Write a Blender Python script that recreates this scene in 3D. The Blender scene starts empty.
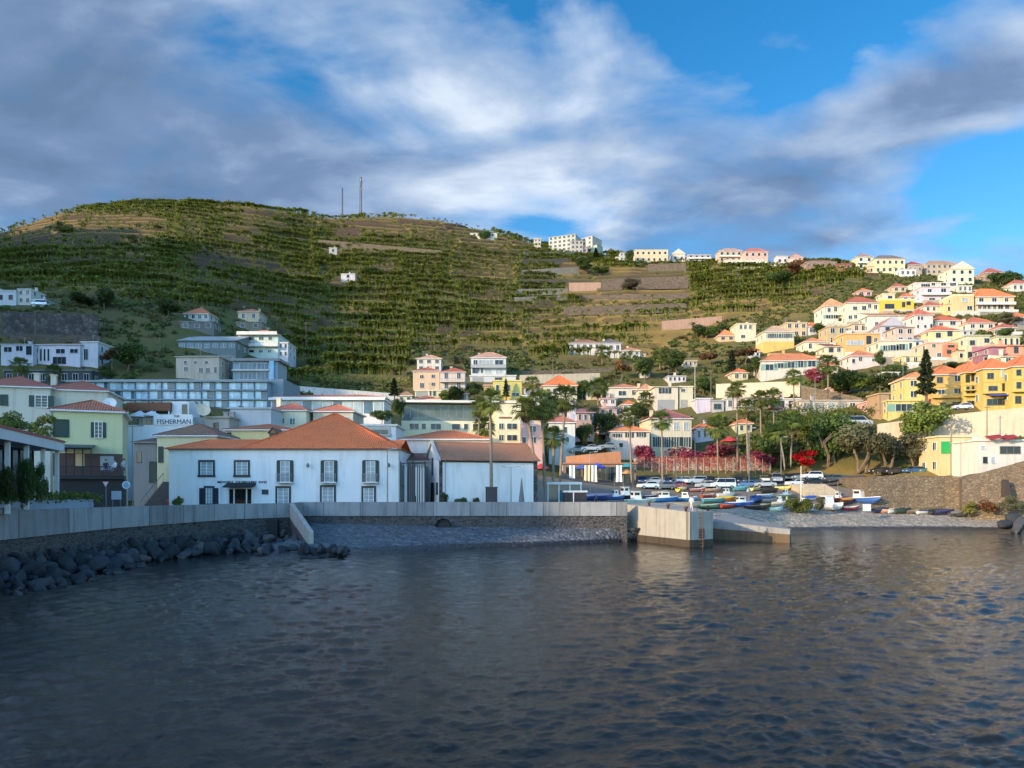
import bpy, math, random
import numpy as np
from mathutils import Vector, Matrix, Euler
R = math.radians
rnd = random.Random(7)
nrs = np.random.RandomState(11)
sc = bpy.context.scene
COL = sc.collection
F, CZ, HY = 740.0, 6.0, 490.0          # focal length in px, eye height above the sea, horizon row

def P(px, py, Y):                       # photo pixel at a real distance Y -> world point
    return Vector(((px - 512) * Y / F, Y, CZ - (py - HY) * Y / F))

# ---------------------------------------------------------------- materials
MATS = {}
def _new(name):
    m = bpy.data.materials.new(name); m.use_nodes = True
    nt = m.node_tree; nt.nodes.clear()
    o = nt.nodes.new('ShaderNodeOutputMaterial'); b = nt.nodes.new('ShaderNodeBsdfPrincipled')
    nt.links.new(b.outputs[0], o.inputs[0])
    return m, nt, b
def N(nt, typ, **kw):
    n = nt.nodes.new('ShaderNode' + typ)
    for k, v in kw.items():
        if k in n.inputs.keys(): n.inputs[k].default_value = v
        else: setattr(n, k, v)
    return n
def ramp(nt, fac, stops):
    r = nt.nodes.new('ShaderNodeValToRGB'); e = r.color_ramp.elements
    while len(e) < len(stops): e.new(0.5)
    for i, (p, c) in enumerate(stops):
        e[i].position = p; e[i].color = (c[0], c[1], c[2], 1) if hasattr(c, '__len__') else (c, c, c, 1)
    nt.links.new(fac, r.inputs[0]); return r.outputs[0]
def mixc(nt, fac, a, b, mode='MIX'):
    m = nt.nodes.new('ShaderNodeMix'); m.data_type = 'RGBA'; m.blend_type = mode
    for s, v in ((m.inputs[0], fac), (m.inputs[6], a), (m.inputs[7], b)):
        if hasattr(v, 'is_linked'): nt.links.new(v, s)
        elif hasattr(v, '__len__'): s.default_value = (v[0], v[1], v[2], 1)
        else: s.default_value = v if s is m.inputs[0] else (v, v, v, 1)
    return m.outputs[2]
def math_(nt, op, a, b=0.0, c=None):
    m = nt.nodes.new('ShaderNodeMath'); m.operation = op
    for i, v in enumerate((a, b) if c is None else (a, b, c)):
        if hasattr(v, 'is_linked'): nt.links.new(v, m.inputs[i])
        else: m.inputs[i].default_value = v
    return m.outputs[0]
def bump(nt, b, h, strength=.5, dist=.05):
    n = N(nt, 'Bump', Strength=strength, Distance=dist)
    nt.links.new(h, n.inputs['Height']); nt.links.new(n.outputs[0], b.inputs['Normal'])
def objco(nt): return nt.nodes.new('ShaderNodeTexCoord').outputs['Object']
def geopos(nt): return nt.nodes.new('ShaderNodeNewGeometry').outputs['Position']
def noise(nt, vec, scale, detail=4, rough=.55, out='Fac'):
    n = N(nt, 'TexNoise', Scale=scale, Detail=detail, Roughness=rough)
    nt.links.new(vec, n.inputs['Vector']); return n.outputs[out]
def scaled(nt, vec, s):
    m = nt.nodes.new('ShaderNodeMapping'); m.inputs['Scale'].default_value = s
    nt.links.new(vec, m.inputs['Vector']); return m.outputs[0]

def plaster(c, key=None, dirt=.25, rough=.88):      # painted render wall: mottling, rain streaks
    k = key or 'plaster_%.2f_%.2f_%.2f_%.2f' % (*c, dirt)
    if k in MATS: return MATS[k]
    m, nt, b = _new(k); g = geopos(nt)
    n1 = noise(nt, g, .35, 5); n2 = noise(nt, scaled(nt, g, (1.6, 1.6, .18)), 1.0, 5, .65)
    f = math_(nt, 'MULTIPLY', ramp(nt, n2, [(.5, 0), (.75, 1)]), dirt * 1.6)
    col = mixc(nt, n1, [x * .9 for x in c], [min(.85, x * 1.06) for x in c])
    col = mixc(nt, f, col, [c[0] * .6, c[1] * .55, c[2] * .5])
    nt.links.new(col, b.inputs['Base Color']); b.inputs['Roughness'].default_value = rough
    bump(nt, b, noise(nt, g, 9, 3), .15, .02)
    MATS[k] = m; return m
def plain(c, rough=.6, metal=0.0, var=.12, key=None):
    k = key or 'plain_%.3f_%.3f_%.3f_%.2f_%.1f' % (*c, rough, metal)
    if k in MATS: return MATS[k]
    m, nt, b = _new(k)
    n1 = noise(nt, geopos(nt), 2.5, 4)
    nt.links.new(mixc(nt, n1, [x * (1 - var) for x in c], [min(.9, x * (1 + var)) for x in c]), b.inputs['Base Color'])
    b.inputs['Roughness'].default_value = rough; b.inputs['Metallic'].default_value = metal
    MATS[k] = m; return m
def glass(c=(.02, .03, .04), rough=.12, key=None):
    k = key or 'glass_%.2f_%.2f_%.2f' % c
    if k in MATS: return MATS[k]
    m, nt, b = _new(k)
    n1 = noise(nt, scaled(nt, geopos(nt), (.5, .5, .5)), 1.1, 2)
    nt.links.new(mixc(nt, n1, [x * .5 for x in c], [x * 1.7 for x in c]), b.inputs['Base Color'])
    b.inputs['Roughness'].default_value = rough; b.inputs['Specular IOR Level'].default_value = .4
    MATS[k] = m; return m
def tiles(c, key=None, near=False, lichen=.55):     # clay tiles, laid in UV metres
    k = key or 'tiles_%.2f_%.2f_%.2f_%d_%.1f' % (*c, near, lichen)
    if k in MATS: return MATS[k]
    m, nt, b = _new(k); uv = nt.nodes.new('ShaderNodeUVMap').outputs[0]; g = geopos(nt)
    n1 = noise(nt, g, .5, 6, .65); n2 = noise(nt, scaled(nt, uv, (4, 2.6, 1)), 1, 2)
    col = mixc(nt, n1, [x * .72 for x in c], [x * 1.2 for x in c])
    col = mixc(nt, math_(nt, 'MULTIPLY', ramp(nt, n2, [(.35, 0), (.7, 1)]), .55), col, (c[0] * 1.25, c[1] * 1.5, c[2] * 1.6))
    n3 = noise(nt, g, .22, 5, .7)
    col = mixc(nt, math_(nt, 'MULTIPLY', ramp(nt, n3, [(.52, 0), (.72, 1)]), lichen), col, (.10, .075, .055))
    b.inputs['Roughness'].default_value = .85
    if near:
        w = N(nt, 'TexWave', Scale=1.25, Distortion=.3, wave_type='BANDS', bands_direction='X'); w.inputs['Detail Scale'].default_value = 3
        nt.links.new(uv, w.inputs['Vector'])
        w2 = N(nt, 'TexWave', Scale=.75, Distortion=.25, wave_type='BANDS', bands_direction='Y', wave_profile='SAW')
        nt.links.new(uv, w2.inputs['Vector'])
        col = mixc(nt, math_(nt, 'MULTIPLY', ramp(nt, w.outputs['Fac'], [(.0, 1), (.45, 0)]), .3), col, (c[0] * .4, c[1] * .35, c[2] * .35))
        bump(nt, b, math_(nt, 'ADD', w.outputs['Fac'], math_(nt, 'MULTIPLY', w2.outputs['Fac'], .5)), .8, .09)
    nt.links.new(col, b.inputs['Base Color'])
    MATS[k] = m; return m
def leafmat(key, c1, c2, c3=None, trans=.25, rough=.6):
    if key in MATS: return MATS[key]
    m, nt, b = _new(key); gi = nt.nodes.new('ShaderNodeNewGeometry')
    oi = nt.nodes.new('ShaderNodeObjectInfo').outputs['Random']
    c = mixc(nt, gi.outputs['Random Per Island'], c1, c2)
    n1 = noise(nt, gi.outputs['Position'], .09, 4, .6)
    c = mixc(nt, math_(nt, 'MULTIPLY', ramp(nt, n1, [(.42, 0), (.68, 1)]), .75), c, c3 or [x * .6 for x in c1])
    h = N(nt, 'HueSaturation'); nt.links.new(c, h.inputs['Color'])
    nt.links.new(math_(nt, 'MULTIPLY_ADD', oi, .02, .49), h.inputs['Hue'])
    nt.links.new(math_(nt, 'MULTIPLY_ADD', oi, .5, .75), h.inputs['Value'])
    nt.links.new(h.outputs[0], b.inputs['Base Color']); b.inputs['Roughness'].default_value = rough
    b.inputs['Specular IOR Level'].default_value = .25
    t = nt.nodes.new('ShaderNodeBsdfTranslucent'); nt.links.new(h.outputs[0], t.inputs[0])
    mx = nt.nodes.new('ShaderNodeMixShader'); mx.inputs[0].default_value = trans
    nt.links.new(b.outputs[0], mx.inputs[1]); nt.links.new(t.outputs[0], mx.inputs[2])
    nt.links.new(mx.outputs[0], [n for n in nt.nodes if n.type == 'OUTPUT_MATERIAL'][0].inputs[0])
    MATS[key] = m; return m
def stonewall(key, c1, c2, scale=1.6, mortar=(.12, .11, .1), b_=.6, squash=(1, 1, 1.7)):
    if key in MATS: return MATS[key]
    m, nt, b = _new(key); g = scaled(nt, geopos(nt), squash)
    v = N(nt, 'TexVoronoi', Scale=scale, feature='F1'); nt.links.new(g, v.inputs['Vector'])
    e = N(nt, 'TexVoronoi', Scale=scale, feature='DISTANCE_TO_EDGE'); nt.links.new(g, e.inputs['Vector'])
    sep = nt.nodes.new('ShaderNodeSeparateColor'); nt.links.new(v.outputs['Color'], sep.inputs[0])
    col = mixc(nt, sep.outputs[0], c1, c2)
    col = mixc(nt, math_(nt, 'MULTIPLY', noise(nt, geopos(nt), .5, 5, .65), .8), col, [x * .55 for x in c1])
    ed = ramp(nt, e.outputs['Distance'], [(.02, 1), (.09, 0)])
    col = mixc(nt, ed, col, mortar)
    nt.links.new(col, b.inputs['Base Color']); b.inputs['Roughness'].default_value = .9
    bump(nt, b, ramp(nt, e.outputs['Distance'], [(0, 0), (.25, 1)]), b_, .12)
    MATS[key] = m; return m
def concrete(key, c, joints=0.0, stain=.5):
    if key in MATS: return MATS[key]
    m, nt, b = _new(key); g = geopos(nt)
    n1 = noise(nt, g, .8, 6, .65); n2 = noise(nt, scaled(nt, g, (1.8, 1.8, .14)), 1, 5, .7)
    col = mixc(nt, n1, [x * .75 for x in c], [x * 1.18 for x in c])
    col = mixc(nt, math_(nt, 'MULTIPLY', ramp(nt, n2, [(.48, 0), (.72, 1)]), stain), col, [x * .35 for x in c])
    if joints:
        d = nt.nodes.new('ShaderNodeVectorMath'); d.operation = 'DOT_PRODUCT'; nt.links.new(g, d.inputs[0]); d.inputs[1].default_value = (.8, .6, 0)
        j = math_(nt, 'FRACT', math_(nt, 'DIVIDE', d.outputs['Value'], joints)); jl = math_(nt, 'LESS_THAN', j, .022)
        col = mixc(nt, math_(nt, 'MULTIPLY', jl, .75), col, [x * .25 for x in c])
        pn = nt.nodes.new('ShaderNodeTexWhiteNoise'); pn.noise_dimensions = '1D'; nt.links.new(math_(nt, 'FLOOR', math_(nt, 'DIVIDE', d.outputs['Value'], joints)), pn.inputs['W'])
        hv = N(nt, 'HueSaturation'); nt.links.new(col, hv.inputs['Color']); nt.links.new(math_(nt, 'MULTIPLY_ADD', pn.outputs['Value'], .4, .78), hv.inputs['Value']); col = hv.outputs[0]
    nt.links.new(col, b.inputs['Base Color']); b.inputs['Roughness'].default_value = .9
    bump(nt, b, noise(nt, g, 6, 5, .7), .25, .03)
    MATS[key] = m; return m

WHITE, CREAM, PALEY, YELL = (.72, .70, .66), (.74, .64, .45), (.76, .68, .40), (.78, .56, .16)
PINK, SALM, GREY, BEIGE, PURP, MINT = (.70, .46, .38), (.72, .30, .18), (.45, .46, .47), (.58, .47, .34), (.42, .24, .32), (.62, .70, .60)
ROR, RRED, ROLD, RBRN = (.56, .165, .07), (.40, .11, .065), (.33, .17, .10), (.22, .12, .085)
WOODD = plain((.025, .03, .035), .5, key='dark_wood'); WHT = plain((.78, .78, .76), .5, key='white_paint')
DKG = plain((.02, .045, .035), .55, key='dark_green_paint'); METAL = plain((.25, .26, .27), .4, .7, key='steel')
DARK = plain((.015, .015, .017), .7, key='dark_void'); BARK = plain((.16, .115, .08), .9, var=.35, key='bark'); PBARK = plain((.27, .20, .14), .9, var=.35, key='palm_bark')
GL = glass(); GLB = glass((.06, .12, .17), .08, 'glass_blue'); GLC = glass((.30, .34, .36), .3, 'glass_curtain')

# ---------------------------------------------------------------- mesh builder
class MB:
    def __init__(s): s.v = []; s.f = []; s.m = []; s.uv = []
    def face(s, pts, m=0, uv=None):
        i = len(s.v); s.v += [tuple(p) for p in pts]; s.f.append(list(range(i, i + len(pts)))); s.m.append(m)
        s.uv.append(uv or [(0, 0)] * len(pts)); return s
    def hexa(s, a, m=0):                # 8 corners: bottom 4 ccw, top 4 ccw
        i = len(s.v); s.v += [tuple(p) for p in a]
        for q in ((3, 2, 1, 0), (4, 5, 6, 7), (0, 1, 5, 4), (1, 2, 6, 5), (2, 3, 7, 6), (3, 0, 4, 7)):
            s.f.append([i + k for k in q]); s.m.append(m); s.uv.append([(0, 0)] * 4)
        return s
    def box(s, x0, x1, y0, y1, z0, z1, m=0):
        return s.hexa([(x0, y0, z0), (x1, y0, z0), (x1, y1, z0), (x0, y1, z0), (x0, y0, z1), (x1, y0, z1), (x1, y1, z1), (x0, y1, z1)], m)
    def bar(s, a, b, w, h=None, m=0):
        a, b = Vector(a), Vector(b); h = h or w; d = (b - a).normalized()
        u = d.cross(Vector((0, 0, 1)));  u = u.normalized() if u.length > 1e-3 else Vector((1, 0, 0)); n = u.cross(d)
        c = [(-w / 2, -h / 2), (w / 2, -h / 2), (w / 2, h / 2), (-w / 2, h / 2)]
        return s.hexa([a + u * x + n * y for x, y in c] + [b + u * x + n * y for x, y in c], m)
    def tube(s, pts, rad, n=8, m=0, cap=True):
        i0 = len(s.v); k = len(pts); pts = [Vector(p) for p in pts]
        for j, p in enumerate(pts):
            d = (pts[min(j + 1, k - 1)] - pts[max(j - 1, 0)]).normalized()
            u = d.cross(Vector((0, 1, 0)) if abs(d.y) < .9 else Vector((1, 0, 0))).normalized(); w = d.cross(u)
            r = rad[j] if hasattr(rad, '__len__') else rad
            s.v += [tuple(p + (u * math.cos(t * 2 * math.pi / n) + w * math.sin(t * 2 * math.pi / n)) * r) for t in range(n)]
        for j in range(k - 1):
            for t in range(n):
                a = i0 + j * n + t; b = i0 + j * n + (t + 1) % n
                s.f.append([a, b, b + n, a + n]); s.m.append(m); s.uv.append([(0, 0)] * 4)
        if cap:
            s.f.append([i0 + t for t in range(n)][::-1]); s.m.append(m); s.uv.append([(0, 0)] * n)
            s.f.append([i0 + (k - 1) * n + t for t in range(n)]); s.m.append(m); s.uv.append([(0, 0)] * n)
        return s
    def prism(s, pts, z0, z1, m=0):      # xy polygon ccw extruded up
        n = len(pts); i = len(s.v)
        s.v += [(p[0], p[1], z0) for p in pts] + [(p[0], p[1], z1) for p in pts]
        s.f += [list(range(i, i + n))[::-1], list(range(i + n, i + 2 * n))] + [[i + k, i + (k + 1) % n, i + n + (k + 1) % n, i + n + k] for k in range(n)]
        s.m += [m] * (n + 2); s.uv += [[(0, 0)] * n] * 2 + [[(0, 0)] * 4] * n; return s
    def loft(s, rings, m=0, cap=True, closed=True):
        i0 = len(s.v); n = len(rings[0])
        for r in rings: s.v += [tuple(p) for p in r]
        for j in range(len(rings) - 1):
            for t in range(n if closed else n - 1):
                a = i0 + j * n + t; b = i0 + j * n + (t + 1) % n
                s.f.append([a, b, b + n, a + n]); s.m.append(m); s.uv.append([(0, 0)] * 4)
        if cap:
            s.f.append([i0 + t for t in range(n)][::-1]); s.f.append([i0 + (len(rings) - 1) * n + t for t in range(n)])
            s.m += [m, m]; s.uv += [[(0, 0)] * n] * 2
        return s
    def slope(s, pts, m=0):              # roof face with uv in metres (u along the first edge)
        p = [Vector(q) for q in pts]; u = (p[1] - p[0]).normalized(); n = u.cross(p[2] - p[0]).normalized(); w = n.cross(u)
        return s.face(p, m, [((q - p[0]).dot(u), (q - p[0]).dot(w)) for q in p])
    def mesh(s, name, mats, smooth=False):
        me = bpy.data.meshes.new(name); me.from_pydata(s.v, [], s.f)
        for m in mats: me.materials.append(m)
        me.polygons.foreach_set('material_index', s.m)
        if any(any(q != (0, 0) for q in u) for u in s.uv):
            l = me.uv_layers.new(name='UVMap'); l.data.foreach_set('uv', [c for u in s.uv for q in u for c in q])
        if smooth: me.polygons.foreach_set('use_smooth', [True] * len(s.f))
        me.update(); return me
    def build(s, name, mats, parent=None, loc=None, rot=0, smooth=False):
        return link(name, s.mesh(name, mats if isinstance(mats, (list, tuple)) else [mats], smooth), parent, loc, rot)
def link(name, me, parent=None, loc=None, rot=0):
    o = bpy.data.objects.new(name, me); COL.objects.link(o)
    if parent: o.parent = parent
    if loc is not None: o.location = loc
    o.rotation_euler = rot if hasattr(rot, '__len__') else (0, 0, rot); return o
def tag(o, label, cat, group=None, kind='thing'):
    o['label'] = label; o['category'] = cat
    if kind: o['kind'] = kind
    if group: o['group'] = group
    return o
def root(name, label, cat, loc, rot=0, group=None):
    return tag(link(name, None, None, loc, rot), label, cat, group)
def npmesh(name, V, Fq, mats, smooth=False, mi=None):
    me = bpy.data.meshes.new(name); n = len(Fq); k = Fq.shape[1]
    me.vertices.add(len(V)); me.vertices.foreach_set('co', np.asarray(V, np.float32).ravel())
    me.loops.add(n * k); me.loops.foreach_set('vertex_index', np.asarray(Fq, np.int32).ravel())
    me.polygons.add(n); me.polygons.foreach_set('loop_start', np.arange(0, n * k, k, dtype=np.int32))
    if smooth: me.polygons.foreach_set('use_smooth', np.ones(n, bool))
    for m in mats: me.materials.append(m)
    if mi is not None: me.polygons.foreach_set('material_index', np.asarray(mi, np.int32))
    me.update(calc_edges=True); me.validate(); return me
def struct(o): o['kind'] = 'structure'; return o
def smoothnoise(x, y, seed, s):          # cheap value noise, numpy
    rs = np.random.RandomState(seed); g = rs.rand(64, 64); x = np.asarray(x) / s; y = np.asarray(y) / s
    xi = np.floor(x).astype(int); yi = np.floor(y).astype(int); fx = x - xi; fy = y - yi
    fx = fx * fx * (3 - 2 * fx); fy = fy * fy * (3 - 2 * fy)
    a = g[xi % 64, yi % 64]; b = g[(xi + 1) % 64, yi % 64]; c = g[xi % 64, (yi + 1) % 64]; d = g[(xi + 1) % 64, (yi + 1) % 64]
    return (a * (1 - fx) + b * fx) * (1 - fy) + (c * (1 - fx) + d * fx) * fy
# ---------------------------------------------------------------- camera, sun, sky
cam = bpy.data.cameras.new('camera'); co = bpy.data.objects.new('camera', cam); COL.objects.link(co); sc.camera = co
co.location = (0, 0, CZ); co.rotation_euler = (R(90), 0, 0)
cam.sensor_width = 36; cam.lens = F / 1024 * 36; cam.shift_y = (HY - 384) / 1024; cam.clip_end = 6000; cam.clip_start = .5
SUN_EL, SUN_TO = 17.0, Vector((-.83, -.56, 0)).normalized()    # direction from the town to the sun
sl = bpy.data.lights.new('sun', 'SUN'); so = bpy.data.objects.new('sun', sl); COL.objects.link(so)
sv = SUN_TO * math.cos(R(SUN_EL)) + Vector((0, 0, math.sin(R(SUN_EL))))
so.rotation_euler = sv.to_track_quat('Z', 'Y').to_euler(); sl.energy = 3.6; sl.angle = R(.5); sl.color = (1, .74, .44)
w = bpy.data.worlds.new('World'); sc.world = w; w.use_nodes = True
nt = w.node_tree; nt.nodes.clear()
wo = nt.nodes.new('ShaderNodeOutputWorld'); bg = nt.nodes.new('ShaderNodeBackground'); nt.links.new(bg.outputs[0], wo.inputs[0])
sky = nt.nodes.new('ShaderNodeTexSky'); sky.sky_type = 'NISHITA'; sky.sun_disc = False
sky.sun_elevation = R(SUN_EL); sky.sun_rotation = math.atan2(SUN_TO.x, SUN_TO.y); sky.ozone_density = 2.0; sky.dust_density = .6
hs = N(nt, 'HueSaturation', Saturation=1.42, Value=1.0); nt.links.new(sky.outputs[0], hs.inputs['Color'])
bg.inputs['Strength'].default_value = .15
tc = nt.nodes.new('ShaderNodeTexCoord').outputs['Generated']
sp = nt.nodes.new('ShaderNodeSeparateXYZ'); nt.links.new(tc, sp.inputs[0])
zz = math_(nt, 'ADD', math_(nt, 'MAXIMUM', sp.outputs[2], 0), .16)
cv = nt.nodes.new('ShaderNodeCombineXYZ')
nt.links.new(math_(nt, 'DIVIDE', sp.outputs[0], zz), cv.inputs[0]); nt.links.new(math_(nt, 'DIVIDE', sp.outputs[1], zz), cv.inputs[1])
def skymap(off):
    m = nt.nodes.new('ShaderNodeMapping'); nt.links.new(cv.outputs[0], m.inputs[0])
    m.inputs['Rotation'].default_value = (0, 0, R(38)); m.inputs['Scale'].default_value = (1.0, 1.3, 1); m.inputs['Location'].default_value = (3.3 + off[0], 1.7 + off[1], 0)
    n = N(nt, 'TexNoise', Scale=2.3, Detail=9, Roughness=.5, Distortion=.45); nt.links.new(m.outputs[0], n.inputs['Vector'])
    q = N(nt, 'TexNoise', Scale=.9, Detail=3, Roughness=.5, Distortion=.3); nt.links.new(m.outputs[0], q.inputs['Vector'])
    h = N(nt, 'TexNoise', Scale=6.5, Detail=7, Roughness=.55, Distortion=.2); nt.links.new(m.outputs[0], h.inputs['Vector'])
    return math_(nt, 'ADD', math_(nt, 'MULTIPLY_ADD', n.outputs['Fac'], .56, math_(nt, 'MULTIPLY', q.outputs['Fac'], .32)), math_(nt, 'MULTIPLY', h.outputs['Fac'], .12))
n1 = skymap((0, 0)); n2 = skymap((-.12, .05))
def skyblob(px, py, r, a, sy=1.0):      # a bank of cloud (or a gap) around one direction of the sky
    d = Vector(((px - 512) / F, 1, (HY - py) / F)).normalized()
    v = nt.nodes.new('ShaderNodeVectorMath'); v.operation = 'SUBTRACT'; nt.links.new(tc, v.inputs[0]); v.inputs[1].default_value = d
    s = nt.nodes.new('ShaderNodeVectorMath'); s.operation = 'MULTIPLY'; nt.links.new(v.outputs[0], s.inputs[0]); s.inputs[1].default_value = (1, 1, sy)
    l = nt.nodes.new('ShaderNodeVectorMath'); l.operation = 'LENGTH'; nt.links.new(s.outputs[0], l.inputs[0])
    q = math_(nt, 'DIVIDE', l.outputs['Value'], r)
    return math_(nt, 'MULTIPLY', math_(nt, 'EXPONENT', math_(nt, 'MULTIPLY', math_(nt, 'MULTIPLY', q, q), -1)), a)
cov = math_(nt, 'MULTIPLY_ADD', math_(nt, 'SUBTRACT', n1, .5), 3.1, .40)
for b_ in [(80, 90, .34, .30), (250, 190, .22, .22), (640, 215, .17, .28, 1.2), (720, 200, .11, .16, 1.4), (430, 150, .18, .16), (810, 170, .13, .34, 1.7), (915, 115, .12, .34, 1.8), (1010, 60, .10, .34, 1.6), (560, 120, .10, .12),
           (1000, 195, .08, -.42, 1.6), (960, 160, .06, -.2, 2.0), (840, 225, .10, .22, 2.0), (1015, 262, .08, .3, 3.0), (930, 240, .08, .12, 3.0), (560, 10, .10, -.34, 1.6), (680, 25, .08, -.3, 1.6), (870, 40, .09, -.3, 2), (1010, 10, .08, -.2), (1005, 85, .10, .34, 1.8), (300, 60, .1, -.14), (180, 30, .08, -.1), (775, 85, .06, -.2, 1.5), (760, 20, .07, .12, 1.5), (20, 215, .1, .1), (540, 225, .05, -.2)]:
    cov = math_(nt, 'ADD', cov, skyblob(*b_))
cf = ramp(nt, cov, [(.36, 0), (.55, .5), (.86, .96)])
rel = math_(nt, 'MULTIPLY', math_(nt, 'SUBTRACT', n1, n2), 3.1)      # edges turned to the low sun are bright, far sides grey
lit = math_(nt, 'ADD', skyblob(450, 150, .17, .34, 1), math_(nt, 'ADD', skyblob(580, 225, .13, .28, 1), skyblob(250, 110, .12, .16, 1)))
dark = math_(nt, 'ADD', skyblob(80, 120, .26, .30, 1), math_(nt, 'ADD', skyblob(720, 235, .12, .30, 1.6), skyblob(250, 190, .12, .16, 1)))
val = math_(nt, 'ADD', math_(nt, 'ADD', math_(nt, 'SUBTRACT', .50, dark), lit), math_(nt, 'ADD', rel, math_(nt, 'MULTIPLY', math_(nt, 'SUBTRACT', .72, cov), .32)))
cc = ramp(nt, val, [(.0, (.62, 1.0, 1.68)), (.30, (.86, 1.28, 2.1)), (.52, (1.4, 1.92, 2.85)), (.75, (2.1, 2.6, 3.4)), (1.0, (3.3, 3.7, 4.3))])
# clouds and air around the low sun (behind the viewer) are brighter than those over the hills
dt = nt.nodes.new('ShaderNodeVectorMath'); dt.operation = 'DOT_PRODUCT'; nt.links.new(tc, dt.inputs[0]); dt.inputs[1].default_value = sv
glow = math_(nt, 'MULTIPLY_ADD', math_(nt, 'MAXIMUM', math_(nt, 'ADD', dt.outputs['Value'], -.16), 0), 5.5, 1.0)
cs = nt.nodes.new('ShaderNodeVectorMath'); cs.operation = 'SCALE'; nt.links.new(cc, cs.inputs[0]); nt.links.new(glow, cs.inputs['Scale'])
back = math_(nt, 'MINIMUM', math_(nt, 'MAXIMUM', math_(nt, 'MULTIPLY', sp.outputs[1], -2.5), 0), 1)      # the sky over the open sea is mostly clear
cf = math_(nt, 'MULTIPLY', cf, math_(nt, 'MULTIPLY_ADD', back, -.75, 1))
hg = nt.nodes.new('ShaderNodeVectorMath'); hg.operation = 'SCALE'; nt.links.new(hs.outputs[0], hg.inputs[0]); nt.links.new(math_(nt, 'MULTIPLY_ADD', back, 1.3, 1), hg.inputs['Scale'])
skc = mixc(nt, cf, hg.outputs[0], cs.outputs[0])
nt.links.new(skc, bg.inputs[0])
sc.view_settings.view_transform = 'Standard'; sc.view_settings.look = 'None'; sc.view_settings.exposure = 0.66; sc.view_settings.gamma = 1
sc.cycles.max_bounces = 5; sc.cycles.diffuse_bounces = 2; sc.cycles.glossy_bounces = 3; sc.cycles.transmission_bounces = 2; sc.cycles.transparent_max_bounces = 4
sc.cycles.caustics_reflective = False; sc.cycles.caustics_refractive = False; sc.cycles.sample_clamp_indirect = 3; sc.cycles.use_denoising = True; sc.cycles.use_adaptive_sampling = False; sc.cycles.denoising_prefilter = 'ACCURATE'; sc.cycles.denoising_input_passes = 'RGB_ALBEDO_NORMAL'
w.cycles.sampling_method = 'MANUAL'; w.cycles.sample_map_resolution = 1024

# ---------------------------------------------------------------- the land: a height field from depth tables
SKY = [(-500, 262), (-200, 250), (0, 233), (30, 223), (60, 214), (90, 208), (150, 203.5), (200, 204), (250, 207), (300, 213), (330, 218), (400, 217), (440, 220), (480, 230), (510, 236),
       (530, 243), (560, 249), (600, 254), (640, 259), (700, 262), (760, 261), (800, 262), (850, 266), (880, 269), (920, 272), (960, 276), (1000, 279), (1024, 282), (1400, 300)]
YS = [(-500, 480), (0, 520), (100, 540), (200, 560), (300, 585), (400, 610), (500, 620), (600, 600), (700, 560), (800, 510), (900, 450), (1024, 430), (1400, 430)]
TAB = {
 -500: [(100, 500), (118, 480), (150, 420), (190, 380), (215, 340), (250, 305), (350, 280)],
 0: [(100, 508), (118, 496), (150, 430), (190, 387), (215, 345), (250, 309), (350, 276)],
 100: [(100, 508), (118, 497), (150, 432), (190, 392), (225, 345), (250, 314), (350, 268)],
 200: [(100, 508), (118, 498), (150, 436), (190, 394), (215, 368), (245, 327), (300, 302), (400, 262)],
 300: [(100, 508), (118, 499), (150, 442), (190, 404), (230, 386), (300, 345), (400, 295), (500, 250)],
 400: [(100, 508), (118, 500), (150, 448), (190, 410), (230, 389), (300, 348), (400, 302), (500, 258)],
 500: [(100, 508), (118, 500), (150, 456), (190, 412), (230, 389), (270, 365), (330, 340), (420, 302), (520, 264)],
 600: [(100, 509), (118, 503), (135, 489), (157, 478), (162, 462), (180, 450), (210, 416), (240, 388), (270, 362), (320, 338), (420, 302), (520, 274)],
 700: [(100, 540), (112, 527), (118, 518), (126, 508.5), (135, 495), (157, 482), (166, 460), (185, 438), (205, 414), (225, 390), (260, 365), (320, 332), (400, 303), (480, 280)],
 800: [(100, 565), (112, 545), (120, 521), (126, 509), (135, 494), (157, 480), (165, 466), (175, 434), (185, 413), (200, 399), (225, 374), (260, 352), (300, 332), (360, 304), (440, 280)],
 900: [(100, 565), (114, 545), (122, 523), (127, 511), (132, 490), (140, 476), (150, 470), (158, 440), (166, 413), (180, 402), (200, 378), (230, 352), (270, 326), (320, 303), (380, 284)],
 1024: [(100, 560), (112, 540), (118, 524), (123, 508), (129, 480), (140, 455), (150, 428), (158, 408), (170, 388), (190, 362), (220, 342), (260, 320), (310, 303), (370, 290)],
 1400: [(100, 535), (108, 515), (114, 505), (120, 480), (150, 420), (170, 380), (220, 340), (310, 310), (370, 300)],
}
TY = np.arange(96, 1001, 1.0)
TC = sorted(TAB)
def _col(px):
    ys = np.interp(px, *zip(*YS)); sk = np.interp(px, *zip(*SKY))
    pts = [(y, CZ - (p - HY) * y / F) for y, p in TAB[px] if y < ys - 30]
    zs = CZ - (sk - HY) * ys / F
    pts += [(ys, zs), (ys + 90, zs - 8), (ys + 200, zs - 40), (1000, zs - 120)]
    return pts, ys, zs
_ZC = []
for c in TC:
    pts, ys, zs = _col(c); _ZC.append(np.interp(TY, *zip(*pts)))
_ZC = np.array(_ZC)
PXS = np.arange(-420, 1361, 2.5)
ZG = np.zeros((len(PXS), len(TY)))
for j in range(len(TY)): ZG[:, j] = np.interp(PXS, TC, _ZC[:, j])
def blur(a, axis, s):
    k = np.exp(-np.arange(-3 * s, 3 * s + 1) ** 2 / (2. * s * s)); k /= k.sum()
    p = [(0, 0), (0, 0)]; p[axis] = (3 * s, 3 * s); b = np.pad(a, p, mode='edge')
    return np.apply_along_axis(lambda v: np.convolve(v, k, 'valid'), axis, b)
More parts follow.
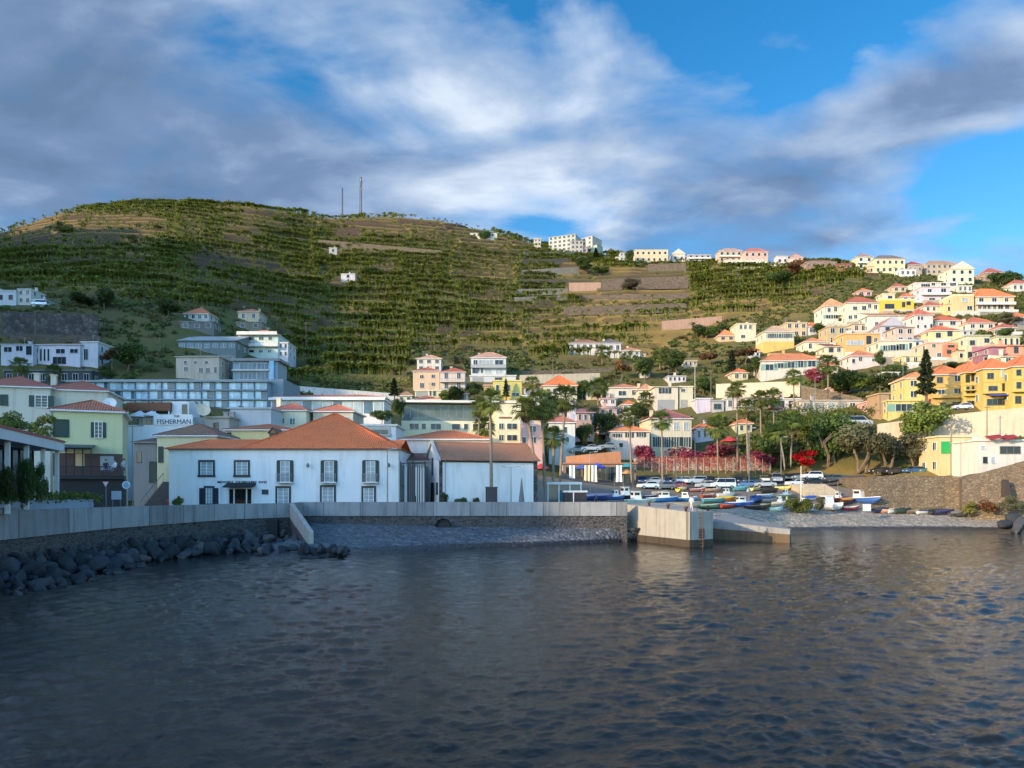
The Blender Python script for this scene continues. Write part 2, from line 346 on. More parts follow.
near = (TY < 172)[None, :]
ZG = np.where(near, blur(blur(ZG, 0, 10), 1, 1), blur(blur(ZG, 0, 14), 1, 5))
# pin the skyline to its profile (scale heights above the eye smoothly towards the ridge)
for i, px in enumerate(PXS):
    ys = np.interp(px, *zip(*YS)); sk = np.interp(px, *zip(*SKY)); ang = ((ZG[i] - CZ) / TY)
    f = ((HY - sk) / F) / ang.max()
    ZG[i] = CZ + (ZG[i] - CZ) * (1 + (f - 1) * np.clip((TY - 260) / 150, 0, 1))
def gz(px, Y):
    i = np.clip((px - PXS[0]) / 2.5, 0, len(PXS) - 1.001); j = np.clip(Y - TY[0], 0, len(TY) - 1.001)
    i0 = int(i); j0 = int(j); a = i - i0; b = j - j0
    return float((ZG[i0, j0] * (1 - a) + ZG[i0 + 1, j0] * a) * (1 - b) + (ZG[i0, j0 + 1] * (1 - a) + ZG[i0 + 1, j0 + 1] * a) * b)
def gy(px, py, y0=104):                  # distance at which the ground shows at this pixel
    i = int(np.clip((px - PXS[0]) / 2.5, 0, len(PXS) - 1)); pr = HY - F * (ZG[i] - CZ) / TY
    k = np.where((pr <= py) & (TY >= y0))[0]
    if len(k): return float(TY[k[0]])
    return float(np.interp(px, *zip(*YS)) - 3)
FB = [(-420, 292), (0, 286), (50, 296), (100, 302), (180, 309), (270, 314), (284, 383), (404, 386), (412, 352), (522, 350), (536, 366), (640, 360), (660, 348), (720, 322), (815, 303), (830, 288), (900, 276), (1360, 285)]
PXg, Yg = np.meshgrid(PXS, TY, indexing='ij'); PYg = HY - F * (ZG - CZ) / Yg
Xg = (PXg - 512) * Yg / F
FBg = np.interp(PXg, *zip(*FB)); YSg = np.interp(PXg, *zip(*YS))
field = np.clip((FBg - PYg) / 5, 0, 1) * (Yg > 190) * np.clip((YSg + 20 - Yg) / 20, 0, 1)
def g2(px, py, cx, cy, rx, ry): return np.exp(-((px - cx) / rx) ** 2 - ((py - cy) / ry) ** 2)
dry = np.clip(sum(g2(PXg, PYg, *a) for a in [(600, 322, 75, 14), (690, 335, 40, 16), (555, 330, 40, 12), (40, 232, 70, 16), (130, 228, 70, 12), (430, 226, 70, 10), (485, 243, 40, 8), (500, 270, 50, 14), (620, 300, 60, 8), (660, 352, 50, 12), (760, 310, 60, 10), (868, 473, 40, 7), (925, 476, 30, 8), (810, 470, 30, 5)]), 0, 1)
dry = np.clip(dry * (.5 + smoothnoise(Xg, Yg, 3, 22.) * 1.1), 0, 1)
bare = np.clip(sum(g2(PXg, PYg, *a) for a in [(205, 262, 22, 20), (100, 240, 60, 5), (160, 300, 30, 6), (320, 322, 12, 18), (60, 325, 45, 14), (245, 300, 30, 5)]), 0, 1)
STEP = 6.6
def celln(lv, pl, k): v = np.sin(lv * 12.9898 + pl * 78.233 + k * 37.7) * 43758.5453; return v - np.floor(v)
def cells(px, Y, lv): return np.floor((px + (smoothnoise(Y, px, 15, 45.) - .5) * 60 + celln(lv, lv, 3) * 40) / 46.)
wob = (smoothnoise(Xg, Yg, 5, 60.) - .5) * 7 + (smoothnoise(Xg, Yg, 6, 17.) - .5) * 1.6
# walls of different plots do not line up: shift whole blocks between field boundaries
plot = np.digitize(PXg + (smoothnoise(Yg, Yg, 8, 40.) - .5) * 30, [60, 180, 315, 405, 455, 520, 600, 690, 770, 850])
wob = wob + (plot * 2.37) % STEP
t = (ZG + wob) / STEP; fr = t - np.floor(t)
e = np.clip((fr - .62) / .30, 0, 1); e = e * e * (3 - 2 * e)
CH = celln(np.floor(t), cells(PXg, Yg, np.floor(t)), 1); bare = np.clip(bare + (CH < .07) * field * .9, 0, 1); dry = np.clip(dry + ((CH > .07) & (CH < .2)) * field * .75, 0, 1)
ZT = (np.floor(t) + .22 * fr + .78 * e) * STEP - wob
ZF = ZG * (1 - field) + ZT * field
ZF = ZF + (smoothnoise(Xg, Yg, 9, 7.) - .5) * .5 + (smoothnoise(Xg, Yg, 12, 2.5) - .5) * .35 * (Yg > 150)
nI, nJ = ZF.shape; idx = np.arange(nI * nJ).reshape(nI, nJ)
Fq = np.stack([idx[:-1, :-1], idx[1:, :-1], idx[1:, 1:], idx[:-1, 1:]], -1).reshape(-1, 4)
def land_mat():
    m, nt, b = _new('hillside_soil'); g = nt.nodes.new('ShaderNodeNewGeometry'); pos = g.outputs['Position']
    sp = nt.nodes.new('ShaderNodeSeparateXYZ'); nt.links.new(g.outputs['Normal'], sp.inputs[0])
    a = nt.nodes.new('ShaderNodeAttribute'); a.attribute_name = 'zone'; sa = nt.nodes.new('ShaderNodeSeparateColor'); nt.links.new(a.outputs['Color'], sa.inputs[0])
    n1 = noise(nt, pos, .12, 6, .65); n2 = noise(nt, pos, .9, 6, .7)
    green = mixc(nt, n2, (.055, .07, .018), (.16, .155, .05)); green = mixc(nt, ramp(nt, n1, [(.4, 0), (.65, 1)]), green, (.15, .115, .05))
    dryc = mixc(nt, n2, (.30, .18, .055), (.20, .17, .05))
    soil = mixc(nt, n2, (.05, .032, .022), (.12, .08, .055))
    rock = mixc(nt, noise(nt, scaled(nt, pos, (1, 1, 3)), .7, 6, .7), (.03, .022, .017), (.13, .092, .062))
    col = mixc(nt, sa.outputs[0], green, dryc); col = mixc(nt, sa.outputs[1], col, soil)
    steep = ramp(nt, sp.outputs[2], [(.45, 1), (.78, 0)])
    st2 = math_(nt, 'MULTIPLY', steep, sa.outputs[2])
    col = mixc(nt, st2, col, rock)
    nt.links.new(col, b.inputs['Base Color']); b.inputs['Roughness'].default_value = .95; b.inputs['Specular IOR Level'].default_value = .15
    bump(nt, b, noise(nt, pos, 1.4, 6, .7), .8, .35); return m
me = npmesh('hillside', np.stack([Xg, Yg, ZF], -1).reshape(-1, 3), Fq, [land_mat()], True)
ca = me.color_attributes.new('zone', 'FLOAT_COLOR', 'POINT')
rockiness = np.clip(field + bare + .25, 0, 1)
ca.data.foreach_set('color', np.stack([dry, bare, rockiness, np.ones_like(dry)], -1).reshape(-1).astype(np.float32))
struct(link('hillside', me))

# unseen headland added off-frame, its crest shaped to shade the quay and lower hill
def shade_headland():
    d = -SUN_TO; pr = Vector((-d.y, d.x, 0)); pr = -pr          # d: along the light, pr: to the light's other side
    us = np.concatenate([np.arange(-760, -100, 10.), np.arange(-100, -40, 1.5), np.arange(-40, 41, 10.)]); HU = [(-760, 190), (-600, 182), (-470, 176), (-400, 168), (-330, 132), (-290, 105), (-240, 76), (-194, 58), (-160, 47), (-110, 33), (-86, 29), (-74, 29), (-68.5, 27), (-65, 16), (-56, 10), (-44, 6), (-20, 2), (40, 0)]
    ss = np.arange(-520, -179, 10.); V = []
    for u in us:
        for s in ss:
            h = np.interp(u, *zip(*HU)) + 300 * math.tan(R(SUN_EL)); h *= 1 + .03 * math.sin(u * .11) + .02 * math.sin(u * .31)
            if u > -30: h *= max(0, (40 - u) / 70)
            k = max(0, 1 - abs(s + 300) / (120 if s > -300 else 240)); V.append((d.x * s + pr.x * u, d.y * s + pr.y * u, h * k ** .75 - 2))
    nI, nJ = len(us), len(ss); idx = np.arange(nI * nJ).reshape(nI, nJ)
    Fq = np.stack([idx[:-1, :-1], idx[1:, :-1], idx[1:, 1:], idx[:-1, 1:]], -1).reshape(-1, 4)
    struct(link('shade_headland', npmesh('shade_headland', np.array(V), Fq, [stonewall('cliff_rock', (.12, .09, .07), (.2, .15, .11), .05)], True)))
shade_headland()

# ---------------------------------------------------------------- sea
def sea():
    m, nt, b = _new('sea_water'); g = geopos(nt)
    b.inputs['Base Color'].default_value = (.010, .014, .014, 1); b.inputs['Roughness'].default_value = .03; b.inputs['IOR'].default_value = 1.33
    a = noise(nt, scaled(nt, g, (1, 2.0, 1)), 4.2, 5, .7); c = noise(nt, scaled(nt, g, (1, 2.2, 1)), 9, 4, .65)
    bump(nt, b, math_(nt, 'ADD', a, math_(nt, 'MULTIPLY', c, .45)), .55, .03)
    px = np.arange(-120, 1150, 1.7); q = np.concatenate([np.arange(330, 110, -.8), np.arange(110, 30, -.5)]); Y = F * CZ / q
    A, B = np.meshgrid(px, Y, indexing='ij'); X = (A - 512) * B / F; Z = np.zeros_like(X); rs = np.random.RandomState(4)
    for k in range(50):
        lam = .12 * 1.062 ** k; th = R(-80) + rs.randn() * .7; ph = rs.rand() * 6.28; amp = .0052 * lam ** .96 * (.6 + .8 * rs.rand())
        kx, ky = math.cos(th) * 6.283 / lam, math.sin(th) * 6.283 / lam; wx = smoothnoise(X, B, 70 + k % 5, 6.) * 2.5
        fade = np.clip((lam * F / B * CZ / B - .5) / 1.0, .2, 1); a_ = kx * X + ky * B + ph + wx
        Z += amp * fade * (np.sin(a_) + .25 * np.sin(2 * a_ + 1))
    pat = smoothnoise(X, B, 21, 9.) * .6 + smoothnoise(X, B, 22, 3.5) * .4; Z *= .3 + 1.4 * pat
    
    nI, nJ = X.shape; idx = np.arange(nI * nJ).reshape(nI, nJ)
    Fq = np.stack([idx[:-1, 1:], idx[1:, 1:], idx[1:, :-1], idx[:-1, :-1]], -1).reshape(-1, 4)[:, ::-1]
    struct(link('sea', npmesh('sea', np.stack([X, B, Z], -1).reshape(-1, 3), Fq, [m], True)))
    o = MB().face([(-3000, -3000, -.35), (3000, -3000, -.35), (3000, 3000, -.35), (-3000, 3000, -.35)]).build('open_sea', [m]); struct(o)
sea()
# ---------------------------------------------------------------- building kit
WIN = {}
STY = {'dark': (WHT, GL, DKG), 'black': (WOODD, GLC, WOODD), 'plain': (plain((.16, .17, .17), .5, key='grey_frame'), GL, DKG), 'shut': (WHT, GL, DKG), 'closed': (DKG, DKG, DKG),
       'brown': (plain((.12, .06, .035), .6, key='brown_wood'), GL, plain((.12, .06, .035), .6, key='brown_wood')), 'blue': (WHT, GLB, DKG), 'shop': (METAL, GL, METAL), 'pale': (WHT, GLC, DKG), 'mint': (WHT, GL, plain((.2, .36, .3), .6, key='mint_paint')), 'garage': (plain((.3, .31, .3), .6, key='grey_door'), plain((.3, .31, .3), .6, key='grey_door'), METAL)}
def winparts(w, h, style, near):
    k = (round(w, 2), round(h, 2), style, near)
    if k in WIN: return WIN[k]
    st = style.split('+')[0]; fr, gl, sh = STY[st]; fw = (max(.07, .07 * w) if near else .06) if st != 'black' else .24
    f = MB(); y = -.09
    for a in ((-w / 2 - fw, -w / 2, 0, h), (w / 2, w / 2 + fw, 0, h)): f.box(a[0], a[1], y, .02, a[2], a[3])
    f.box(-w / 2 - fw, w / 2 + fw, y, .02, h, h + fw); f.box(-w / 2 - fw * 1.25, w / 2 + fw * 1.25, y - .07, .02, -fw, 0)
    wm = 3 if st == 'black' else 0
    nm = max(1, int(round(w / 1.1))) + (1 if w < 1.6 and (near or w > .9) else 0)
    if st not in ('closed', 'garage'):
        for i in range(1, nm): f.box(-w / 2 + w * i / nm - (.035 if near else .028), -w / 2 + w * i / nm + (.035 if near else .028), -.055, .02, 0, h, wm)
        if near:
            for i in range(1, 4): f.box(-w / 2, w / 2, -.045, .02, h * i / 4 - .018, h * i / 4 + .018, wm)
            if st == 'black':
                f.box(-w / 2, -w / 2 + .09, -.06, .02, 0, h, 3); f.box(w / 2 - .09, w / 2, -.06, .02, 0, h, 3)
    if st == 'garage':
        for i in range(1, 5): f.box(-w / 2, w / 2, -.04, .02, h * i / 5 - .02, h * i / 5 + .02)
    s = MB(); sh_ = []; ms_ = [fr, gl, sh, WHT]
    if 'shut' in style or st == 'mint':
        sw = w * .5
        for sg in (-1, 1):
            a, b = sorted((sg * (w / 2 + fw), sg * (w / 2 + fw + sw))); s.box(a, b, -.06, .02, 0, h, 2)
            if near: sh_.append(s.mesh('shutter', ms_)); s = MB()
    p = MB().box(-w / 2, w / 2, -.025, .04, 0, h, 1)
    ms = [fr, gl, sh, WHT]
    if near:
        r = (f.mesh('window', ms), p.mesh('pane', ms), sh_)
    else:
        for q in (p, s):
            i = len(f.v); f.v += q.v; f.f += [[a + i for a in x] for x in q.f]; f.m += q.m; f.uv += q.uv
        r = (f.mesh('window', ms), None, None)
    WIN[k] = r; return r
def window(parent, x, z, w, h, style='dark', near=False, y=0, rz=0, name='window'):
    a, b, c = winparts(w, h, style, near)
    o = link(name, a, parent, (x, y, z), rz)
    if b: link('pane', b, o)
    for q in c or []: link('shutter', q, o)
    return o
def roofmesh(W, D, H, rh, kind, ov=.4, t=.14, x0=None, y0=0):
    mb = MB(); a = -W / 2 - ov if x0 is None else x0 - ov; b = W / 2 + ov if x0 is None else x0 + W + ov; c = y0 - ov; d = y0 + D + ov; z = H + t; cx = (a + b) / 2; cy = (c + d) / 2; zr = H + rh
    mb.box(a, b, c, d, H - .02, z, 1)
    if kind == 'hip':
        L = (b - a) / 2; K = (d - c) / 2
        if L >= K: r1, r2 = (a + K, cy, zr), (b - K, cy, zr)
        else: r1, r2 = (cx, c + L, zr), (cx, d - L, zr)
        z += .004
        A, B, C_, D_ = (a, c, z), (b, c, z), (b, d, z), (a, d, z)
        if L >= K: fs = [(A, B, r2, r1), (C_, D_, r1, r2), (B, C_, r2), (D_, A, r1)]
        else: fs = [(A, B, r1), (C_, D_, r2), (B, C_, r2, r1), (D_, A, r1, r2)]
        for f in fs: mb.slope([p for i, p in enumerate(f) if p not in f[:i]])
        for p, q in ((A, r1), (B, r2 if L >= K else r1), (C_, r2), (D_, r1 if L >= K else r2), (r1, r2)):
            if (Vector(p) - Vector(q)).length > .3: mb.bar(p, q, .22, .16)
    elif kind == 'gable':
        z += .004
        mb.slope([(a, c, z), (b, c, z), (b, cy, zr), (a, cy, zr)]); mb.slope([(b, d, z), (a, d, z), (a, cy, zr), (b, cy, zr)])
        for x in (a, b): mb.face([(x, c, z), (x, d, z), (x, cy, zr)], 1)
        mb.bar((a, cy, zr), (b, cy, zr), .24, .16)
    elif kind == 'gablef':
        z += .004
        mb.slope([(a, d, z), (a, c, z), (cx, c, zr), (cx, d, zr)]); mb.slope([(b, c, z), (b, d, z), (cx, d, zr), (cx, c, zr)])
        for y in (c, d): mb.face([(a, y, z), (b, y, z), (cx, y, zr)], 1)
    elif kind == 'mono':
        z += .004
        mb.slope([(a, c, z), (b, c, z), (b, d, zr), (a, d, zr)]); mb.face([(a, d, z), (b, d, z), (b, d, zr), (a, d, zr)], 1)
        for x in (a, b): mb.face([(x, c, z), (x, d, z), (x, d, zr)], 1)
    return mb
def house(label, px0, px1, pe, pb, col=WHITE, roof='hip', rpy=None, rc=ROR, Y=None, rot=0, dep=9, rows=2, cols=3, wins=None, ww=None, wh=None, style='dark', side=None,
          door=None, balc=(), chim=(), name='house', cat='house', group=None, near=None, low=4, ov=.4, dirt=.25, band=None, railc=None, extra=None):
    cx = (px0 + px1) / 2
    if Y is None: Y = gy(cx, pb)
    near = (Y < 130) if near is None else near
    s = Y / F; W = (px1 - px0) * s / max(.3, math.cos(R(rot))); H = (pb - pe) * s; o = P(cx, pb, Y)
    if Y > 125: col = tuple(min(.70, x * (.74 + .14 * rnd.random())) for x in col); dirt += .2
    r = root(name, label, cat, o, R(rot), group)
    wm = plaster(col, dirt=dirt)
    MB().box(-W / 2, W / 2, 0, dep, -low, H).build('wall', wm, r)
    if band:                             # a plinth of another colour
        MB().box(-W / 2 - .05, W / 2 + .05, -.05, dep + .05, -low, band[1] * s).build('plinth', plaster(band[0]), r)
    if roof == 'flat':
        rf = MB().box(-W / 2 - .25, W / 2 + .25, -.25, dep + .25, H, H + .28); ro = rf.build('roof', plaster(rc), r)
    elif roof == 'parapet':
        m = MB(); tk = .2
        m.box(-W / 2 - .03, W / 2 + .03, -.03, tk, H, H + .7); m.box(-W / 2 - .03, W / 2 + .03, dep - tk, dep + .03, H, H + .7)
        m.box(-W / 2 - .03, -W / 2 + tk, tk, dep - tk, H, H + .7); m.box(W / 2 - tk, W / 2 + .03, tk, dep - tk, H, H + .7); ro = m.build('parapet', plaster(rc), r)
    else:
        yr = Y + dep / 2; rh = (CZ - (rpy - HY) * yr / F) - o.z - H if rpy is not None else 1.6
        rh = min(max(.7, rh), 7); near_t = near and Y < 112
        ro = roofmesh(W, dep, H, rh, roof, ov).build('roof', [tiles(rc, near=near_t), plaster(col) if roof != 'hip' else plain([min(.7, x * 1.1) for x in WHITE], .8, key='eaves')], r)
    for c in chim:
        zc = H + (1.6 if roof not in ('flat', 'parapet') else .2); x = (c - .5) * W
        MB().box(x - .35, x + .35, dep * .4, dep * .4 + .6, zc - 1.4, zc + .9).box(x - .45, x + .45, dep * .4 - .1, dep * .4 + .7, zc + .9, zc + 1.05).build('chimney', plaster(col), ro)
    if Y > 128 and wins != [] and W > 4 and name == 'house':
        rv = random.Random(int(px0 * 7 + pb * 13)); fl_ = roof in ('flat', 'parapet')
        if not chim and rv.random() < .55:
            x = rv.uniform(-.35, .35) * W; zc = H + (.25 if fl_ else .9)
            MB().box(x - .35, x + .35, dep * .55, dep * .55 + .7, zc - 1.2, zc + 1.5).box(x - .45, x + .45, dep * .55 - .1, dep * .55 + .8, zc + 1.503, zc + 1.65).build('chimney', plaster(col), ro)
        if rv.random() < .5:
            x = rv.uniform(-.4, .4) * W; zc = H + (.2 if fl_ else .8); an = MB().tube([(x, dep * .4, zc - 1), (x, dep * .4, zc + 2.6)], .05, 5)
            for k in range(4): an.bar((x - .5, dep * .4, zc + 1.9 + k * .2), (x + .5, dep * .4, zc + 1.9 + k * .2), .035)
            an.build('aerial', METAL, ro)
        if rv.random() < .5 and pb < 385 and cx > 560 and 'ochre' not in label:
            sg = rv.choice((-1, 1)); aw = rv.uniform(2, 4); ah = H * rv.uniform(.4, .6); x0, x1 = sorted((sg * (W / 2 + .004), sg * (W / 2 + aw))); ac = plaster(tuple(min(.74, x * rv.uniform(.7, 1.05)) for x in col), dirt=.5)
            an = MB().box(x0, x1, 1.0, dep * .7, -low, ah).build('annexe', ac, r); MB().box(x0 - .15, x1 + .15, .8, dep * .7 + .1, ah + .003, ah + .2).build('annexe_roof', rv.choice([tiles(ROLD), plaster((.4, .38, .35)), tiles(ROR)]), an)
            window(an, (x0 + x1) / 2, ah * .35, .9, ah * .4, style, False, 1.0)
        if rv.random() < .3 and not balc and wins is None and rows > 1: balc = (1,); railc = WHITE
    fh = H / rows
    if wins is None:
        w_ = ww * s if ww else min(1.6, W / cols * .46); h_ = wh * s if wh else min(1.8, fh * .52)
        for i in range(rows):
            for j in range(cols):
                if door is not None and i == 0 and j == door: continue
                window(r, -W / 2 + (j + .5) * W / cols, fh * i + fh * .36, w_, h_, style, near)
    else:
        for q in wins:
            x0, y0, x1, y1 = q[:4]; st = q[4] if len(q) > 4 else style
            window(r, ((x0 + x1) / 2 - cx) * s / max(.3, math.cos(R(rot))), (pb - y1) * s, (x1 - x0) * s, (y1 - y0) * s, st, near)
    if door is not None:
        x = -W / 2 + (door + .5) * W / cols
        window(r, x, .05, min(1.3, W / cols * .45), min(2.2, fh * .75), 'brown', near, name='door')
    if side is None and Y > 128 and wins != [] and abs(cx - 512) > 60 and W > 3: side = ('L' if cx > 512 else 'R', 2)
    if side:                              # windows on the flank that shows: ('L' or 'R', columns)
        sg = -1 if side[0] == 'L' else 1
        for i in range(rows):
            for j in range(side[1]):
                window(r, sg * W / 2, fh * i + fh * .36, min(1.1, dep / side[1] * .4), min(1.4, fh * .5), style, near, (j + .5) * dep / side[1], R(90) * sg)
    if 818 < cx < 1024 and 168 < Y < 340 and wins != [] and pb < 372 and name == 'house':   # walled forecourt that levels the plot
        tc_ = rnd.choice([(.42, .37, .3), (.55, .5, .42), (.62, .58, .5), (.3, .27, .23), (.5, .38, .26)]); e0, e1 = rnd.uniform(.0, 1.2), rnd.uniform(.0, 1.2); d_ = rnd.uniform(1.8, 3.2)
        t_ = MB().box(-W / 2 - e0, W / 2 + e1, -d_, -.004, -6.5, -.05).build('forecourt', plaster(tc_, dirt=.45), r)
        MB().box(-W / 2 - e0, W / 2 + e1, -d_ - .05, -d_ + .12, -.047, .7).build('forecourt_wall', plaster(rnd.choice([WHITE, (.6, .55, .45), tc_])), t_)
    for i in balc:
        z = fh * i
        b = MB().box(-W / 2, W / 2, -1.3, -.003, z - .1, z + .08).build('balcony', plaster(railc or col), r)
        m = MB()
        if railc: m.box(-W / 2, W / 2, -1.3, -1.2, z + .083, z + .95)
        else:
            m.box(-W / 2, W / 2, -1.27, -1.21, z + .9, z + .97)
            n = max(4, int(W / .5))
            for k in range(n + 1): m.box(-W / 2 + W * k / n - .02 + (.02 if k == 0 else -.02 if k == n else 0), -W / 2 + W * k / n + .02 + (.02 if k == 0 else -.02 if k == n else 0), -1.26, -1.22, z + .083, z + .9)
        m.build('railing', plaster(railc) if railc else METAL, b)
    if extra: extra(r, W, H, s, wm)
    return r
def textobj(name, s, size, parent, loc, m, ext=.02, rot=(R(90), 0, 0), align='CENTER'):
    c = bpy.data.curves.new(name, 'FONT'); c.body = s; c.size = size; c.extrude = ext; c.align_x = align; c.materials.append(m)
    t = bpy.data.objects.new(name, c); COL.objects.link(t); me = bpy.data.meshes.new_from_object(t.evaluated_get(bpy.context.evaluated_depsgraph_get())); bpy.data.objects.remove(t)
    return link(name, me, parent, loc, rot)

# ---------------------------------------------------------------- shore: quay, walls, beaches, pier
QL = [(-37.5, 24), (-35.6, 36), (-34.6, 50), (-33.4, 62), (-28.8, 76), (-24, 80), (-24.4, 86.4)]
QR = [(-24, 86), (13.4, 86)]
STW = stonewall('basalt_wall', (.045, .043, .045), (.13, .125, .125), 2.3); CONC = concrete('quay_concrete', (.30, .30, .30), joints=3.4, stain=.75); CONCW = concrete('quay_concrete_warm', (.40, .385, .34), stain=.35)
def offset(pl, d):
    out = []
    for i, p in enumerate(pl):
        a = Vector(pl[max(i - 1, 0)]); b = Vector(pl[min(i + 1, len(pl) - 1)]); t = (b - a).normalized(); out.append((p[0] - t.y * d, p[1] + t.x * d))
    return out
def wallstrip(mb, pl, d0, d1, z0, z1, m=0):   # d measured to the landward side
    A, B = offset(pl, d0), offset(pl, d1)
    for i in range(len(pl) - 1):
        za, zb = (z0, z0) if not hasattr(z0, '__len__') else (z0[i], z0[i + 1]); ya, yb = (z1, z1) if not hasattr(z1, '__len__') else (z1[i], z1[i + 1])
        mb.hexa([(*A[i], za), (*A[i + 1], zb), (*B[i + 1], zb), (*B[i], za), (*A[i], ya), (*A[i + 1], yb), (*B[i + 1], yb), (*B[i], ya)], m)
    return mb
q = root('quay_wall', 'curving quay wall of dark stones topped by a grey concrete parapet above the boulders', 'wall', (-30, 78, 0))
def sub(mb, o): mb.v = [(x - o.location.x, y - o.location.y, z - o.location.z) for x, y, z in mb.v]; return mb
sub(wallstrip(MB(), QL, 0, 1.2, -1, [3.2, 2.7, 2.62, 2.8, 3.0, 3.05, 3.05]), q).build('stone_face', STW, q)
sub(wallstrip(MB(), QL, -.12, .45, [3.2, 2.7, 2.62, 2.8, 3.0, 3.05, 3.05], 4.58), q).build('parapet', CONC, q)
# stair parapet running down to the beach
m = MB(); a, b = Vector((-24.0, 79.9, 0)), Vector((-19.6, 71.4, 0)); n_ = Vector((.45, .22, 0)) * .9
m.hexa([tuple(a + n_ * 0 + Vector((0, 0, 3.0))), tuple(b + Vector((0, 0, .6))), tuple(b + n_ + Vector((0, 0, .6))), tuple(a + n_ + Vector((0, 0, 3.0))),
        tuple(a + Vector((0, 0, 4.55))), tuple(b + Vector((0, 0, 2.0))), tuple(b + n_ + Vector((0, 0, 2.0))), tuple(a + n_ + Vector((0, 0, 4.55)))])
sub(m, q).build('stair_parapet', CONCW, q)
m = MB(); n2_ = n_ * .96; o2 = n_ * .02
m.hexa([tuple(a + o2 + Vector((0, 0, -1))), tuple(b + o2 + Vector((0, 0, -1))), tuple(b + n2_ + Vector((0, 0, -1))), tuple(a + n2_ + Vector((0, 0, -1))),
        tuple(a + o2 + Vector((0, 0, 2.99))), tuple(b + o2 + Vector((0, 0, .59))), tuple(b + n2_ + Vector((0, 0, .59))), tuple(a + n2_ + Vector((0, 0, 2.99)))])
sub(m, q).build('stair_footing', STW, q)
sub(MB().box(-25.9, -24.8, 78.2, 78.9, 1.0, 2.9), q).build('culvert', DARK, q, None, 0)  # solid block, the shade inside the culvert put into its black colour
q = root('harbour_wall', 'long straight stone harbour wall with pale concrete parapet below the white house', 'wall', (-5, 86, 0))
sub(wallstrip(MB(), [(-24.6, 86), (13.4, 86)], 0, 1.2, -.5, 3.0), q).build('stone_face', STW, q)
sub(wallstrip(MB(), [(-24.9, 86), (13.4, 86)], -.12, .45, 3.0, 4.6), q).build('parapet', CONC, q)
c = MB().tube([(-7.9, 85.3, 1.75), (-7.9, 86.5, 1.75)], 1.0, 16, 0, False).tube([(-7.9, 85.3, 1.75), (-7.9, 86.5, 1.75)], .8, 16, 0, False); sub(c, q).build('drain_pipe', CONC, q)
sub(MB().tube([(-7.9, 85.5, 1.75), (-7.9, 86.3, 1.75)], .8, 16), q).build('drain_opening', DARK, q)  # solid plug, the shade inside the pipe put into its black colour
PAVE = concrete('paving', (.30, .29, .27))
struct(MB().prism([(-24.9, 86.3), (13.2, 86.3), (14.5, 104), (-70, 104), (-70, 20), (-38, 24), (-36.2, 36), (-35, 50), (-33.8, 62), (-29.2, 76.3), (-24.4, 80.4)], 1, 3.6).build('promenade', PAVE))
def beach(name, cols, m, seed):          # cols: list of (x, y_top, z_top, x2, y_water)
    V = []; n = len(cols); K = 40; rs = np.random.RandomState(seed); T = np.linspace(0, 1.35, K)
    for x, yt, zt, x2, yw in cols:
        for t in T:
            z = zt * (1 - t) ** .85 if t < 1 else -(t - 1) * 3.2
            X = x + (x2 - x) * t; Yv = yt + (yw - yt) * t
            z += (0 if t > .99 or t < .02 else (rs.rand() - .5) * .12) + .12 * math.sin(X * .45 + 2 * math.sin(X * .13)) * (t if t < 1 else 1)
            V.append((X, Yv, z))
    idx = np.arange(n * K).reshape(n, K)
    Fq = np.stack([idx[:-1, :-1], idx[:-1, 1:], idx[1:, 1:], idx[1:, :-1]], -1).reshape(-1, 4)
    return struct(link(name, npmesh(name, np.array(V), Fq, [m], True)))
def pebbles(key, c1, c2):
    m, nt, b = _new(key); g = geopos(nt); v = N(nt, 'TexVoronoi', Scale=2.6); nt.links.new(g, v.inputs['Vector'])
    sp = nt.nodes.new('ShaderNodeSeparateColor'); nt.links.new(v.outputs['Color'], sp.inputs[0])
    z = nt.nodes.new('ShaderNodeSeparateXYZ'); nt.links.new(g, z.inputs[0])
    col = mixc(nt, math_(nt, 'MULTIPLY', sp.outputs[0], sp.outputs[0]), c1, c2)
    col = mixc(nt, math_(nt, 'MULTIPLY', noise(nt, scaled(nt, g, (.25, 1, 1)), 1.1, 5), .75), col, [x * .5 for x in c1])
    wet = ramp(nt, math_(nt, 'ADD', z.outputs[2], math_(nt, 'MULTIPLY', noise(nt, g, .5, 4), .25)), [(.42, 1), (.58, 0)])     # wet stones at the water's edge
    col = mixc(nt, math_(nt, 'MULTIPLY', wet, .85), col, (.012, .013, .014)); nt.links.new(col, b.inputs['Base Color'])
    nt.links.new(math_(nt, 'MULTIPLY_ADD', wet, -.55, .92), b.inputs['Roughness'])
    bump(nt, b, v.outputs['Distance'], 1.0, -.14); return m
def lerpc(n, f): return [f(i / (n - 1)) for i in range(n)]
def _b1(t):
    px = 250 + t * 420; yw = np.interp(px, [262, 320, 380, 450, 560, 640, 670], [63, 66, 70.5, 75.5, 81, 87.5, 90]); yt = float(np.interp(px, [250, 290, 297, 300, 640, 641], [77.3, 79.7, 80, 86.1, 86.1, 100]))
    return ((px - 512) * yt / F, yt, np.interp(px, [250, 270, 296, 310, 450, 640], [-.4, .5, 1.2, 2.2, 1.75, 1.6]), (px - 512) * yw / F, yw)
beach('pebble_beach', lerpc(260, _b1), pebbles('grey_pebbles', (.09, .098, .105), (.26, .275, .29)), 1)
def _b2(t):
    px = 690 + t * 360; yw = np.interp(px, [690, 790, 870, 960, 1050], [97, 111, 114, 113.5, 108]); yt = yw + 17
    return ((px - 512) * yt / F, yt, np.interp(px, [690, 800, 880, 1050], [2.9, 3.1, 3.3, 3.4]), (px - 512) * yw / F, yw)
beach('shingle_beach', lerpc(260, _b2), pebbles('warm_pebbles', (.29, .25, .19), (.60, .54, .44)), 2)
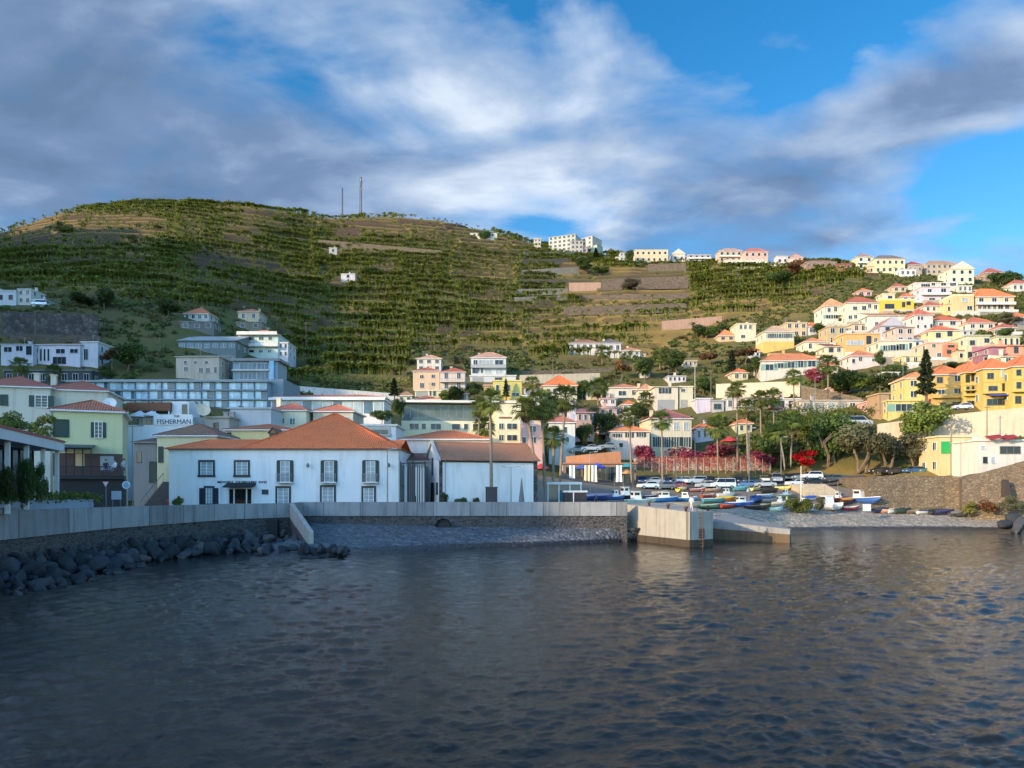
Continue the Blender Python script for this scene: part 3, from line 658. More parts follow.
# car park and road behind the boats
def strip(name, pts, m, dz=.06):         # pts: rows of (px, Y) pairs laid on the land
    V = [[(lambda Yv, p: ((p - 512) * Yv / F, Yv, gz(p, Yv) + dz))(Yv, p) for Yv in np.linspace(y0, y1, 10)] for p, y0, y1 in pts]
    mb = MB()
    for i in range(len(V) - 1):
        for j in range(9): mb.face([V[i][j], V[i + 1][j], V[i + 1][j + 1], V[i][j + 1]])
    return struct(mb.build(name, m, None, smooth=True))
ASPH = concrete('asphalt', (.10, .092, .08), stain=.3)
strip('car_park', [(p, 139, 157.5 - max(0, p - 800) * .16) for p in range(560, 872, 8)], ASPH, .32)
strip('boat_yard', [(p, 104 + max(0, (p - 640) * .35) if p < 700 else 125, 138.8 - max(0, p - 830) * .2) for p in range(520, 876, 8)], concrete('yard', (.20, .165, .13)), .25)
def shore_z(px, Y):
    yw = float(np.interp(px, [690, 790, 870, 960, 1050], [97, 111, 114, 113.5, 108])); zt = float(np.interp(px, [690, 800, 880, 1050], [2.9, 3.1, 3.3, 3.4])); t = (yw + 17 - Y) / 17
    z = zt * max(0, 1 - t) ** .85 if 0 <= t <= 1 and px > 690 else -9
    if Y > (104 + max(0, (px - 640) * .35) if px < 700 else 125) and Y < 138.8: z = max(z, gz(px, Y) + .25)
    if 139 <= Y < 157: z = max(z, gz(px, Y) + .32)
    return max(z, gz(px, Y))
def sy(px, py):
    for Y in np.arange(100, 160, .25):
        if HY - F * (shore_z(px, Y) - CZ) / Y <= py: return float(Y)
    return 140.
# pier
q = root('pier', 'broad concrete pier with sunlit pale flank jutting from the harbour wall into the water', 'pier', (18, 82, 0))
A, B, C_, D_ = P(634, 505, 91), P(690, 512, 77.5), P(713, 512, 79.5), P(668, 503, 100)
def hx(a, b, c, d, z0, z1): return MB().hexa([(p.x, p.y, z0) for p in (a, b, c, d)] + [(p.x, p.y, z1 if not isinstance(z1, tuple) else z1[i]) for i, p in enumerate((a, b, c, d))])
A = Vector((12.9, 91.5, 0)); zt = (4.35, 3.7, 3.7, 4.3)
sub(hx(A, B, C_, D_, -1.5, zt), q).build('deck', concrete('pier_concrete', (.33, .31, .27), joints=4.1, stain=.6), q)
m = MB(); up = Vector((0, 0, 1))
for a, b, za, zb in ((A, B, zt[0], zt[1]), (B, C_, zt[1], zt[2])):
    t_ = (b - a).normalized(); nn = Vector((t_.y, -t_.x, 0)); a2, b2 = Vector((a.x, a.y, 0)) + nn * .06, Vector((b.x, b.y, 0)) + nn * .06; i_ = nn * -.5
    m.hexa([tuple(a2 + up * .0 - up * 1), tuple(b2 - up * 1), tuple(b2 + i_ - up * 1), tuple(a2 + i_ - up * 1), tuple(a2 + up * .75), tuple(b2 + up * .75), tuple(b2 + i_ + up * .75), tuple(a2 + i_ + up * .75)])
sub(m, q).build('tide_line', concrete('tidal_concrete', (.07, .052, .035), stain=.8), q)
rp = P(702, 538, 78.3); sub(MB().box(rp.x - .35, rp.x + .25, rp.y - .05, rp.y + .6, .9, 1.9), q).build('recess_shade', DARK, q)  # no hollow: its shade is painted as a solid black block
m = MB(); lp = P(700, 515, 78.35)
for x in (-.28, .28): m.tube([(lp.x + x, lp.y - .12, -.6), (lp.x + x, lp.y - .12, 3.75), (lp.x + x, lp.y + .35, 3.95)], .045, 6)
for k in range(12): m.bar((lp.x - .28, lp.y - .12, -.3 + k * .34), (lp.x + .28, lp.y - .12, -.3 + k * .34), .05)
sub(m, q).build('ladder', plain((.16, .09, .06), .7, .3, key='rusty_iron'), q)
for i, (px, Y, z, lab) in enumerate([(686, 78.4, 3.72, 'rusty mooring bollard at the seaward corner of the pier'), (668, 82.6, 3.9, 'rusty mooring bollard half way along the sunlit edge of the pier'), (649, 87.2, 4.15, 'rusty mooring bollard near the root of the pier'), (708, 80.2, 3.72, 'rusty mooring bollard at the slipway corner of the pier')]):
    bo = MB().tube([(0, 0, -.05), (0, 0, .32), (0, 0, .36), (0, 0, .5), (0, 0, .54)], [.16, .13, .24, .24, .15], 10).build('bollard', plain((.13, .07, .05), .7, .3, key='bollard_iron'), None, ((px - 512) * Y / F, Y, z), 0, True); tag(bo, lab, 'bollard')
q = root('slipway', 'low grey concrete slipway sloping into the water beside the pier', 'slipway', (26, 88, 0))
A, B, C_, D_ = P(712, 520, 90), P(790, 526, 84), P(792, 526, 86), P(724, 512, 108)
m = hx(A, B, C_, D_, -1.5, (2.25, 1.55, 1.5, 2.6)); sub(m, q).build('ramp', concrete('slip_concrete', (.27, .27, .265)), q)
dd = (B - A).normalized(); nn = Vector((dd.y, -dd.x, 0)).normalized() * .08
m = MB().hexa([(A.x + nn.x, A.y + nn.y, -1), (B.x + nn.x, B.y + nn.y, -1), (B.x - nn.x * 3, B.y - nn.y * 3, -1), (A.x - nn.x * 3, A.y - nn.y * 3, -1), (A.x + nn.x, A.y + nn.y, 1.35), (B.x + nn.x, B.y + nn.y, .95), (B.x - nn.x * 3, B.y - nn.y * 3, .95), (A.x - nn.x * 3, A.y - nn.y * 3, 1.35)])
sub(m, q).build('weathered_face', concrete('rusty_concrete', (.14, .095, .055), stain=.8), q)

# boulders heaped along the foot of the wall
def rock(seed, k=3):
    rs = random.Random(seed); import bmesh
    bm = bmesh.new(); bmesh.ops.create_icosphere(bm, subdivisions=3, radius=.5)
    ax = [Vector((rs.gauss(0, 1), rs.gauss(0, 1), rs.gauss(0, 1))).normalized() for _ in range(17)]; dd = [rs.uniform(.24, .41) for _ in ax]
    for v in bm.verts:
        p = v.co.copy()
        for n, d in zip(ax, dd):
            e = p.dot(n) - d
            if e > 0: p -= n * e * .9
        v.co = Vector((p.x * 1.25, p.y, p.z * .85)) * (1 + .04 * rs.uniform(-1, 1))
    me = bpy.data.meshes.new('boulder'); bm.to_mesh(me); bm.free(); me.polygons.foreach_set('use_smooth', [True] * len(me.polygons)); return me
m, nt, b = _new('boulder_basalt'); oi = nt.nodes.new('ShaderNodeObjectInfo').outputs['Random']; g = geopos(nt)
c0 = ramp(nt, oi, [(0, (.014, .017, .022)), (.5, (.035, .042, .052)), (.8, (.07, .08, .095)), (.93, (.11, .115, .12)), (1, (.24, .2, .15))])
c0 = mixc(nt, noise(nt, g, 2.2, 6, .7), [.02, .022, .026], c0); spz = nt.nodes.new('ShaderNodeSeparateXYZ'); nt.links.new(g, spz.inputs[0])
wet = ramp(nt, spz.outputs[2], [(.1, 1), (.4, 0)]); nt.links.new(mixc(nt, math_(nt, 'MULTIPLY', wet, .8), c0, (.008, .009, .01)), b.inputs['Base Color'])
nt.links.new(math_(nt, 'MULTIPLY_ADD', wet, -.5, .85), b.inputs['Roughness']); bump(nt, b, noise(nt, g, 5, 6, .7), .5, .06)
rocks = [rock(s) for s in range(7)]
for r_ in rocks: r_.materials.append(m)
pl = [Vector((*p, 0)) for p in QL]; rr = random.Random(3)
seg = [(pl[i + 1] - pl[i]).length for i in range(len(pl) - 1)]; L = sum(seg)
def along(d):
    for i, s in enumerate(seg):
        if d <= s or i == len(seg) - 1: return pl[i].lerp(pl[i + 1], min(1, d / s)), (pl[i + 1] - pl[i]).normalized()
        d -= s
nb = 0
for row, (off, zc, smin, smax, step) in enumerate([(1.0, .9, .7, 1.7, 1.12), (2.1, .45, .7, 2.0, 1.12), (3.2, .1, .6, 1.9, 1.2), (.6, 1.45, .5, 1.0, 2.6), (4.4, -.02, .7, 1.7, 1.2), (5.6, -.1, .7, 1.6, 1.3), (6.7, -.22, .6, 1.4, 1.5)]):
    d = 11 + rr.random()
    while d < L + 1:
        if off > 4 and d > 56 - off * 4.4: break
        p, t_ = along(d); o_ = off + rr.uniform(-.4, .4); far = max(0, (d - 42) / 20)
        x, y = p.x + t_.y * o_ * (1 + far), p.y - t_.x * o_ * (1 + far); s_ = rr.uniform(smin, smax)
        o = link('boulder', rocks[rr.randrange(7)], None, (x, y, zc + rr.uniform(-.2, .2)), (rr.uniform(0, 6), rr.uniform(0, 6), rr.uniform(0, 6))); o.scale = (s_,) * 3
        tag(o, 'rounded dark boulder heaped at the foot of the quay wall', 'boulder', 'boulders along the quay wall'); nb += 1
        d += step * s_ * rr.uniform(.7, 1.1)
for i in range(46):                        # smaller stones spreading on to the beach
    px = rr.uniform(255, 345); Y = rr.uniform(66.5, 70) + (330 - px) * -.01; s_ = rr.uniform(.4, 1.05)
    o = link('boulder', rocks[rr.randrange(7)], None, ((px - 512) * Y / F, Y, .35 + rr.uniform(-.1, .3)), (rr.uniform(0, 6), rr.uniform(0, 6), 0)); o.scale = (s_,) * 3
    tag(o, 'small loose stone among the others where the quay boulders end at the beach', 'stone', 'stones at the end of the boulder heap')
for k, (px, py, Y, s_) in enumerate([(1006, 525, 105, 2.0), (1018, 528, 103, 2.4), (1014, 520, 107, 2.2)]):
    o = link('rock', rocks[k], None, P(px, py, Y), (k, k * 2, 0)); o.scale = (s_ * 1.2, s_, s_ * .9)
    tag(o, ['jagged dark rock at the end of the shingle beach, nearest the houses', 'low wet rock standing furthest out in the water by the shingle', 'dark rock wedged behind the wet one at the end of the shingle'][k], 'rock')
# ---------------------------------------------------------------- the white house on the quay
def white_house():
    Y = 88.; s = Y / F; pb = 510.; cx = 284.; zb = CZ - (pb - HY) * s
    r = root('white_house', 'long white quayside house with black window surrounds and a peaked orange roof', 'house', P(cx, pb, Y))
    X = lambda px: (px - cx) * s
    H = (pb - 450) * s; wm = plaster((.80, .80, .79), 'white_house_plaster', .3)
    MB().box(X(169), X(399), 0, 8.6, -1, H).box(X(262), X(399), 8.6, 19, -1, H).build('wall', wm, r)
    MB().box(X(168.4), X(399.6), -.06, .02, -1, .55).build('plinth', plaster((.3, .33, .36)), r)
    MB().box(X(168.2), X(400), -.22, 8.9, H - .02, H + .13).box(X(261.5), X(400), 8.9, 19.3, H - .02, H + .13).build('cornice', plain((.27, .27, .28), .8, key='stone_cornice'), r)
    tm = tiles((.90, .20, .06), near=True, lichen=.2); rf = MB(); z = H + .14; a, b, c, d = X(166.5), X(401), -.5, 9.0; zr = H + 1.45; cy = (c + d) / 2
    rf.slope([(a, c, z), (b, c, z), (b, cy, zr), (a + 3.2, cy, zr)]); rf.slope([(b, d, z), (a, d, z), (a + 3.2, cy, zr), (b, cy, zr)]); rf.slope([(a, d, z), (a, c, z), (a + 3.2, cy, zr)])
    # the big pyramid over the deeper block; its front slope is flush with the eave
    pk = (X(316), 9.6, H + 5.35); a2 = X(242); b2 = X(401.4); c2 = -.53; d2 = 19.6; z += .01
    rf.slope([(a2, c2, z), (b2, c2, z), pk]); rf.slope([(b2, c2, z), (b2, d2, z), pk]); rf.slope([(b2, d2, z), (a2, d2, z), pk]); rf.slope([(a2, d2, z), (a2, c2, z), pk])
    for q in ((a2, c2, z), (b2, c2, z), (b2, d2, z), (a2, d2, z)): rf.bar(q, pk, .26, .2)
    rf.bar((a + 3.2, cy, zr), (X(275), cy, zr), .24, .18); rf.bar((a, c, z), (a + 3.2, cy, zr), .24, .18)
    ro = rf.build('roof', tm, r)
    dm = MB(); x0, x1 = X(261), X(268.5); y0 = 3.0; zz = H + 1.0; dm.box(x0, x1, y0, y0 + 2.6, zz, zz + 1.25); dm.build('dormer', WOODD, ro)
    dm = MB(); xm = (x0 + x1) / 2
    dm.slope([(x0 - .2, y0 + 3, zz + 1.2), (x0 - .2, y0 - .2, zz + 1.2), (xm, y0 - .2, zz + 1.95), (xm, y0 + 3, zz + 1.95)]); dm.slope([(x1 + .2, y0 - .2, zz + 1.2), (x1 + .2, y0 + 3, zz + 1.2), (xm, y0 + 3, zz + 1.95), (xm, y0 - .2, zz + 1.95)])
    dm.face([(x0, y0 - .01, zz + 1.25), (x1, y0 - .01, zz + 1.25), (xm, y0 - .01, zz + 1.85)], 0); dm.build('dormer_roof', tiles(ROLD, near=True), ro)
    def win(x0, y0, x1, y1, st): return window(r, X((x0 + x1) / 2), (pb - y1) * s, (x1 - x0) * s, (y1 - y0) * s, st, True)
    win(200.5, 462, 213, 475, 'black'); win(236, 462, 248, 475, 'black')
    for x0 in (279.5, 323.5, 365):
        o = win(x0 + 1.6, 461.5, x0 + 9.8, 481.5, 'pale')
        w_ = 3.4 * s
        for sg in (-1, 1): MB().box(sg * (4.1 * s + w_ / 2 + .1) - w_ / 2, sg * (4.1 * s + w_ / 2 + .1) + w_ / 2, -.12, -.06, -.05, 20.4 * s).build('shutter', plain((.018, .035, .03), .55, key='blackgreen'), o)
        MB().box(-7.8 * s, 7.8 * s, -.13, -.06, 20.42 * s, 21.3 * s).build('lintel', plain((.018, .035, .03), .55, key='blackgreen'), o)
        m = MB().box(-8 * s, 8 * s, -.75, -.02, -.2, -.06)
        b_ = m.build('balcony', plaster(WHITE), r, o.location)
        m = MB()
        for k in range(13): x = -7.6 * s + k * 15.2 * s / 12; m.box(x - .015, x + .015, -.72, -.69, -.058, .86)
        m.box(-7.8 * s, 7.8 * s, -.73, -.68, .86, .91); m.build('railing', METAL, b_)
    for x0, x1, y0 in ((206, 212.5, 488), (277.5, 289, 488), (322, 334, 487), (363.5, 374, 488)):
        o = win(x0, y0, x1, 503.5, 'black')
    for x0, x1 in ((199.5, 204.6), (213.8, 218.6)): MB().box(X(x0), X(x1), -.1, -.03, .4, (pb - 488) * s).build('shutter', plain((.012, .014, .03), .5, key='navy_paint'), r)
    e_ = MB()                                       # entrance
    for x in (229, 234.5, 247, 252.5): e_.box(X(x) - .06, X(x) + .06, -.2, .02, 0, (pb - 489) * s)
    e_.box(X(228.5), X(253), -.2, .02, (pb - 489) * s, (pb - 488) * s); en = e_.build('entrance_frame', WHT, r)
    MB().box(X(229), X(253), -.05, .03, 0, (pb - 489) * s).build('glass_door', glass((.012, .012, .014), .15, 'glass_door'), en)
    m = MB(); m.hexa([(X(227.5), -1.5, (pb - 487.6) * s), (X(256), -1.5, (pb - 487.6) * s), (X(256), -.02, (pb - 485.5) * s), (X(227.5), -.02, (pb - 485.5) * s),
                      (X(227.5), -1.5, (pb - 486.4) * s), (X(256), -1.5, (pb - 486.4) * s), (X(256), -.02, (pb - 482.8) * s), (X(227.5), -.02, (pb - 482.8) * s)])
    m.build('awning', plain((.018, .018, .022), .8, key='black_canvas'), r)
    # letters over the door: two long dark words and a short one, too small in the photograph to spell
    lt = MB(); rl = random.Random(5)
    for x0, x1 in ((217.5, 233), (236, 256), (259, 266.5)):
        x = x0
        while x < x1:
            w_ = rl.uniform(.9, 1.3); h_ = 2.2
            y0 = (pb - 483.2) * s; xx = X(x)
            for k in range(rl.choice((2, 2, 3))): lt.box(xx + k * w_ * s * .4, xx + k * w_ * s * .4 + .035, -.06, -.003, y0, y0 + h_ * s)
            zz = y0 + rl.choice((0, .5, 1)) * (h_ * s - .05); lt.box(xx + .036, xx + w_ * s * .4 - .001, -.06, -.003, zz, zz + .05); x += w_ + .55
    lt.build('lettering', DARK, r)
    p_ = MB().box(X(262), X(268.5), -.08, -.003, (pb - 494.5) * s, (pb - 489.5) * s); p_.build('notice_board', plain((.02, .03, .05), .4, key='board_blue'), r)
    for px in (309, 389.5):
        m = MB(); z = (pb - 465.5) * s; x = X(px); m.bar((x, 0, z), (x, -.6, z + .15), .05); m.tube([(x, -.6, z - .25), (x, -.6, z + .1), (x, -.6, z + .3)], [.12, .2, .05], 6); m.build('wall_lantern', METAL, r)
    MB().tube([(X(399.2), -.1, 0), (X(399.2), -.1, H)], .06, 6).build('downpipe', METAL, r)
white_house()

def warehouse():
    Y = 88.; s = Y / F; pb = 510.; r = root('warehouse', 'low white gabled storehouse with dark stone corners and an old tiled roof', 'warehouse', P(440, pb, Y), R(16.6))
    H = (pb - 459.5) * s; L = 12.15; D = 9.6; rise = 2.35
    MB().box(0, L, 0, D, -1, H).build('wall', plaster((.80, .80, .78), 'warehouse_plaster', .3), r)
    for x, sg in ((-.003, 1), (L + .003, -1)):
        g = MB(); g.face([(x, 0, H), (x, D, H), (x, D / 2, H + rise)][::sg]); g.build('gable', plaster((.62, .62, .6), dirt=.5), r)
    cp = MB()
    for y0, y1 in ((-.35, D / 2), (D + .35, D / 2)): cp.bar((-.12, y0, H - .12), (-.12, y1, H + rise + .12), .3, .22)
    cp.build('gable_coping', plaster((.5, .5, .5), dirt=.5), r)
    st = stonewall('corner_stone', (.04, .042, .045), (.08, .085, .09), .9)
    for x0, x1, y0, y1 in ((-.05, .3, -.05, .35), (L - .45, L + .05, -.05, .4)): MB().box(x0, x1, y0, y1, -.9, H).build('corner_stone', st, r)
    MB().box(.31, L - .46, -.12, -.003, H - .3, H - .02).build('eaves_band', plain((.05, .055, .06), .8, key='eaves_dark'), r)
    rf = MB(); a, b = .04, L + .3; c, d = -.4, D + .4; z = H + .02; zr = H + rise
    rf.slope([(a, c, z), (b, c, z), (b, D / 2, zr), (a, D / 2, zr)]); rf.slope([(b, d, z), (a, d, z), (a, D / 2, zr), (b, D / 2, zr)])
    rf.slope([(a, c, z - .12), (b, c, z - .12), (b, c, z), (a, c, z)]); rf.bar((a, D / 2, zr), (b, D / 2, zr), .28, .2)
    rf.build('roof', tiles((.42, .19, .11), near=True), r)
    MB().box(-.06, -.003, D / 2 - .5, D / 2 + .5, 4.2, 6.4).build('loft_door', WOODD, r)
    MB().box(-.06, -.003, D / 2 - 1.1, D / 2 + 1.1, 0, 3.3).build('door', WOODD, r)
    MB().box(-.06, -.003, 1.2, 2.2, 1.8, 3.3).build('window', GL, r)
    MB().tube([(.6, -.16, 0), (.6, -.16, H)], .05, 6).build('downpipe', METAL, r)
warehouse()

# slatted gate between the two
def gate():
    Y = 89.; s = Y / F; r = root('slatted_gate', 'tall weathered gate of upright boards closing the alley beside the storehouse', 'gate', P(413, 510, Y))
    rg = random.Random(2); fr = MB(); H = 47 * s
    for x in (-12.5, 0, 12.0): fr.box(x * s - .07, x * s + .07, -.1, .05, 0, H + .2)
    for z in (.25, H * .5, H - .1): fr.box(-12.5 * s + .08, 12 * s - .08, .0, .06, z, z + .12)
    fr.build('frame', plain((.05, .05, .05), .7, key='gate_frame'), r)
    m = MB(); n = 26
    for k in range(n):
        if rg.random() < .2: continue
        x = (-12 + 23.5 * k / n) * s; z1 = H * rg.uniform(.9, 1.0); z0 = rg.choice((.05, .05, H * rg.uniform(.1, .5))); m.box(x, x + .085, -.06, -.02, z0, z1, rg.choice((0, 0, 1, 2)))
    m.build('boards', [plain((.6, .6, .58), .8, key='pale_board'), plain((.15, .15, .14), .8, key='grey_board'), plain((.04, .035, .03), .8, key='dark_board')], r)
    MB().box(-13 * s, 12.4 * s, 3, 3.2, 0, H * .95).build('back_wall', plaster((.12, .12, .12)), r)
gate()
house('low pinkish white building with an orange hipped roof peeping over the gate', 402, 489, 440, 510, (.74, .66, .60), 'hip', 431, ROR, Y=101, dep=10, rows=1, cols=1, wins=[])
house('small shed with a rusty red lean-to roof behind the slatted gate', 402, 432, 462, 510, (.5, .47, .44), 'mono', 452, (.25, .09, .06), Y=94, dep=5, wins=[])

# ---------------------------------------------------------------- restaurant corner
house('big cream house with a red tiled roof and dark shutters behind the pavilion', -38, 44, 387, 470, (.60, .56, .45), 'hip', 377, (.42, .13, .08), Y=98, dep=11, rot=14, wins=[(1, 395, 7, 405, 'closed'), (31, 394.5, 41.5, 406, 'shut'), (-25, 395, -14, 406, 'shut')], chim=(.72,), dirt=.4)
house('windowless cream house end under a red roof beside the shuttered house', 46, 103, 391, 470, (.60, .56, .45), 'hip', 382, (.42, .13, .08), Y=101, dep=9, rot=16, wins=[], chim=(.06,), dirt=.5)
def yellow_extra(r, W, H, s, wm):
    # first-floor glazed dining terrace hanging over the street
    Z = lambda py: (505 - py) * s
    X = lambda px: (px - 92) * s * .86
    blk = plain((.018, .02, .024), .6, key='black_frame')
    v = MB(); y0 = -3.2
    v.box(X(65), X(131), y0, -.06, Z(479.5), Z(476)); t = v.build('terrace_floor', blk, r)
    v = MB()
    for px in (66, 74, 82, 90, 98): v.box(X(px) - .05, X(px) + .05, y0, y0 + .1, Z(476) + .003, Z(451))
    v.box(X(65.5), X(99), y0 - .02, y0 + .12, Z(451), Z(449)); v.box(X(65.5), X(65.5) + .1, y0 + .12, -.06, Z(451), Z(449)); v.build('glazing_frame', blk, r)
    v = MB(); v.hexa([(X(65), y0 - .6, Z(450)), (X(99.5), y0 - .6, Z(450)), (X(99.5), -.06, Z(446)), (X(65), -.06, Z(446)), (X(65), y0 - .6, Z(449)), (X(99.5), y0 - .6, Z(449)), (X(99.5), -.06, Z(444.8)), (X(65), -.06, Z(444.8))]); v.build('canopy', plain((.05, .075, .09), .6, key='slate_canvas'), r)
    v = MB()
    for k in range(24): x = X(65.5) + (X(130.5) - X(65.5)) * k / 23; v.box(x - .02, x + .02, y0, y0 + .04, Z(476) + .004, Z(468))
    v.box(X(65), X(131), y0 - .02, y0 + .06, Z(468) + .002, Z(467)); v.build('railing', blk, r)
    MB().box(-W / 2 - .03, W / 2 + .03, -.05, -.003, Z(476), Z(453.5)).build('cladding', plain((.10, .055, .045), .7, key='terracotta_band', var=.3), r)
    MB().box(X(79), X(88), -.09, -.052, Z(467), Z(454)).build('glow_tinted_doorway', plain((.62, .45, .25), .6, key='interior_glow_tone'), r)  # warm glow of the interior put into the panel's flat colour
    MB().box(X(104), X(118), -.09, -.052, Z(470), Z(456)).build('terrace_window', GLC, r)
    MB().box(X(62), X(132), -2.6, -.1, -1, Z(479.6)).build('shopfront', plain((.013, .014, .018), .5, key='dark_shopfront'), r)
house('pale yellow restaurant with a red hipped roof and black dining terrace', 61, 116, 412, 505, (.62, .60, .34), 'hip', 402, (.48, .15, .08), Y=75, dep=8.5, rot=24, wins=[(61, 421, 73, 437, 'closed'), (93.5, 422, 99.5, 437.5, 'shut')], name='restaurant', cat='restaurant', extra=yellow_extra, dirt=.2)
def pavilion():
    A, B = Vector((-29.4, 37, 0)), Vector((-38.0, 62, 0)); L = (B - A).length; ang = math.atan2((B - A).y, (B - A).x); z0 = 4.4; H = 5.75
    r = root('terrace_pavilion', 'white flat-roofed terrace pavilion with tile-edged roof and white posts behind tall shrubs', 'pavilion', (A.x, A.y, z0), ang)
    MB().box(0, L, .3, 9, 0, .35).build('floor_slab', PAVE, r)
    MB().box(-.2, L + .2, -.4, 9.4, H - .9, H).build('roof', plaster((.74, .73, .73)), r)
    MB().box(-.25, L + .25, -.47, -.403, H - .2, H - .02).build('tile_edge', tiles((.42, .12, .08)), r)
    n = 7
    for k in range(n): x = .3 + (L - .6) * k / (n - 1); MB().box(x - .14, x + .14, -.1, .18, 0, H - .903).build('post', WHT, r)
    MB().box(.2, L - .2, 1.8, 1.9, .353, H - .903).build('glass_wall', glass((.02, .025, .03), .1, 'pav_glass'), r)
    m = MB()
    for k in range(15): x = .2 + (L - .4) * k / 14; m.box(x - .04, x + .04, 1.72, 1.79, .353, H - .903)
    m.build('mullions', plain((.03, .03, .035), .5, key='mullion'), r)
    MB().box(.2, L - .2, 8.6, 8.8, .353, H - .903).build('rear_wall', plaster(CREAM), r)
pavilion()
# planter wall with hedge on the quay edge
PL = [(-38.2, 30), (-36.7, 36), (-35.7, 50), (-34.5, 61), (-35.6, 62.6)]
q = root('planter', 'blue-grey concrete planter along the quay parapet below the hedge', 'planter', (-36, 50, 0)); sub(wallstrip(MB(), PL, 0, .3, 3.5, 5.25), q).build('front', plaster((.30, .36, .43), dirt=.35), q)
sub(wallstrip(MB(), PL, .3, 1.6, 3.5, 5.12), q).build('soil', plain((.05, .04, .03), .9, key='soil'), q)

# old house, stairs and porch beside the white house
house('old cream house with a weathered brown tiled roof behind the stairs', 157, 217, 436.5, 505, (.66, .60, .36), 'hip', 424, (.30, .15, .09), Y=98, dep=8, wins=[(159, 447, 163, 462, 'closed')], dirt=.3)
house('dim grey porch house with a dark green door at the top of the stairs', 134, 156.5, 443, 482, (.25, .24, .22), 'mono', 436, (.2, .11, .08), Y=99, dep=6, rows=1, wins=[(150, 462, 156, 482, 'closed'), (137, 452, 141, 462, 'plain')])
r = root('stone_steps', 'broad flight of dark steps with a red side wall climbing beside the white house', 'steps', P(152, 510, 90))
m = MB(); s = 90 / F
for k in range(14): m.box(-11 * s, 14 * s, k * .42, (k + 1) * .42 if k < 13 else 8.4, -.2, (k + 1) * .25)
m.build('treads', concrete('dark_steps', (.10, .095, .09)), r)
MB().hexa([(14.05 * s, 0, -.2), (16 * s, 0, -.2), (16 * s, 8, -.2), (14.05 * s, 8, -.2), (14.05 * s, 0, 1.1), (16 * s, 0, 1.1), (16 * s, 8, 4.5), (14.05 * s, 8, 4.5)]).build('side_wall', plaster((.30, .06, .05)), r)
m = MB(); m.bar((-12 * s, 0, 1.0), (-12 * s, 6, 4.6), .06)
for k in range(5): m.bar((-12 * s, k * 1.5, -.1), (-12 * s, k * 1.5, .97 + k * .9), .05)
m.build('handrail', METAL, r)

def fisherman():
    Y = 110.; s = Y / F; r = root('fish_restaurant', 'white roof-terrace restaurant with dark rooftop lettering and a brown canopy', 'restaurant', P(157, 500, Y))
    X = lambda px: (px - 157) * s; Z = lambda py: (500 - py) * s; wm = plaster((.78, .78, .78))
    MB().box(X(122), X(193), 0, 9, -2, Z(425)).build('wall', wm, r)
    MB().box(X(154), X(193), -.15, -.003, Z(425), Z(414.5)).build('sign_board', wm, r)
    textobj('lettering', 'FISHERMAN', 6.6 * s, r, (X(174.5), -.17, Z(424)), DARK)
    tx = textobj('small_lettering', 'THE', 3.2 * s, r, (X(177), -.17, Z(417.4)), DARK)
    MB().box(X(162), X(180), 3, 7, Z(425), Z(399)).build('stair_tower', wm, r)
    MB().box(X(173), X(178.5), 2.95, 2.997, Z(412), Z(402)).build('tower_window', GL, r)
    c = MB().box(X(118), X(163), 2.4, 8.6, Z(409), Z(400.5)); c.build('canopy', plain((.20, .075, .035), .7, key='rust_canvas'), r)
    m = MB()
    for px in (119, 133, 147, 161): m.box(X(px) - .08, X(px) + .08, 2.5, 2.66, Z(425), Z(409) - .003)
    m.build('post', WHT, r)
    MB().box(X(119), X(162), 6, 6.2, Z(425), Z(409) - .003).build('rear_wall', plaster(CREAM), r)
    m = MB()
    for k in range(18): x = X(122.5) + (X(153) - X(122.5)) * k / 17; m.box(x - .025, x + .025, .05, .1, Z(425), Z(419))
    m.box(X(122), X(153.6), .03, .12, Z(419) + .003, Z(418)); m.build('railing', METAL, r)
    window(r, X(185), Z(440), 5 * s, 6 * s, 'dark', True); window(r, X(168), Z(440), 5 * s, 6 * s, 'dark', True)
fisherman()
def parasol(label, px, py, Y, w, h, c, group=None, fold=False):
    r = root('parasol', label, 'parasol', P(px, py, Y), 0, group)
    MB().tube([(0, 0, 0), (0, 0, h)], .04, 6).build('pole', METAL, r)
    m = MB(); n = 8
    if fold: m.tube([(0, 0, h * .1), (0, 0, h * .35), (0, 0, h * 1.0)], [.38, .3, .04], 8)
    else:
        for k in range(n):
            a, b = k * 6.2832 / n, (k + 1) * 6.2832 / n
            m.face([(0, 0, h), (w / 2 * math.cos(a), w / 2 * math.sin(a), h - .25 * w), (w / 2 * math.cos(b), w / 2 * math.sin(b), h - .25 * w)])
            m.face([(w / 2 * math.cos(a), w / 2 * math.sin(a), h - .25 * w), (w / 2 * math.cos(a), w / 2 * math.sin(a), h - .25 * w - .2), (w / 2 * math.cos(b), w / 2 * math.sin(b), h - .25 * w - .2), (w / 2 * math.cos(b), w / 2 * math.sin(b), h - .25 * w)])
    m.build('canvas', plain(c, .8, key='canvas_%.2f_%.2f_%.2f' % c), r)
    return r
parasol('wide white parasol on the roof terrace under the brown canopy', 140, 424, 111.2, 3.2, 2.0, (.75, .75, .73)); parasol('white parasol nearest the tower on the roof terrace', 152, 424, 111.0, 2.6, 2.0, (.75, .75, .73))
parasol('grey folded cone-shaped parasol standing before the white storehouse', 521.5, 508, 87.3, 1, 3.5, (.16, .17, .18), fold=True)

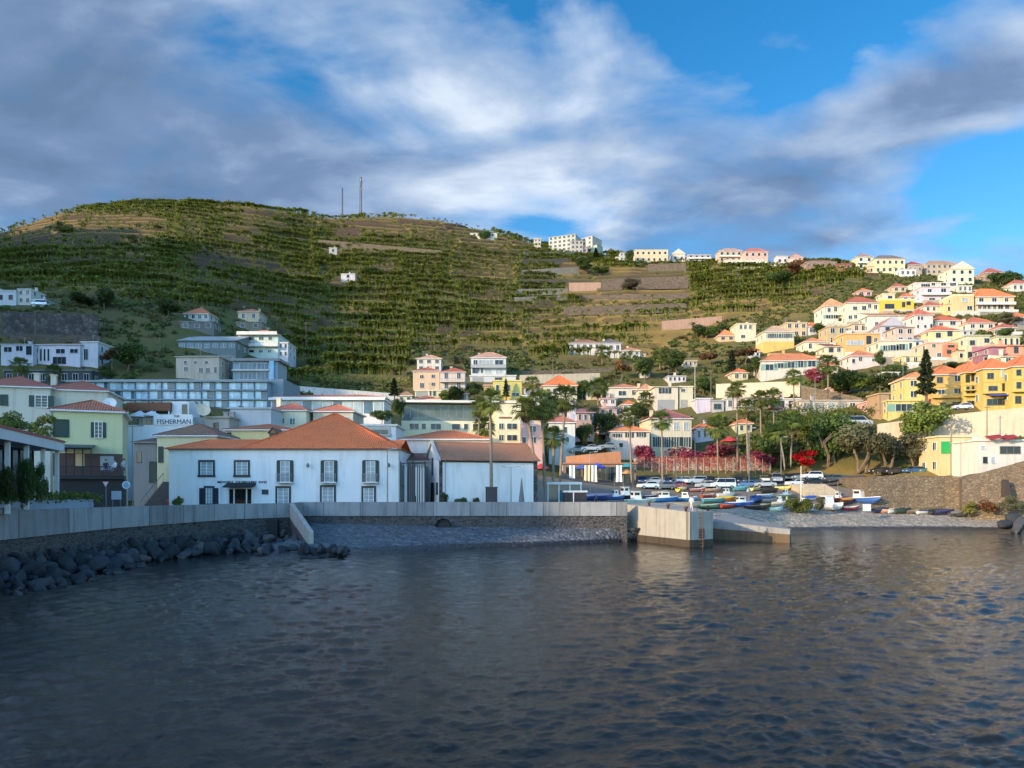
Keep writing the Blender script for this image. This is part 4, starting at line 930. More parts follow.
# ---------------------------------------------------------------- long hotel
def hotel():
    Y = 176.; s = Y / F; pb = 425; cx = 168; r = root('blue_hotel', 'long blue-glazed hotel with dark floor bands and many balconies', 'hotel', P(cx, pb, Y))
    X = lambda px: (px - cx) * s; Z = lambda py: (pb - py) * s
    bl = plaster((.32, .40, .46), 'hotel_blue'); W0, W1 = X(68), X(267)
    MB().box(W0, W1, .7, 15, -6, Z(381)).build('wall', bl, r)
    MB().box(X(90), X(250), 4, 14, Z(381), Z(377)).build('penthouse', plaster((.42, .46, .48)), r)
    MB().hexa([(X(66), -.3, Z(382)), (X(269), -.3, Z(382)), (X(269), 15.3, Z(382)), (X(66), 15.3, Z(382)), (X(66), -.3, Z(380.2)), (X(269), -.3, Z(380.2)), (X(269), 15.3, Z(380)), (X(66), 15.3, Z(380))]).build('roof', plaster((.36, .38, .39)), r)
    rows = [(389.2, 382), (398.6, 391.2), (408, 400.6), (417.4, 410)]; n = 15; rh = random.Random(9)
    sl = plain((.24, .30, .34), .6, key='slate_band')
    for j, (yb, yt) in enumerate(rows):
        b = MB().box(W0, W1, -.1, .697, Z(yb + 1.5), Z(yb)).build('balcony', sl, r)
        m = MB()
        for k in range(n + 1): x = W0 + (W1 - W0) * k / n; m.box(x - .07, x + .07, 0, .697, Z(yb) + .003, Z(yt) - .003)
        m.build('partition', sl, b)
        for k in range(n):
            x0, x1 = W0 + (W1 - W0) * k / n + .08, W0 + (W1 - W0) * (k + 1) / n - .08; sp_ = x0 + (x1 - x0) * rh.choice((.5, .6, .66, .4))
            MB().box(x0, sp_ - .04, 0.62, 0.697, Z(yb) + .003, Z(yt)).build('window', [glass((.52, .70, .80), .1, 'hotel_curtain')], r)
            MB().box(sp_ + .04, x1, 0.62, 0.697, Z(yb) + .003, Z(yt)).build('window', [rh.choice((GLB, glass((.38, .56, .68), .1, 'hotel_mid'), glass((.38, .56, .68), .1, 'hotel_mid')))], r)
        MB().box(W0 + .1, W1 - .1, -.06, -.03, Z(yb) + .45, Z(yb) + .5).build('railing', METAL, b)
    MB().box(W1 + .003, W1 + 3.0, 3, 17, -6, Z(377)).build('end_block', plaster((.24, .30, .34)), r)
hotel()
def glass_house():
    Y = 207.; s = Y / F; pb = 385; cx = 257; r = root('glass_villa', 'boxy blue-glass villa above the end of the long hotel', 'villa', P(cx, pb, Y)); X = lambda px: (px - cx) * s; Z = lambda py: (pb - py) * s
    MB().box(X(232), X(277), .6, 9, -5, Z(361)).build('wall', plaster((.34, .42, .47)), r); MB().box(X(231), X(280), -.3, 9.3, Z(361), Z(358.3)).build('roof', plaster((.30, .29, .28)), r)
    for x0, x1 in ((239, 255.5), (256.5, 268)):
        window(r, X((x0 + x1) / 2), Z(370.2), (x1 - x0) * s, 7.4 * s, 'blue', False, .6); window(r, X((x0 + x1) / 2), Z(379), (x1 - x0) * s, 7.4 * s, 'blue', False, .6)
    MB().box(X(232), X(270), -.3, .59, Z(370.8), Z(370.3) + .25).build('balcony', plaster(WHITE), r); MB().box(X(269.5), X(274), -.3, .59, -3, Z(361) - .01).build('glass_screen', glass((.2, .4, .55), .1, 'screen'), r)
glass_house()
def long_pavilion():
    Y = 142.; s = Y / F; pb = 425; cx = 328; r = root('glazed_pavilion', 'long low white pavilion with a glazed front and flat red roof', 'pavilion', P(cx, pb, Y)); X = lambda px: (px - cx) * s; Z = lambda py: (pb - py) * s
    MB().box(X(270), X(383.5), .5, 9, -5, Z(400)).build('wall', plaster(WHITE), r); MB().box(X(268.5), X(385), -.2, 9.4, Z(400), Z(397.6)).build('fascia', plaster((.8, .8, .78)), r)
    m = roofmesh(X(385) - X(272), 9, Z(397.6), 1.0, 'hip', .1); m.build('roof', [tiles((.42, .13, .085)), WHT], r, (.3, 0, 0))
    for k in range(11): x0 = 271.5 + k * 10.2; MB().box(X(x0), X(x0 + 8.6), .42, .497, Z(413), Z(400.8)).build('window', glass((.30, .36, .37), .12, 'pav_curtain%d' % (k % 2)) if k % 3 else GLB, r)
long_pavilion()
def mid_hotel():
    Y = 152.; s = Y / F; pb = 455; cx = 460; r = root('cream_hotel', 'long cream hotel with a glazed top floor and flat white roof above the storehouse', 'hotel', P(cx, pb, Y), R(4)); X = lambda px: (px - cx) * s; Z = lambda py: (pb - py) * s
    MB().box(X(402), X(497), 1.5, 12, -4, Z(404)).box(X(402), X(497), 0, 1.5, -4, Z(421)).build('wall', plaster((.76, .68, .44), dirt=.15), r)
    MB().box(X(497) + .003, X(521), -.5, 12, -4, Z(403)).build('end_wing', plaster((.78, .70, .46), dirt=.15), r)
    MB().box(X(399), X(522), -.8, 12.3, Z(403), Z(400.8)).build('roof', plaster((.78, .75, .68)), r)
    for k in range(10): x0 = 403 + k * 7.6; MB().box(X(x0), X(x0 + 7), 1.43, 1.497, Z(419.5), Z(404.6)).build('window', glass((.10, .13, .13), .15, 'top_glass%d' % (k % 3)), r)
    MB().box(X(402), X(480), .05, .12, Z(421), Z(417.6)).build('railing', glass((.12, .15, .15), .1, 'dim_rail'), r)
    for x0, x1 in ((410, 419), (422, 426), (431, 441), (452, 460), (464, 468), (473, 484), (488, 494)): window(r, X((x0 + x1) / 2), Z(429.5), (x1 - x0) * s, 5.6 * s, 'dark')
    for x0, x1 in ((497 + 2, 503.5), (507, 517)):
        window(r, X((x0 + x1) / 2), Z(429), (x1 - x0) * s, 5.6 * s, 'dark', False, -.5); window(r, X((x0 + x1) / 2), Z(440.5), (x1 - x0) * s, 5.6 * s, 'dark', False, -.5)
    MB().box(X(499), X(512), -.56, -.503, Z(418.5), Z(416.8)).build('shade_slab', RB if False else plain((.2, .1, .06), .7, key='brown_slab'), r)
mid_hotel()
# ---------------------------------------------------------------- houses behind the quay
H_ = house
H_('small cream house with a red hipped roof and three windows beside the grey box building', 271, 306, 411, 432, (.74, .68, .5), 'hip', 404.5, (.44, .13, .08), Y=124, dep=9, wins=[(273, 418.5, 277, 423), (280.5, 418.5, 284.5, 423), (290, 418.5, 295, 424)], chim=(.02,))
H_('cream house with a red pyramid roof in front of the glazed pavilion', 313, 353, 412, 432, (.76, .70, .5), 'hip', 405, (.48, .15, .09), Y=126, dep=9, wins=[(323, 417.5, 329, 422.5), (334, 417.5, 338.5, 423), (343, 417.5, 348, 423)])
H_('plain grey-white box building without windows behind the white house roof', 230, 271, 409, 440, (.52, .53, .55), 'flat', None, GREY, Y=118, dep=8, wins=[])
H_('low building with a wide orange roof and yellow end just behind the white house', 226, 292, 430.5, 470, (.74, .62, .3), 'hip', 424.5, ROR, Y=106, dep=9, wins=[(228, 433, 231, 441, 'closed')])
H_('flat white terrace roof building beside the peak of the white house', 349, 396, 426, 470, (.72, .72, .7), 'flat', None, WHITE, Y=116, dep=9, wins=[(352, 430, 388, 434, 'shop')])
H_('shabby grey-beige house with a pipe chimney next to the large dish', 206, 229, 418, 450, (.42, .38, .33), 'flat', None, (.4, .36, .3), Y=114, dep=7, wins=[(214, 423, 218, 429, 'brown')], chim=(.8, .55))
H_('pale unfinished block wall house between the dish and the brown roof', 190, 207, 422, 450, (.5, .47, .45), 'parapet', None, (.5, .47, .45), Y=115, dep=6, wins=[])
# upper slope behind the hotel
H_('small white house with an orange roof alone beneath the banana terraces', 184, 209, 314, 321, WHITE, 'hip', 308, ROR, rows=1, cols=4, dep=8)
H_('grey stone terrace house under the small orange-roofed house', 180, 214, 322, 331, (.2, .2, .2), 'flat', None, (.25, .25, .24), rows=1, cols=3, dep=6)
H_('little cream house with two arched windows standing highest on the dark slope', 238, 259, 312, 321.5, CREAM, 'hip', 309, ROR, rows=1, cols=2, dep=9, ww=3, wh=4.5)
H_('rough stone store under the little cream house', 236, 262, 322.5, 330, (.26, .23, .19), 'flat', None, (.3, .27, .22), rows=1, cols=2, dep=6)
H_('long grey greenhouse shed with a pale roof on the dark slope', 178, 236, 341, 352, (.22, .26, .25), 'mono', 333, (.36, .36, .34), rows=1, cols=7, dep=10, ww=5, wh=4, style='blue')
H_('cream house with two rows of windows above the hotel roof', 176, 219, 357, 380, (.70, .60, .42), 'mono', 352, (.34, .30, .22), dep=10, wins=[(184, 361, 187, 364), (194, 361, 197, 364), (205, 361, 208, 364), (184, 367, 188, 371.5), (199, 368, 203, 373), (206, 368, 210, 373), (214, 367, 217, 373)])
H_('white modern house of three stepped storeys with a red roof on the dark slope', 238, 278, 335, 358.5, (.78, .79, .8), 'hip', 330.5, ROR, dep=11, wins=[(249, 336.5, 254, 340), (259, 336.5, 263.5, 340), (268.5, 336.5, 272, 340), (248, 342.5, 255, 347), (259, 342.5, 264, 347), (268, 343, 273.5, 346.5), (241, 349.5, 244, 352), (249, 350, 254, 352.5), (259, 350, 263, 352.5), (268, 350, 271, 352.5)], balc=(1, 2), railc=WHITE)
H_('white stepped annexe joined to the three-storey modern house', 278.5, 288, 343, 358.5, (.78, .79, .8), 'flat', None, WHITE, Y=gy(258, 358.5) + .5, rows=2, cols=2, dep=9)
H_('white house with a tall slit-windowed hall and long red roof on the dark slope', 34, 80, 345, 366, (.76, .78, .8), 'mono', 340, (.42, .15, .09), dep=9, wins=[(40, 349, 42, 361), (43.7, 349, 45.7, 361), (47.5, 349, 49.5, 361), (56, 349, 65, 353.5), (53, 357, 66, 364, 'shop'), (70, 349, 78, 353)])
H_('white block with a blue-glazed upper room beside the slit-windowed hall', 1, 33, 345, 366, (.70, .72, .75), 'flat', None, (.4, .42, .45), dep=8, wins=[(4, 347, 12, 352), (16, 346, 23, 351), (26, 346, 32, 355)])
H_('tall white stair block closing the row by the grassy gully', 81, 98, 342.5, 368, (.78, .79, .8), 'flat', None, WHITE, dep=8, wins=[(84, 349, 88, 360), (79.5, 347, 82, 352)])
H_('dark stone basement wall house with palms beneath the white hillside houses', 4, 92, 371, 386, (.10, .10, .10), 'flat', None, (.2, .2, .2), dep=8, rows=1, cols=8)
H_('white bungalow with a blue-grey end on the cliff top', -25, 16, 291, 305, (.74, .76, .8), 'flat', None, WHITE, rows=1, cols=4, dep=8)
H_('white two-storey cube beside the bungalow on the cliff top', 18, 31, 289.5, 305, WHITE, 'flat', None, WHITE, rows=2, cols=2, dep=8)
H_('low white garage with a walled terrace next to the cliff-top cube', 32, 44, 300, 306.5, WHITE, 'flat', None, WHITE, rows=1, cols=2, dep=6)
H_('tiny white hut among the bananas near the long grey bank', 341, 355, 274, 280, (.7, .7, .66), 'flat', None, (.6, .58, .5), rows=1, cols=1, dep=5)
H_('small grey hut under the antenna masts', 329, 337, 248, 254, (.5, .48, .42), 'flat', None, (.5, .48, .4), rows=1, cols=1, dep=4)
H_('white hilltop shed with a flat pale roof on the bare crest', 470, 497, 233.5, 237.5, (.72, .72, .7), 'flat', None, WHITE, rows=1, cols=3, dep=6)
# centre
H_('white upper house with a pink roof stacked over the cream flats', 417, 441, 359, 372, (.78, .72, .64), 'hip', 355, (.55, .3, .2), dep=8, rows=2, cols=3)
H_('cream house of flats with a long red roof, joined to the balconied flats', 413, 439.5, 371.5, 392, (.76, .60, .38), 'hip', 367.5, RRED, Y=gy(440, 391), dep=8, wins=[(420, 375, 423.5, 378.5), (431.5, 374.5, 435, 378), (420, 383, 424, 388), (431.5, 382.5, 435, 386)])
H_('white flats with two brown balconies and a red roof', 440, 465, 372.5, 392, (.72, .62, .55), 'hip', 368, RRED, Y=gy(440, 391) - .3, dep=8, rows=2, cols=2, balc=(0, 1), wh=6, ww=3.5)
H_('small cream house with a large grey garage door', 415, 441, 391, 401, (.76, .68, .48), 'flat', None, CREAM, Y=gy(440, 391) - 14, dep=7, wins=[(416.5, 392, 427, 399, 'garage'), (429.5, 390.5, 431.5, 396), (433, 390.5, 436, 396)])
H_('low house with an orange roof peeping over the glazed top floor', 412, 440, 400, 412, CREAM, 'hip', 396, ROR, Y=172, dep=7, wins=[])
H_('modern grey and white house with wide windows and a red roof cap', 471, 506, 358, 378, (.66, .67, .69), 'hip', 352.5, (.5, .26, .18), dep=9, wins=[(473.5, 360, 477.5, 365), (479, 360, 493, 364, 'pale'), (495, 360, 503, 365.5), (472.5, 368, 479, 373, 'plain'), (481, 368, 483, 373), (485, 369, 491, 374, 'pale'), (496, 369, 502, 374, 'pale')], balc=(1,), railc=(.35, .37, .38))
H_('white wall-like lower house with dark garages under the modern grey house', 470, 516, 376, 384, (.70, .70, .68), 'flat', None, WHITE, Y=gy(488, 378) - 6, dep=6, wins=[(473, 377.5, 483, 381.5, 'garage'), (495, 377.5, 502, 381.5, 'shop')])
H_('bright yellow villa with a tall cypress at its door', 493, 522, 381, 402, (.78, .64, .22), 'flat', None, (.76, .62, .3), dep=8, wins=[(496, 385, 499, 391), (512, 393, 519, 398), (504, 385, 510, 391)], band=((.74, .56, .16), 6))
H_('lower yellow wing with a pink tiled terrace beside the bright villa', 484, 493, 386, 400, (.78, .64, .3), 'mono', 382, (.5, .24, .16), Y=gy(507, 402) + .5, dep=7, rows=1, cols=1)
H_('cream bungalow under a bright orange pyramid roof', 543, 577, 386, 400, (.74, .66, .46), 'hip', 375.5, (.68, .17, .05), dep=11, wins=[(547, 389, 550, 394), (553, 389, 556, 394), (559, 388.5, 563, 393.5), (571, 389, 574, 393)])
H_('pink house of two storeys behind the tall palms', 520.5, 543, 424, 448, (.72, .50, .40), 'parapet', None, (.7, .5, .4), Y=146, dep=8, wins=[(529, 426, 536, 432), (522, 437, 526, 443), (531, 437, 536, 443)])
H_('tall white house with a red roof behind the palm trunks', 549, 575, 423, 462, (.80, .76, .68), 'hip', 416, (.42, .14, .1), Y=155, dep=8, wins=[(554, 426, 558, 432), (563, 427, 567, 433), (566, 437, 569, 442), (554, 440, 558, 446)])
H_('white tower-like block rising behind the red-roofed house by the palms', 569, 576, 401, 424, (.66, .70, .74), 'flat', None, WHITE, Y=160, dep=6, wins=[(571, 405, 574, 410)])
H_('terraced row with a faded pink roof half hidden by garden trees', 577, 594, 413, 424, (.6, .4, .36), 'mono', 406, (.36, .14, .13), Y=170, dep=8, rows=1, cols=3)
H_('low pink garden house beside the faded pink roof', 599, 622, 408, 418, (.72, .46, .40), 'flat', None, (.7, .45, .4), Y=182, dep=6, rows=1, cols=3)
H_('white bungalow with a red-edged roof and one wide shaded window', 610, 638, 388, 401, (.78, .72, .58), 'hip', 384, (.5, .18, .1), dep=9, wins=[(618.5, 391, 626, 395.5), (632, 390, 636, 395), (612, 398, 634, 403, 'shop')])
H_('broad white house with a green-shuttered window and a pale carport', 655, 678, 387, 410, (.80, .74, .56), 'mono', 384, (.55, .28, .16), dep=9, wins=[(662, 388, 668, 393.5, 'shut'), (658, 400, 674, 410, 'garage')])
H_('cream stair-tower house with a striped fence above the purple roof', 679, 693, 387, 412, (.74, .66, .44), 'flat', None, CREAM, Y=gy(667, 410) + .5, dep=7, wins=[(681, 389, 685, 392), (681, 400, 687, 409, 'garage')])
H_('low orange-roofed link house between two white bungalows', 638.5, 654.5, 390, 404, (.76, .68, .48), 'hip', 384.5, (.52, .24, .12), dep=8, rows=1, cols=2)
H_('white cottage with an open dark garage beside the telegraph pole', 697, 712, 399, 413, (.72, .73, .76), 'flat', None, WHITE, dep=7, wins=[])
H_('grey carport house with a dark doorway next to the white cottage', 712.5, 724, 401, 413, (.5, .5, .5), 'flat', None, (.4, .4, .4), dep=7, wins=[(714, 404, 721, 409, 'shop')])
H_('stately cream villa of two storeys with a purple-red roof', 650.5, 692, 419, 449, (.80, .72, .54), 'hip', 409, (.30, .105, .09), Y=169, dep=10, rot=5, wins=[(654, 422, 657.5, 429, 'pale'), (664, 422, 668.5, 429, 'pale'), (674, 422, 679, 430, 'pale'), (684, 422, 689, 430, 'pale'), (655, 437, 659, 447, 'shut'), (664, 437, 668, 447, 'shut'), (674, 437, 679, 447, 'shut'), (684, 437, 688.5, 447, 'shut')], side=('R', 2))
H_('white cottage with dark shutters and a bright orange roof beside the stately villa', 611, 649.5, 432, 449, (.80, .76, .64), 'hip', 425, (.66, .22, .07), Y=165, dep=9, wins=[(613, 433.5, 615.5, 437.5, 'shut'), (618, 433.5, 620.5, 437.5, 'shut'), (627.5, 432.5, 631.5, 437.5, 'shut'), (639, 432.5, 643.5, 437, 'shut'), (619, 443, 623, 447.5)])
# white farm among the bananas
H_('long white farmhouse with a row of five windows among the bananas', 569, 600, 343.5, 351.5, (.80, .77, .68), 'hip', 340, (.3, .13, .1), dep=8, rows=1, cols=5)
H_('white farmhouse wing with a dark roof in the banana field', 601, 621, 343.5, 353.5, (.76, .76, .76), 'hip', 339, (.14, .12, .12), dep=8, rows=1, cols=3)
H_('small white farm cottage with an orange roof beside the farmhouse wing', 622, 640, 351, 356.5, (.80, .76, .66), 'hip', 347.5, (.5, .22, .12), dep=7, rows=1, cols=3)
# skyline
H_('hilltop apartment block with three grey balcony bays', 549, 575, 236, 252, (.50, .56, .55), 'flat', None, (.4, .45, .45), rows=4, cols=6, dep=14, rot=-22, side=('R', 2), ww=2.6, wh=2.4)
H_('narrow hilltop apartment tower with a blank blue-grey flank', 582, 592, 237.5, 254, (.60, .58, .50), 'flat', None, (.5, .5, .48), rows=4, cols=2, dep=14, rot=-38, ww=2.4, wh=2.4)
H_('brown and white patterned hilltop flats between the two blocks', 571, 583, 241, 254, (.56, .46, .40), 'flat', None, (.4, .3, .28), Y=gy(578, 256) + 2, rows=3, cols=3, dep=9, ww=2, wh=2.2)
H_('small cream gatehouse at the bare end of the skyline flats', 534, 541, 239, 246, (.66, .6, .5), 'flat', None, CREAM, rows=2, cols=2, dep=6)
H_('pale grey skyline cottage beside a dark tree', 620, 627, 253, 261, (.62, .62, .58), 'flat', None, GREY, rows=2, cols=2, dep=6)
H_('long cream skyline house with many windows', 635, 668, 250, 263, (.78, .70, .48), 'flat', None, (.7, .6, .5), rows=2, cols=6, dep=8)
H_('white gabled skyline house next to the long cream house', 672, 685, 254, 262, WHITE, 'gablef', 250.5, (.5, .45, .4), rows=1, cols=2, dep=8)
H_('flat grey skyline house with a white balcony rail', 688, 711, 255, 263, (.48, .46, .44), 'flat', None, (.6, .58, .55), rows=2, cols=4, dep=8, balc=(1,), railc=WHITE)
H_('beige skyline house with tall dark windows above the white terrace', 719, 742, 251, 263, (.58, .46, .36), 'hip', 248.5, (.4, .25, .2), rows=2, cols=4, dep=9)
H_('pink skyline house with a red roof above the white terrace', 744, 768, 252, 264, (.72, .48, .42), 'hip', 248.5, (.45, .14, .1), rows=2, cols=4, dep=9)
H_('white sloping terrace house below the beige and pink skyline houses', 726, 767, 260, 267, (.82, .78, .62), 'flat', None, WHITE, rows=1, cols=5, dep=6)
H_('white skyline cottage next to the red bush', 777, 788, 256.5, 265, WHITE, 'flat', None, WHITE, rows=1, cols=2, dep=6)
H_('small pale pink skyline house with a tiled roof beside the cottage', 791, 803, 258, 266, (.74, .6, .54), 'hip', 254, (.5, .25, .18), rows=1, cols=2, dep=7)
H_('low brown skyline row with a dark roof', 806, 836, 262.5, 269, (.34, .2, .15), 'hip', 260.5, (.22, .1, .08), rows=1, cols=6, dep=7)
H_('dark red skyline shed at the end of the brown row', 838, 852, 264, 271, (.36, .14, .11), 'flat', None, (.3, .14, .1), rows=1, cols=2, dep=7)
H_('white hillcrest villa with a grey hipped roof and tall gable', 857, 873, 257, 270, (.82, .76, .6), 'hip', 253, (.3, .2, .18), rows=2, cols=2, dep=9)
H_('cream hillcrest house with arched openings and a dark roof', 875, 905, 259, 274, (.82, .72, .48), 'hip', 255.5, (.16, .12, .12), rows=2, cols=5, dep=9, side=('L', 2))
H_('white round-walled garden room below the hillcrest houses', 900, 916, 269.5, 277, (.76, .76, .76), 'flat', None, WHITE, rows=1, cols=3, dep=6)
H_('dark red roofed house on the hillcrest behind the garden room', 908, 922, 265, 274, (.5, .42, .36), 'hip', 261.5, (.3, .06, .06), rows=1, cols=3, dep=8)
H_('long tan skyline house with a tiled roof and verandas', 926, 958, 264.5, 275, (.60, .50, .34), 'hip', 261, (.36, .2, .12), rows=2, cols=6, dep=9)
H_('large white hillcrest house with a sloping gable and grey flank', 950, 974, 269, 284, (.82, .78, .62), 'gablef', 264.5, (.45, .28, .2), rows=2, cols=3, dep=11)
H_('small hilltop house with a maroon roof at the end of the ridge', 985, 1004, 273, 282, (.4, .3, .26), 'hip', 268.5, (.36, .1, .07), rows=1, cols=3, dep=8)
# ---------------------------------------------------------------- houses on the sunny slope
H_('small house with a bright orange roof at the top of the gardens', 719, 735, 336, 342, (.74, .5, .3), 'hip', 330, (.62, .22, .08), rows=1, cols=2, dep=8)
H_('white two-storey house beside the small orange roof in the gardens', 737, 756, 324, 342, (.80, .76, .58), 'flat', None, CREAM, wins=[(739.5, 325, 742, 329), (744, 325, 746.5, 329), (749, 325, 751.5, 329), (741, 335, 745, 338)], dep=9)
H_('pale yellow house with five green windows over an ochre base wall', 764, 794, 332, 351, (.78, .74, .52), 'hip', 326, (.5, .32, .2), dep=9, wins=[(768, 333.5, 771, 338, 'mint'), (773, 333.5, 776, 338, 'mint'), (778.5, 333.5, 781.5, 338, 'mint'), (784, 333.5, 787, 338, 'mint'), (789, 333.5, 792, 338, 'mint')], band=((.70, .46, .14), 9.5))
H_('beige flat-roofed house behind the pale yellow one', 786, 807, 323, 338, (.70, .58, .36), 'flat', None, (.6, .5, .36), rows=2, cols=3, dep=8)
H_('little white house with an orange hipped roof near the long white one', 805, 826, 342, 352, (.82, .76, .62), 'hip', 338, (.62, .22, .1), rows=1, cols=2, dep=8, ww=3, wh=5)
H_('long white house with an orange roof and green-framed windows', 762, 822, 361, 378, (.82, .75, .56), 'hip', 354, (.56, .19, .08), rot=-4, dep=9, wins=[(766, 364, 774, 370, 'mint'), (778, 363, 784, 368, 'mint'), (787.5, 362, 794.5, 368, 'mint'), (797.5, 361, 803, 367.5, 'mint'), (807.5, 360, 815, 367, 'mint')])
H_('white house on the upper road with a dark glazed porch', 775, 800, 399.5, 411, (.78, .76, .72), 'flat', None, WHITE, wins=[(776, 401, 784, 408, 'shop'), (789, 401, 797, 408, 'shop')], dep=7)
H_('low grey house with open shutters by the upper road', 746, 774, 398, 411, (.5, .46, .40), 'flat', None, (.4, .35, .3), rows=1, cols=5, dep=6)
H_('long white roadside workshop row with pale shutters', 801, 862, 401, 411, (.66, .64, .56), 'flat', None, (.5, .42, .34), dep=6, wins=[(804, 403, 811, 408, 'garage'), (815, 403, 823, 408, 'garage'), (828, 402.5, 834, 408, 'pale'), (838, 402.5, 846, 408, 'garage'), (850, 403, 855, 407, 'dark')])
H_('small pink roadside kiosk at the end of the workshop row', 867, 879, 402, 412, (.74, .46, .42), 'flat', None, (.7, .45, .4), rows=1, cols=2, dep=5)
H_('mint and white house with an orange roof and three tall windows', 824.5, 846, 306.5, 326, (.68, .74, .60), 'hip', 299, (.60, .30, .14), dep=10, wins=[(827.5, 308, 830.5, 312), (834, 307, 837, 311.5), (840, 306.5, 843, 310.5), (826, 315, 831, 318.5, 'mint'), (833, 315, 838, 318.5, 'mint')])
H_('wide cream house with rows of windows under a red roof', 847, 879, 303, 325, (.80, .75, .56), 'hip', 297, RRED, dep=10, wins=[(853, 306.5, 857, 310), (862, 306, 866, 310), (848.5, 315.5, 852, 319), (854, 315, 857, 318.5), (861.5, 314.5, 864.5, 318.5), (868, 304, 871, 308), (874, 305, 877, 309)])
H_('bright yellow house with one wide dark window and a rooftop wall', 880, 914, 300.5, 312.5, (.80, .60, .08), 'parapet', None, (.78, .66, .3), dep=9, wins=[(885, 304, 894, 308.5, 'plain'), (902, 302, 905, 307, 'plain'), (906.5, 301.5, 910.5, 305, 'plain')])
H_('cream attic storey with a chimney standing on the bright yellow house', 883, 895, 294, 302, (.80, .72, .5), 'flat', None, CREAM, Y=gy(897, 312.5) + 4, dep=6, wins=[(888, 296, 892, 299, 'plain')], chim=(.9,))
H_('white house with a long red roof below the yellow house', 869, 908, 316, 332, (.80, .75, .66), 'mono', 310.5, (.50, .17, .07), dep=8, wins=[(891, 318, 894.5, 322), (875, 322, 878, 326)])
H_('curved white house with a panorama of windows high on the slope', 915, 958, 283, 291, (.82, .80, .72), 'flat', None, WHITE, dep=9, wins=[(921, 284, 930, 287.5), (931.5, 282, 935, 285.5), (941, 282.5, 946, 285.5), (950, 283, 956, 286)])
H_('white two-storey house with pale pink balconies under the curved house', 921, 950, 287.5, 303, (.82, .74, .70), 'flat', None, (.75, .55, .48), dep=9, wins=[(927.5, 289, 931.5, 292.5), (941, 288.5, 946, 293), (929, 298, 935, 301.5), (941, 297.5, 947, 301.5)], balc=(1,), railc=WHITE)
H_('small house with a red roof wedged under the pale pink balconies', 925, 943, 306, 314, (.80, .74, .62), 'hip', 301.5, RRED, rows=1, cols=3, dep=7)
H_('big peach mansion with a bright orange roof, long balcony and white balustrade', 975, 1014, 297, 313, (.74, .60, .46), 'hip', 289, (.68, .19, .06), dep=10, wins=[(979, 298, 983.5, 303), (992, 298, 996.5, 303), (1004.5, 298, 1008, 303), (978, 306, 981, 309), (983, 305.5, 986, 309), (987.5, 305.5, 990.5, 309), (993, 305, 996, 309), (998, 305, 1003, 309), (1005, 305, 1009, 309)], balc=(1,), railc=(.78, .74, .66))
H_('angular peach wing with a flat terrace joined to the big mansion', 953, 974, 296, 314, (.80, .62, .34), 'parapet', None, (.78, .66, .4), Y=gy(994, 313) - .6, dep=9, wins=[(967, 306, 972, 310), (962, 298, 968, 302, 'pale')], side=('L', 2))
H_('white cottage with a red hipped roof under the big mansion', 968, 995, 323.5, 332, (.82, .76, .64), 'hip', 317.5, (.5, .14, .07), rows=1, cols=3, dep=8)
H_('tall narrow white house with a small red roof and two round windows', 915, 933, 315.5, 337, (.80, .76, .66), 'hip', 310, (.52, .14, .08), dep=8, wins=[(917.5, 316.5, 919.8, 320), (920.8, 316.5, 923, 320), (917, 325, 919, 328), (924, 325, 926.5, 328), (930, 324, 932.5, 328)])
H_('white house with a red hipped roof beside the tall narrow house', 935, 961, 321, 333, (.82, .75, .66), 'hip', 315.5, (.5, .12, .06), dep=8, wins=[(939, 323, 943, 326), (950, 321.5, 955.5, 325)])
H_('pale yellow house with two square windows and a red roof', 931, 960, 331, 343, (.82, .74, .44), 'hip', 326, (.58, .15, .06), dep=8, wins=[(936, 333, 940.5, 337.5, 'plain'), (947.5, 331.5, 952, 336, 'plain')])
H_('salmon house with many small windows and a dark terrace', 943, 965, 345, 362, (.74, .30, .16), 'parapet', None, (.72, .32, .18), dep=9, wins=[(947, 350, 951, 353.5, 'plain'), (956, 349, 959, 352.5, 'plain'), (960.5, 348.5, 963, 352, 'plain'), (948, 343.5, 954, 347, 'plain')])
H_('pale peach house joined to the salmon house', 928, 942.5, 343, 361, (.80, .58, .44), 'flat', None, (.75, .5, .4), Y=gy(954, 362) + .4, dep=8, wins=[(932, 344, 935.5, 347.5), (937, 353, 941, 357)])
H_('ochre house with a long window band and square dark window', 845, 880, 334, 356, (.78, .52, .18), 'flat', None, (.7, .5, .3), dep=9, wins=[(847, 340.5, 864, 345, 'pale'), (866.5, 336, 871, 344, 'brown'), (874, 338, 877, 343)], side=('L', 2))
H_('beige terrace house above the ochre one with a brown lean-to roof', 853, 880, 324, 334, (.70, .58, .42), 'mono', 322, (.24, .1, .07), rows=1, cols=4, dep=8)
H_('white cottage with a small orange roof below the ochre house', 851, 880, 356.5, 372, (.84, .76, .64), 'hip', 350.5, (.56, .2, .1), Y=gy(865, 368), dep=8, wins=[(858.5, 357, 862, 361), (872, 358.5, 876, 361.5), (852, 359, 855, 363)])
H_('old stone house with a terracotta shed roof beside the mint house', 828, 846, 327, 346, (.56, .44, .28), 'flat', None, (.5, .38, .26), rows=2, cols=2, dep=8)
H_('white house with a dark timber veranda below the old stone house', 826, 845, 347, 360, (.80, .72, .56), 'mono', 341, (.26, .1, .07), dep=8, wins=[(829, 348, 833, 352, 'brown'), (837, 347.5, 840.5, 352)])
H_('white-yellow house with a roof garden and a row of blue-green windows', 881, 914, 341, 361, (.76, .72, .60), 'flat', None, (.6, .56, .5), dep=9, wins=[(883, 345.5, 888, 351, 'mint'), (890, 345, 896, 350.5, 'mint'), (899, 344, 905, 350, 'mint'), (909, 343, 912, 349)])
